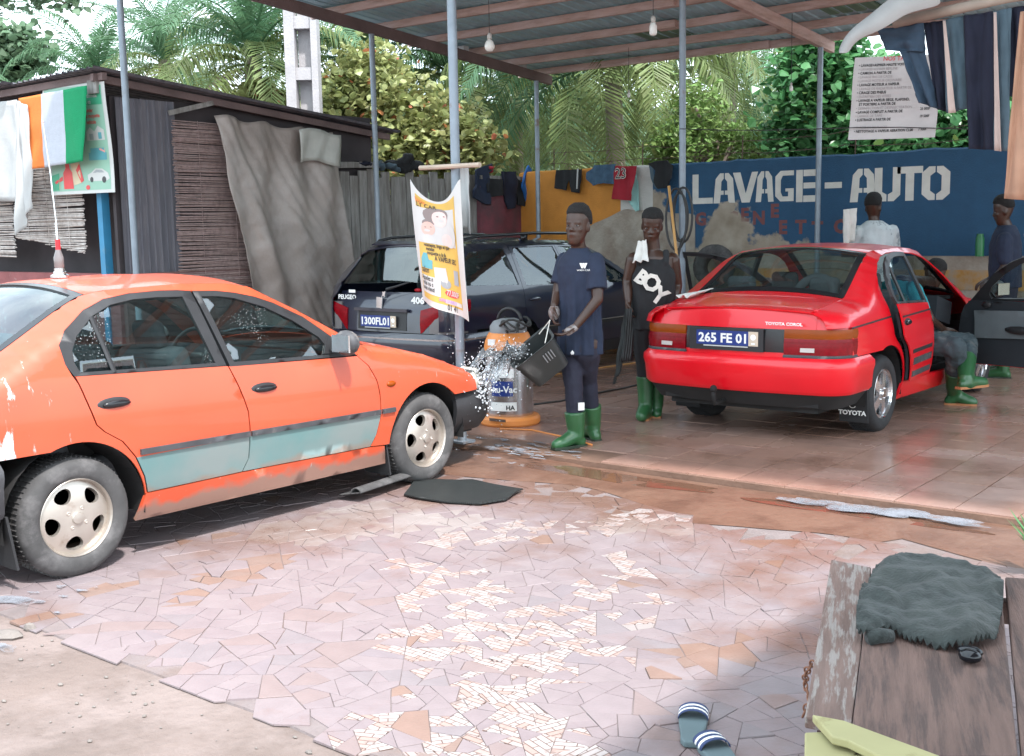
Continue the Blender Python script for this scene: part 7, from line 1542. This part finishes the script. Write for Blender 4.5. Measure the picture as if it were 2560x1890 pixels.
# ================================================================== wet vacuum cleaner
vb = onz(1275, 1058, FZ); vac = thing('vacuum_cleaner', 'steel drum wet vacuum with orange head and base beside the taxi bumper', 'vacuum cleaner', (vb.x, vb.y, FZ)); mat('orange_plastic', (.75, .26, .06), .45, var=.1); mat('steel', (.55, .56, .58), .25, metal=.9, var=.08, stretch=(8, 8, .5)); mat('grey_plastic', (.22, .23, .24), .5)
B = MB(); B.lathe([(0, 0), (.235, 0), (.25, .02), (.25, .055), (.235, .075), (.20, .08), (0, .08)], 36); flatshade(B.build('base', 'orange_plastic', vac), 35)
B = MB(); B.lathe([(.19, .078), (.195, .09), (.195, .58), (.20, .585), (.20, .60), (.195, .605), (0, .605)], 40); flatshade(B.build('drum', 'steel', vac), 35)
B = MB(); B.lathe([(.195, .606), (.20, .63), (.19, .68), (.165, .74), (.155, .75), (0, .75)], 36); flatshade(B.build('head', 'orange_plastic', vac), 35)
B = MB(); B.lathe([(.15, .75), (.15, .80), (.12, .84), (.06, .86), (0, .86)], 30); flatshade(B.build('motor_cap', 'grey_plastic', vac), 40)
B = MB(); B.tube([(.12 * math.cos(t), .02, .84 + .10 * math.sin(t)) for t in [math.pi * k / 10 for k in range(11)]], .014, 8); B.build('carry_handle', 'black_plastic', vac, True)
for k in range(4):
    B = MB(); B.tube([(.10 + .15 * math.sin(.8 * t + k), -.06 + .14 * math.cos(t * .9 + k * 1.3), .84 - .015 * k + .03 * math.cos(2 * t + k)) for t in [6 * j / 18 for j in range(19)]], .010, 6); B.build('cable', 'wire', vac, True)
B = MB(); B.tube([(-.20, -.05, .60), (-.30, -.10, .45), (-.27, -.12, .25), (-.25, -.14, .12)], .030, 10); B.build('suction_pipe', 'grey_plastic', vac, True)
def vmap(a, z, r_=.1965): t = -CA * 0 + a - math.pi / 2 - (math.pi / 2 - math.atan2(vb.y, -vb.x)) * 0; return Vector((r_ * math.cos(t + .62), r_ * math.sin(t + .62), z))
for a0, a1, z0, z1, m in ((-.75, .25, .40, .47, 'white_print'), (-.75, .2, .25, .37, 'plate_blue'), (-.8, .35, .13, .20, 'white_print')):
    vs = []; fs = []
    for k in range(9): vs += [vmap(a0 + (a1 - a0) * k / 8, z0), vmap(a0 + (a1 - a0) * k / 8, z1)]
    for k in range(8): fs.append((2 * k, 2 * k + 2, 2 * k + 3, 2 * k + 1))
    mkobj('drum_label', vs, fs, m, vac)
for tx, a, z, s, m in (('nu-Vac', -.70, .28, .075, 'white_print'), ('HA', -.1, .14, .05, 'print_black')):
    v, f = text_mesh(tx, s, .002); o = mkobj('label_text', [vmap(a + x / .1965, z + y, .1975) for x, y in v], f, m, vac); o['kind'] = 'stuff'
B = MB(); B.mi = 0; B.box((-.02, -.19, .68), (.07, .012, .05), Matrix.Rotation(.0, 3, 'Z')); B.build('head_sticker', 'white_print', vac)
B = MB(); c = Vector((.08, -.26, .07)); B.box(c, (.16, .012, .02)); B.build('base_latch', 'rust_iron', vac)

# ================================================================== black basin and the thrown water
bs = ond(1352, 898, 8.02); M_ = Matrix.Translation(bs) @ Matrix.Rotation(CA, 4, 'Z') @ Matrix.Rotation(R(-38), 4, 'Y') @ Matrix.Rotation(R(18), 4, 'X')
basin = bpy.data.objects.new('basin', None); link(basin); tag(basin, 'black plastic basin tipped forward in the hands of the man in navy', 'basin'); basin.matrix_world = M_; basin.empty_display_size = .1
mat('black_bin', (.022, .026, .026), .45, var=.15, scale=8)
def ringq(w, d, z, r=.05, n=4):
    out = []
    for cx, cy, a0 in ((w - r, d - r, 0), (-w + r, d - r, 90), (-w + r, -d + r, 180), (w - r, -d + r, 270)):
        for k in range(n + 1): a = R(a0 + 90 * k / n); out.append(Vector((cx + r * math.cos(a), cy + r * math.sin(a), z)))
    return out
B = MB(); rings = [ringq(.14, .10, -.12), ringq(.175, .13, .12), ringq(.185, .14, .125), ringq(.165, .12, .12), ringq(.132, .092, -.112)]; n = len(rings[0]); vs = [q for r_ in rings for q in r_]; fs = [tuple(range(n - 1, -1, -1))]
for i in range(4):
    for k in range(n): a = i * n + k; b = i * n + (k + 1) % n; fs.append((a, b, b + n, a + n))
fs.append(tuple(4 * n + k for k in range(n))); B.add(vs, fs); flatshade(B.build('tub', 'black_bin', basin), 40)
for k in range(4):
    B = MB(); B.beam((.03 + .022 * k, -.122, .0), (.035 + .022 * k, -.133, .07), .007, .004, (0, 1, 0)); B.build('slot', 'grey_plastic', basin)
B = MB(); B.tube([Vector((.10, -.10, .12)), M_.inverted() @ (ond(1375, 800, 8.05)), Vector((.10, .09, .12))], .004, 5); B.build('rope_handle', 'worn_white', basin)
wm = bpy.data.materials.new('water'); wm.use_nodes = True; N, L, p = nodes_of(wm); p.inputs['Base Color'].default_value = (.86, .9, .93, 1); p.inputs['Roughness'].default_value = .0; p.inputs['Transmission Weight'].default_value = .96; p.inputs['IOR'].default_value = 1.33; p.inputs['Specular IOR Level'].default_value = .8; MATS['water'] = wm
r_ = random.Random(8); B = MB(); W0 = ond(1300, 880, 7.95); W1 = ond(1205, 960, 7.75)
B.mi = 0
for k in range(9):        # torn sheets of water leaving the basin
    a = W0 + Vector((r_.gauss(0, .02), r_.gauss(0, .03), r_.gauss(0, .03))); b = W1 + Vector((r_.gauss(0, .05), r_.gauss(0, .06), r_.gauss(0, .07))); n = 12; sdv = Vector((r_.gauss(0, .5), r_.gauss(0, .5), r_.gauss(0, 1))).normalized(); vs = []; fs = []; s0 = r_.uniform(0, 99)
    for j in range(n):
        t = j / (n - 1); c_ = a.lerp(b, t) + Vector((0, 0, .06 * math.sin(math.pi * t))); w_ = (.012 + .035 * math.sin(math.pi * (.1 + .8 * t))) * (1 + .8 * noise.noise(Vector((t * 6, s0, 0))))
        for q in (-1, -.3, .4, 1): vs.append(c_ + sdv * w_ * q + Vector((noise.noise(Vector((t * 7, q * 2, s0))), noise.noise(Vector((t * 7, q * 2, s0 + 5))), noise.noise(Vector((t * 7, q * 2, s0 + 9))))) * .022)
    for j in range(n - 1):
        for q in range(3): i_ = 4 * j + q; fs.append((i_, i_ + 1, i_ + 5, i_ + 4))
    nv = len(vs); vs += [v + Vector((.004, -.005, .003)) for v in vs]; fs = fs + [tuple(reversed([i + nv for i in f])) for f in fs]; B.add(vs, fs)
B.mi = 1
for k in range(130): q = ond(1205 + r_.gauss(0, 14), 985 + r_.gauss(0, 24), 7.72 + r_.gauss(0, .04)); B.ball(q, r_.uniform(.002, .010), 6)
for k in range(90): q = ond(1182 + r_.gauss(0, 24), 915 + r_.gauss(0, 18), 7.75); B.ball(q, r_.uniform(.0015, .007), 6)
for k in range(360): q = W0.lerp(W1, r_.uniform(0, 1.15)) + Vector((r_.gauss(0, .05), r_.gauss(0, .05), r_.gauss(0, .06) + .04)); B.ball(q, r_.uniform(.0015, .0055), 5)
for k in range(260): q = ond(1200 + r_.gauss(0, 55), 955 + r_.gauss(0, 55), 7.75 + r_.gauss(0, .15)); B.ball(q, r_.uniform(.001, .0045), 5)
mat('spray', (.62, .65, .68), .15, alpha=.65)
o = B.build('water_splash', ['water', 'spray'], None, True); o['kind'] = 'stuff'; tag(o, 'burst of clear water thrown at the front of the orange taxi', 'water')

# ================================================================== rubber mats on the ground
N, L, p = nodes_of(MATS['mat_rubber']); wv = N.new('ShaderNodeTexWave'); wv.inputs['Scale'].default_value = 26; wv.inputs['Distortion'].default_value = .4; tcx = [n for n in N if n.type == 'TEX_COORD'][0]; L.new(tcx.outputs['Object'], wv.inputs['Vector']); bb = [n for n in N if n.type == 'BUMP'][0]; L.new(wv.outputs[1], bb.inputs['Height']); bb.inputs['Strength'].default_value = .5
gm_ = [onz(a, b, .022) for a, b in ((1010, 1235), (1035, 1203), (1085, 1197), (1180, 1200), (1250, 1212), (1308, 1222), (1265, 1248), (1200, 1258), (1120, 1254), (1040, 1243))]
c = sum(gm_, Vector()) / len(gm_); V, T = cdt([(q.x - c.x, q.y - c.y) for q in gm_], (), .05)
o = shell('rubber_mat', [Vector((a, b, .022 + .02 * max(0, noise.noise(Vector((a * 4, b * 4, 2)))) + .03 * max(0, a - .28))) for a, b in V], T, (0, 0, 1), .008, 'mat_rubber'); o.location = (c.x, c.y, 0); tag(o, 'black rubber floor mat lying flat on the mosaic before the taxi wheel', 'car mat')
a, b = onz(890, 1250, .02), onz(1020, 1206, .02); ax_ = (b - a); Ln = ax_.length; ax_.normalize(); sd = Vector((-ax_.y, ax_.x, 0)); vs = []; fs = []; NN = 22
for j in range(13):
    t = j / 12
    for k in range(NN + 1):
        th = (k / NN) * 4.4; 
        if k < 14: off = sd * (.045 * math.cos(th) ) + Vector((0, 0, .05 + .045 * math.sin(th)))
        else: off = sd * (.045 * math.cos(14 / NN * 4.4) + (k - 14) * .022) + Vector((0, 0, .05 + .045 * math.sin(14 / NN * 4.4) - (k - 14) * .004 - .0))
        off.z = max(off.z, .010); vs.append(a + ax_ * Ln * t + off - Vector((0, 0, .02)))
for j in range(12):
    for k in range(NN): q = j * (NN + 1) + k; fs.append((q, q + 1, q + NN + 2, q + NN + 1))
o = mkobj('rubber_mat', vs, fs, 'dusty_rubber', None, True); o.modifiers.new('t', 'SOLIDIFY').thickness = .007; tag(o, 'curled black rubber mat lying against the flat one', 'car mat')

# ================================================================== bench of planks with rag, and yellow boards
mat('bench_wood', (.155, .095, .078), .75, var=.3, scale=3, bump=.35, bscale=14, stretch=(16, 1.3, 16), second=(.085, .055, .048), mask=(.48, .6), mscale=2); mat('worn_bench', (.17, .11, .092), .8, var=.25, scale=3, bump=.35, bscale=12, stretch=(15, 1.6, 15), second=(.27, .235, .215), mask=(.49, .57), mscale=3.2); mat('yellow_wood', (.37, .34, .17), .7, var=.1, scale=5, second=(.28, .245, .11), mask=(.55, .6), mscale=4); mat('grey_rag', (.030, .037, .035), .95, var=.4, scale=45, bump=.35, bscale=110, second=(.045, .052, .048), mscale=5, sheen=.12)
for nm in ('bench_wood', 'worn_bench'):
    for nd in MATS[nm].node_tree.nodes:
        if nd.type == 'MAPPING':
            tr_ = MATS[nm].node_tree; m2 = tr_.nodes.new('ShaderNodeMapping'); m2.inputs['Rotation'].default_value = (0, 0, R(-21)); tr_.links.new([n for n in tr_.nodes if n.type == 'TEX_COORD'][0].outputs['Object'], m2.inputs['Vector']); tr_.links.new(m2.outputs[0], nd.inputs['Vector']); break
BZ = .50; bench = thing('plank_bench', 'low brown bench of rough planks with a worn pale edge', 'bench', (-.95, 3.0, 0))
bp = lambda px, py, z=BZ: onz(px, py, z)
def board(name, q, m, parent, th=.03, z=None):
    vs = [Vector(p) for p in q]; vs += [p - Vector((0, 0, th)) for p in vs]; n = len(q); ar = sum(q[i].x * q[(i + 1) % n].y - q[(i + 1) % n].x * q[i].y for i in range(n)); fs = [tuple(range(n)), tuple(range(2 * n - 1, n - 1, -1))] + [((i + 1) % n, i, i + n, (i + 1) % n + n) for i in range(n)]
    if ar < 0: fs = [tuple(reversed(f)) for f in fs]
    B = MB(); B.add(vs, fs); o = wbuild(B, name, m, parent); bv = o.modifiers.new('b', 'BEVEL'); bv.width = .004; bv.segments = 2; return o
board('plank', [bp(2078, 1398), bp(2178, 1418), bp(2128, 1812), bp(2012, 1790)], 'worn_bench', bench)
board('plank', [bp(2181, 1419), bp(2500, 1450), bp(2545, 1890), bp(2129, 1889), bp(2131, 1812)], 'bench_wood', bench)
board('plank', [bp(2513, 1442), bp(2700, 1455), bp(2760, 1900), bp(2556, 1905)], 'bench_wood', bench)
for px, py in ((2110, 1430), (2640, 1470), (2080, 1770), (2640, 1880)):
    q = bp(px, py); B = MB(); B.box((q.x, q.y, .235), (.05, .05, .47)); wbuild(B, 'leg', 'bench_wood', bench)
B = MB(); q0, q1 = bp(2100, 1500, .44), bp(2700, 1540, .44); B.beam(q0, q1, .04, .07); wbuild(B, 'crossbar', 'bench_wood', bench)
yb = thing('yellow_boards', 'pair of broken yellow painted boards leaning on the bench front', 'boards', (-.9, 2.2, 0)); YZ = .53
board('board', [bp(2030, 1785, YZ), bp(2110, 1800, YZ), bp(2350, 1888, YZ), bp(2360, 1960, YZ), bp(2220, 1900, YZ), bp(2120, 1850, YZ), bp(2080, 1840, YZ)], 'yellow_wood', yb, .02)
board('board', [bp(2012, 1830, .5), bp(2060, 1828, .5), bp(2180, 1880, .5), bp(2300, 1960, .5), bp(2010, 1980, .5)], 'yellow_wood', yb, .02)
# dark rag
cq = [bp(a, b, BZ + .02) for a, b in ((2205, 1412), (2330, 1408), (2440, 1430), (2505, 1455), (2495, 1580), (2470, 1600), (2400, 1615), (2300, 1600), (2235, 1580), (2145, 1590), (2150, 1500), (2175, 1450))]; c = sum(cq, Vector()) / len(cq); sm = []
for i in range(len(cq)):        # rounded outline through the traced points
    p0, p1_, p2_, p3_ = cq[i - 1], cq[i], cq[(i + 1) % len(cq)], cq[(i + 2) % len(cq)]
    for k in range(5): t = k / 5; sm.append(.5 * (2 * p1_ + (p2_ - p0) * t + (2 * p0 - 5 * p1_ + 4 * p2_ - p3_) * t * t + (3 * p1_ - p0 - 3 * p2_ + p3_) * t ** 3) + Vector((.003 * noise.noise(Vector((i * 3 + k, 0, 0)) * .3), .003 * noise.noise(Vector((0, i * 3 + k, 4)) * .3), 0)))
V, T = cdt([(q.x - c.x, q.y - c.y) for q in sm], (), .011); edg = [(q.x - c.x, q.y - c.y) for q in sm]
def ed_(a, b): return min(1, min(math.hypot(a - q[0], b - q[1]) for q in edg) / .035)
o = shell('grey_rag', [Vector((a, b, -.008 + .034 * math.sqrt(ed_(a, b)) + ed_(a, b) * .038 * noise.noise(Vector((a * 7, b * 7, 1))) + .010 * math.sin(a * 17 + b * 11) + .02 * abs(noise.noise(Vector((a * 12 + b * 5, b * 3, 8)))) + .012 * noise.noise(Vector((a * 20, b * 20, 5))))) for a, b in V], T, (0, 0, 1), .008, 'grey_rag'); o.location = c; tag(o, 'dark grey woollen rag spread over the plank bench', 'rag')
B = MB(); q = bp(2170, 1598, BZ + .015); q2 = bp(2228, 1590, BZ + .015); B.tube([q, q.lerp(q2, .5) + Vector((0, 0, .006)), q2], [.018, .021, .018], 10); tag(B.build('rag_roll', 'grey_rag', None, True), 'small rolled corner of cloth beside the woollen rag', 'cloth')
B = MB(); q = bp(2425, 1640, BZ + .02); B.ball(q, (.030, .024, .018), 12); B.ball(q + Vector((-.01, .035, .0)), (.034, .020, .014), 12); mat('wet_black', (.006, .007, .010), .12); tag(B.build('black_bag', 'wet_black', None, True), 'small shiny knot of black plastic bag on the bench', 'bag')
# rusty chain on the bench side
B = MB(); P = [bp(2035, 1655, .47), bp(2015, 1680, .42), bp(2012, 1710, .38), bp(2025, 1750, .36), bp(2008, 1790, .30)]
for k in range(len(P) - 1):
    d = (P[k + 1] - P[k]); 
    for j in range(3): c = P[k] + d * (j + .5) / 3; dd = d.normalized(); s_ = dd.cross(Vector((1, 0, 0) if (j + k) % 2 else (0, 1, 0))).normalized(); B.tube([c + dd * d.length * .22 * math.cos(t) + s_ * .009 * math.sin(t) for t in [2 * math.pi * i / 10 for i in range(11)]], .0028, 5)
tag(B.build('rusty_chain', mat('chain_rust', (.22, .10, .06), .85) and 'chain_rust', None, True), 'short rusty chain dangling off the bench corner', 'chain')
# slippers
mat('slipper_sole', (.10, .14, .15), .7, var=.15); mat('slipper_blue', (.03, .05, .13), .7)
def slipper(label, toe, heel, lift=.012):
    a, b = onz(*toe, .0), onz(*heel, .0); d = (b - a); L_ = d.length; d.normalize(); L_ = .26; s = Vector((-d.y, d.x, 0)); t = thing('slipper', label, 'slipper', (a.x, a.y, .006), 0, 'slippers by the bench')
    pr = ((0, .022), (.02, .038), (.06, .048), (.12, .044), (.18, .036), (.23, .034), (.255, .022)); out = [d * x + s * w for x, w in pr] + [d * x - s * w for x, w in pr[::-1]]; n = len(out)
    B = MB(); B.add([Vector((p.x, p.y, 0)) for p in out] + [Vector((p.x, p.y, .022)) for p in out], [tuple(range(n)), tuple(range(2 * n - 1, n - 1, -1))] + [((i + 1) % n, i, i + n, (i + 1) % n + n) for i in range(n)]); B.f = [tuple(reversed(f)) for f in B.f]; o = B.build('sole', 'slipper_sole', t); bv = o.modifiers.new('b', 'BEVEL'); bv.width = .005; bv.segments = 2
    for k, (x0, m) in enumerate(((.02, 'slipper_blue'), (.035, 'white_print'), (.047, 'slipper_blue'), (.062, 'white_print'), (.074, 'slipper_blue'))):
        vs = []; fs = []
        for i in range(11):
            th = math.pi * i / 10; w = .047
            for xx in (x0, x0 + .014): vs.append(d * xx + s * w * math.cos(th) + Vector((0, 0, .020 + .030 * math.sin(th))))
        for i in range(10): fs.append((2 * i, 2 * i + 1, 2 * i + 3, 2 * i + 2))
        o = mkobj('strap_band', vs, fs, m, t, True); o.modifiers.new('t', 'SOLIDIFY').thickness = .003
    return t
slipper('dark slipper with white banded strap lying toe-first on the mosaic', (1735, 1790), (1722, 1935)); slipper('second banded slipper cut by the frame beside the dark one', (1762, 1862), (1850, 1960))
# bits by the right edge
mat('green_can', (.02, .16, .05), .4); B = MB(); q = ony(2447, 685, 12.82); B.lathe([(0, 0), (.045, 0), (.045, .19), (.035, .215), (.035, .24), (0, .24)], 16, Matrix.Translation((q.x, q.y, 1.232))); flatshade(B.build('spray_can', 'green_can'), 40); tag(bpy.data.objects['spray_can'], 'green spray can standing on the wall ledge behind the car door', 'can')
B = MB(); q = ony(1785, 665, 12.62); B.lathe([(.12, -.06), (.20, -.08), (.26, -.06), (.27, 0), (.26, .06), (.20, .08), (.12, .06)], 26, Matrix.Translation((q.x, q.y, q.z)) @ Matrix.Rotation(R(80), 4, 'X'), True); o = B.build('old_tyre', 'dusty_rubber', None, True); tag(o, 'old tyre hung on the wall behind the open left door', 'tyre')
cloth('white_rag', None, None, [Vector((RCX - .55, RCY - .34, FZ + 1.055)), Vector((RCX - .48, RCY - .30, FZ + 1.075)), Vector((RCX - .50, RCY - .62, FZ + 1.03)), Vector((RCX - .64, RCY - .62, FZ + 1.025))], 'towel_white', 10, 16, .012, 2, 3, nrm=(0, 0, 1)); o = [x for x in COL.objects if x.name.startswith('white_rag')][0]; tag(o, 'white rag lying on the boot lid of the red car', 'rag')
for lab, pts, m, rr in (('thin orange cable running across the wet floor', ((1480, 1112), (1400, 1090), (1330, 1075), (1250, 1072)), 'orange_plastic', .007), ('yellow hose lying across the floor behind the men', ((1220, 962), (1330, 945), (1480, 922), (1600, 905), (1720, 885)), 'bench_y', .009), ('black hose crossing the floor behind the man in navy', ((1300, 1015), (1400, 1003), (1480, 985), (1560, 970), (1625, 955)), 'wire', .010)):
    if m == 'bench_y': mat('bench_y', (.55, .28, .08), .5)
    B = MB(); B.tube([onz(a, b, FZ + .012) for a, b in pts], rr, 6); tag(B.build('floor_hose', m, None, True), lab, 'hose')
# plant tuft at the right edge
B = MB(); r_ = random.Random(3); q = onz(2600, 1440, .0)
for k in range(26): a = r_.uniform(0, 6.28); l_ = r_.uniform(.12, .3); tip = q + Vector((math.cos(a) * l_ * .6, math.sin(a) * l_ * .6, l_)); w = Vector((-math.sin(a), math.cos(a), 0)) * .012; m_ = q.lerp(tip, .5) + Vector((0, 0, .05)); B.add([q - w * .4, q + w * .4, m_ + w, m_ - w, tip], [(0, 1, 2, 3), (3, 2, 4)])
tag(B.build('grass_tuft', 'bush_leaf'), 'tuft of green grass blades beyond the bench at the right edge', 'grass tuft')
# unseen awning added right of the camera so its sheet shades the bench corner
mat('awning_cloth', (.45, .45, .42), .8, var=.1); aw = thing('added_awning', 'unseen grey cloth awning on four wooden poles, added to shade the bench', 'awning', (1.2, 2.0, 0))
B = MB(); vs = []; fs = []
for j in range(11):
    for i in range(11): vs.append((-.42 + .34 * i, -1.5 + .56 * j + .0, 2.55 + .05 * math.sin(i * .6) - .04 * math.sin(j) + .05 * i * .3))
for j in range(10):
    for i in range(10): a = j * 11 + i; fs.append((a, a + 1, a + 12, a + 11))
B.add(vs, fs); o = wbuild(B, 'awning_sheet', 'awning_cloth', aw, True); o.modifiers.new('t', 'SOLIDIFY').thickness = .01
for x, y in ((-.30, 4.0), (2.9, 4.0), (-.35, -1.4), (2.9, -1.4)):
    B = MB(); B.tube([(x, y, -.02), (x, y, 2.56)], .035, 8); wbuild(B, 'pole', 'bare_stick', aw)
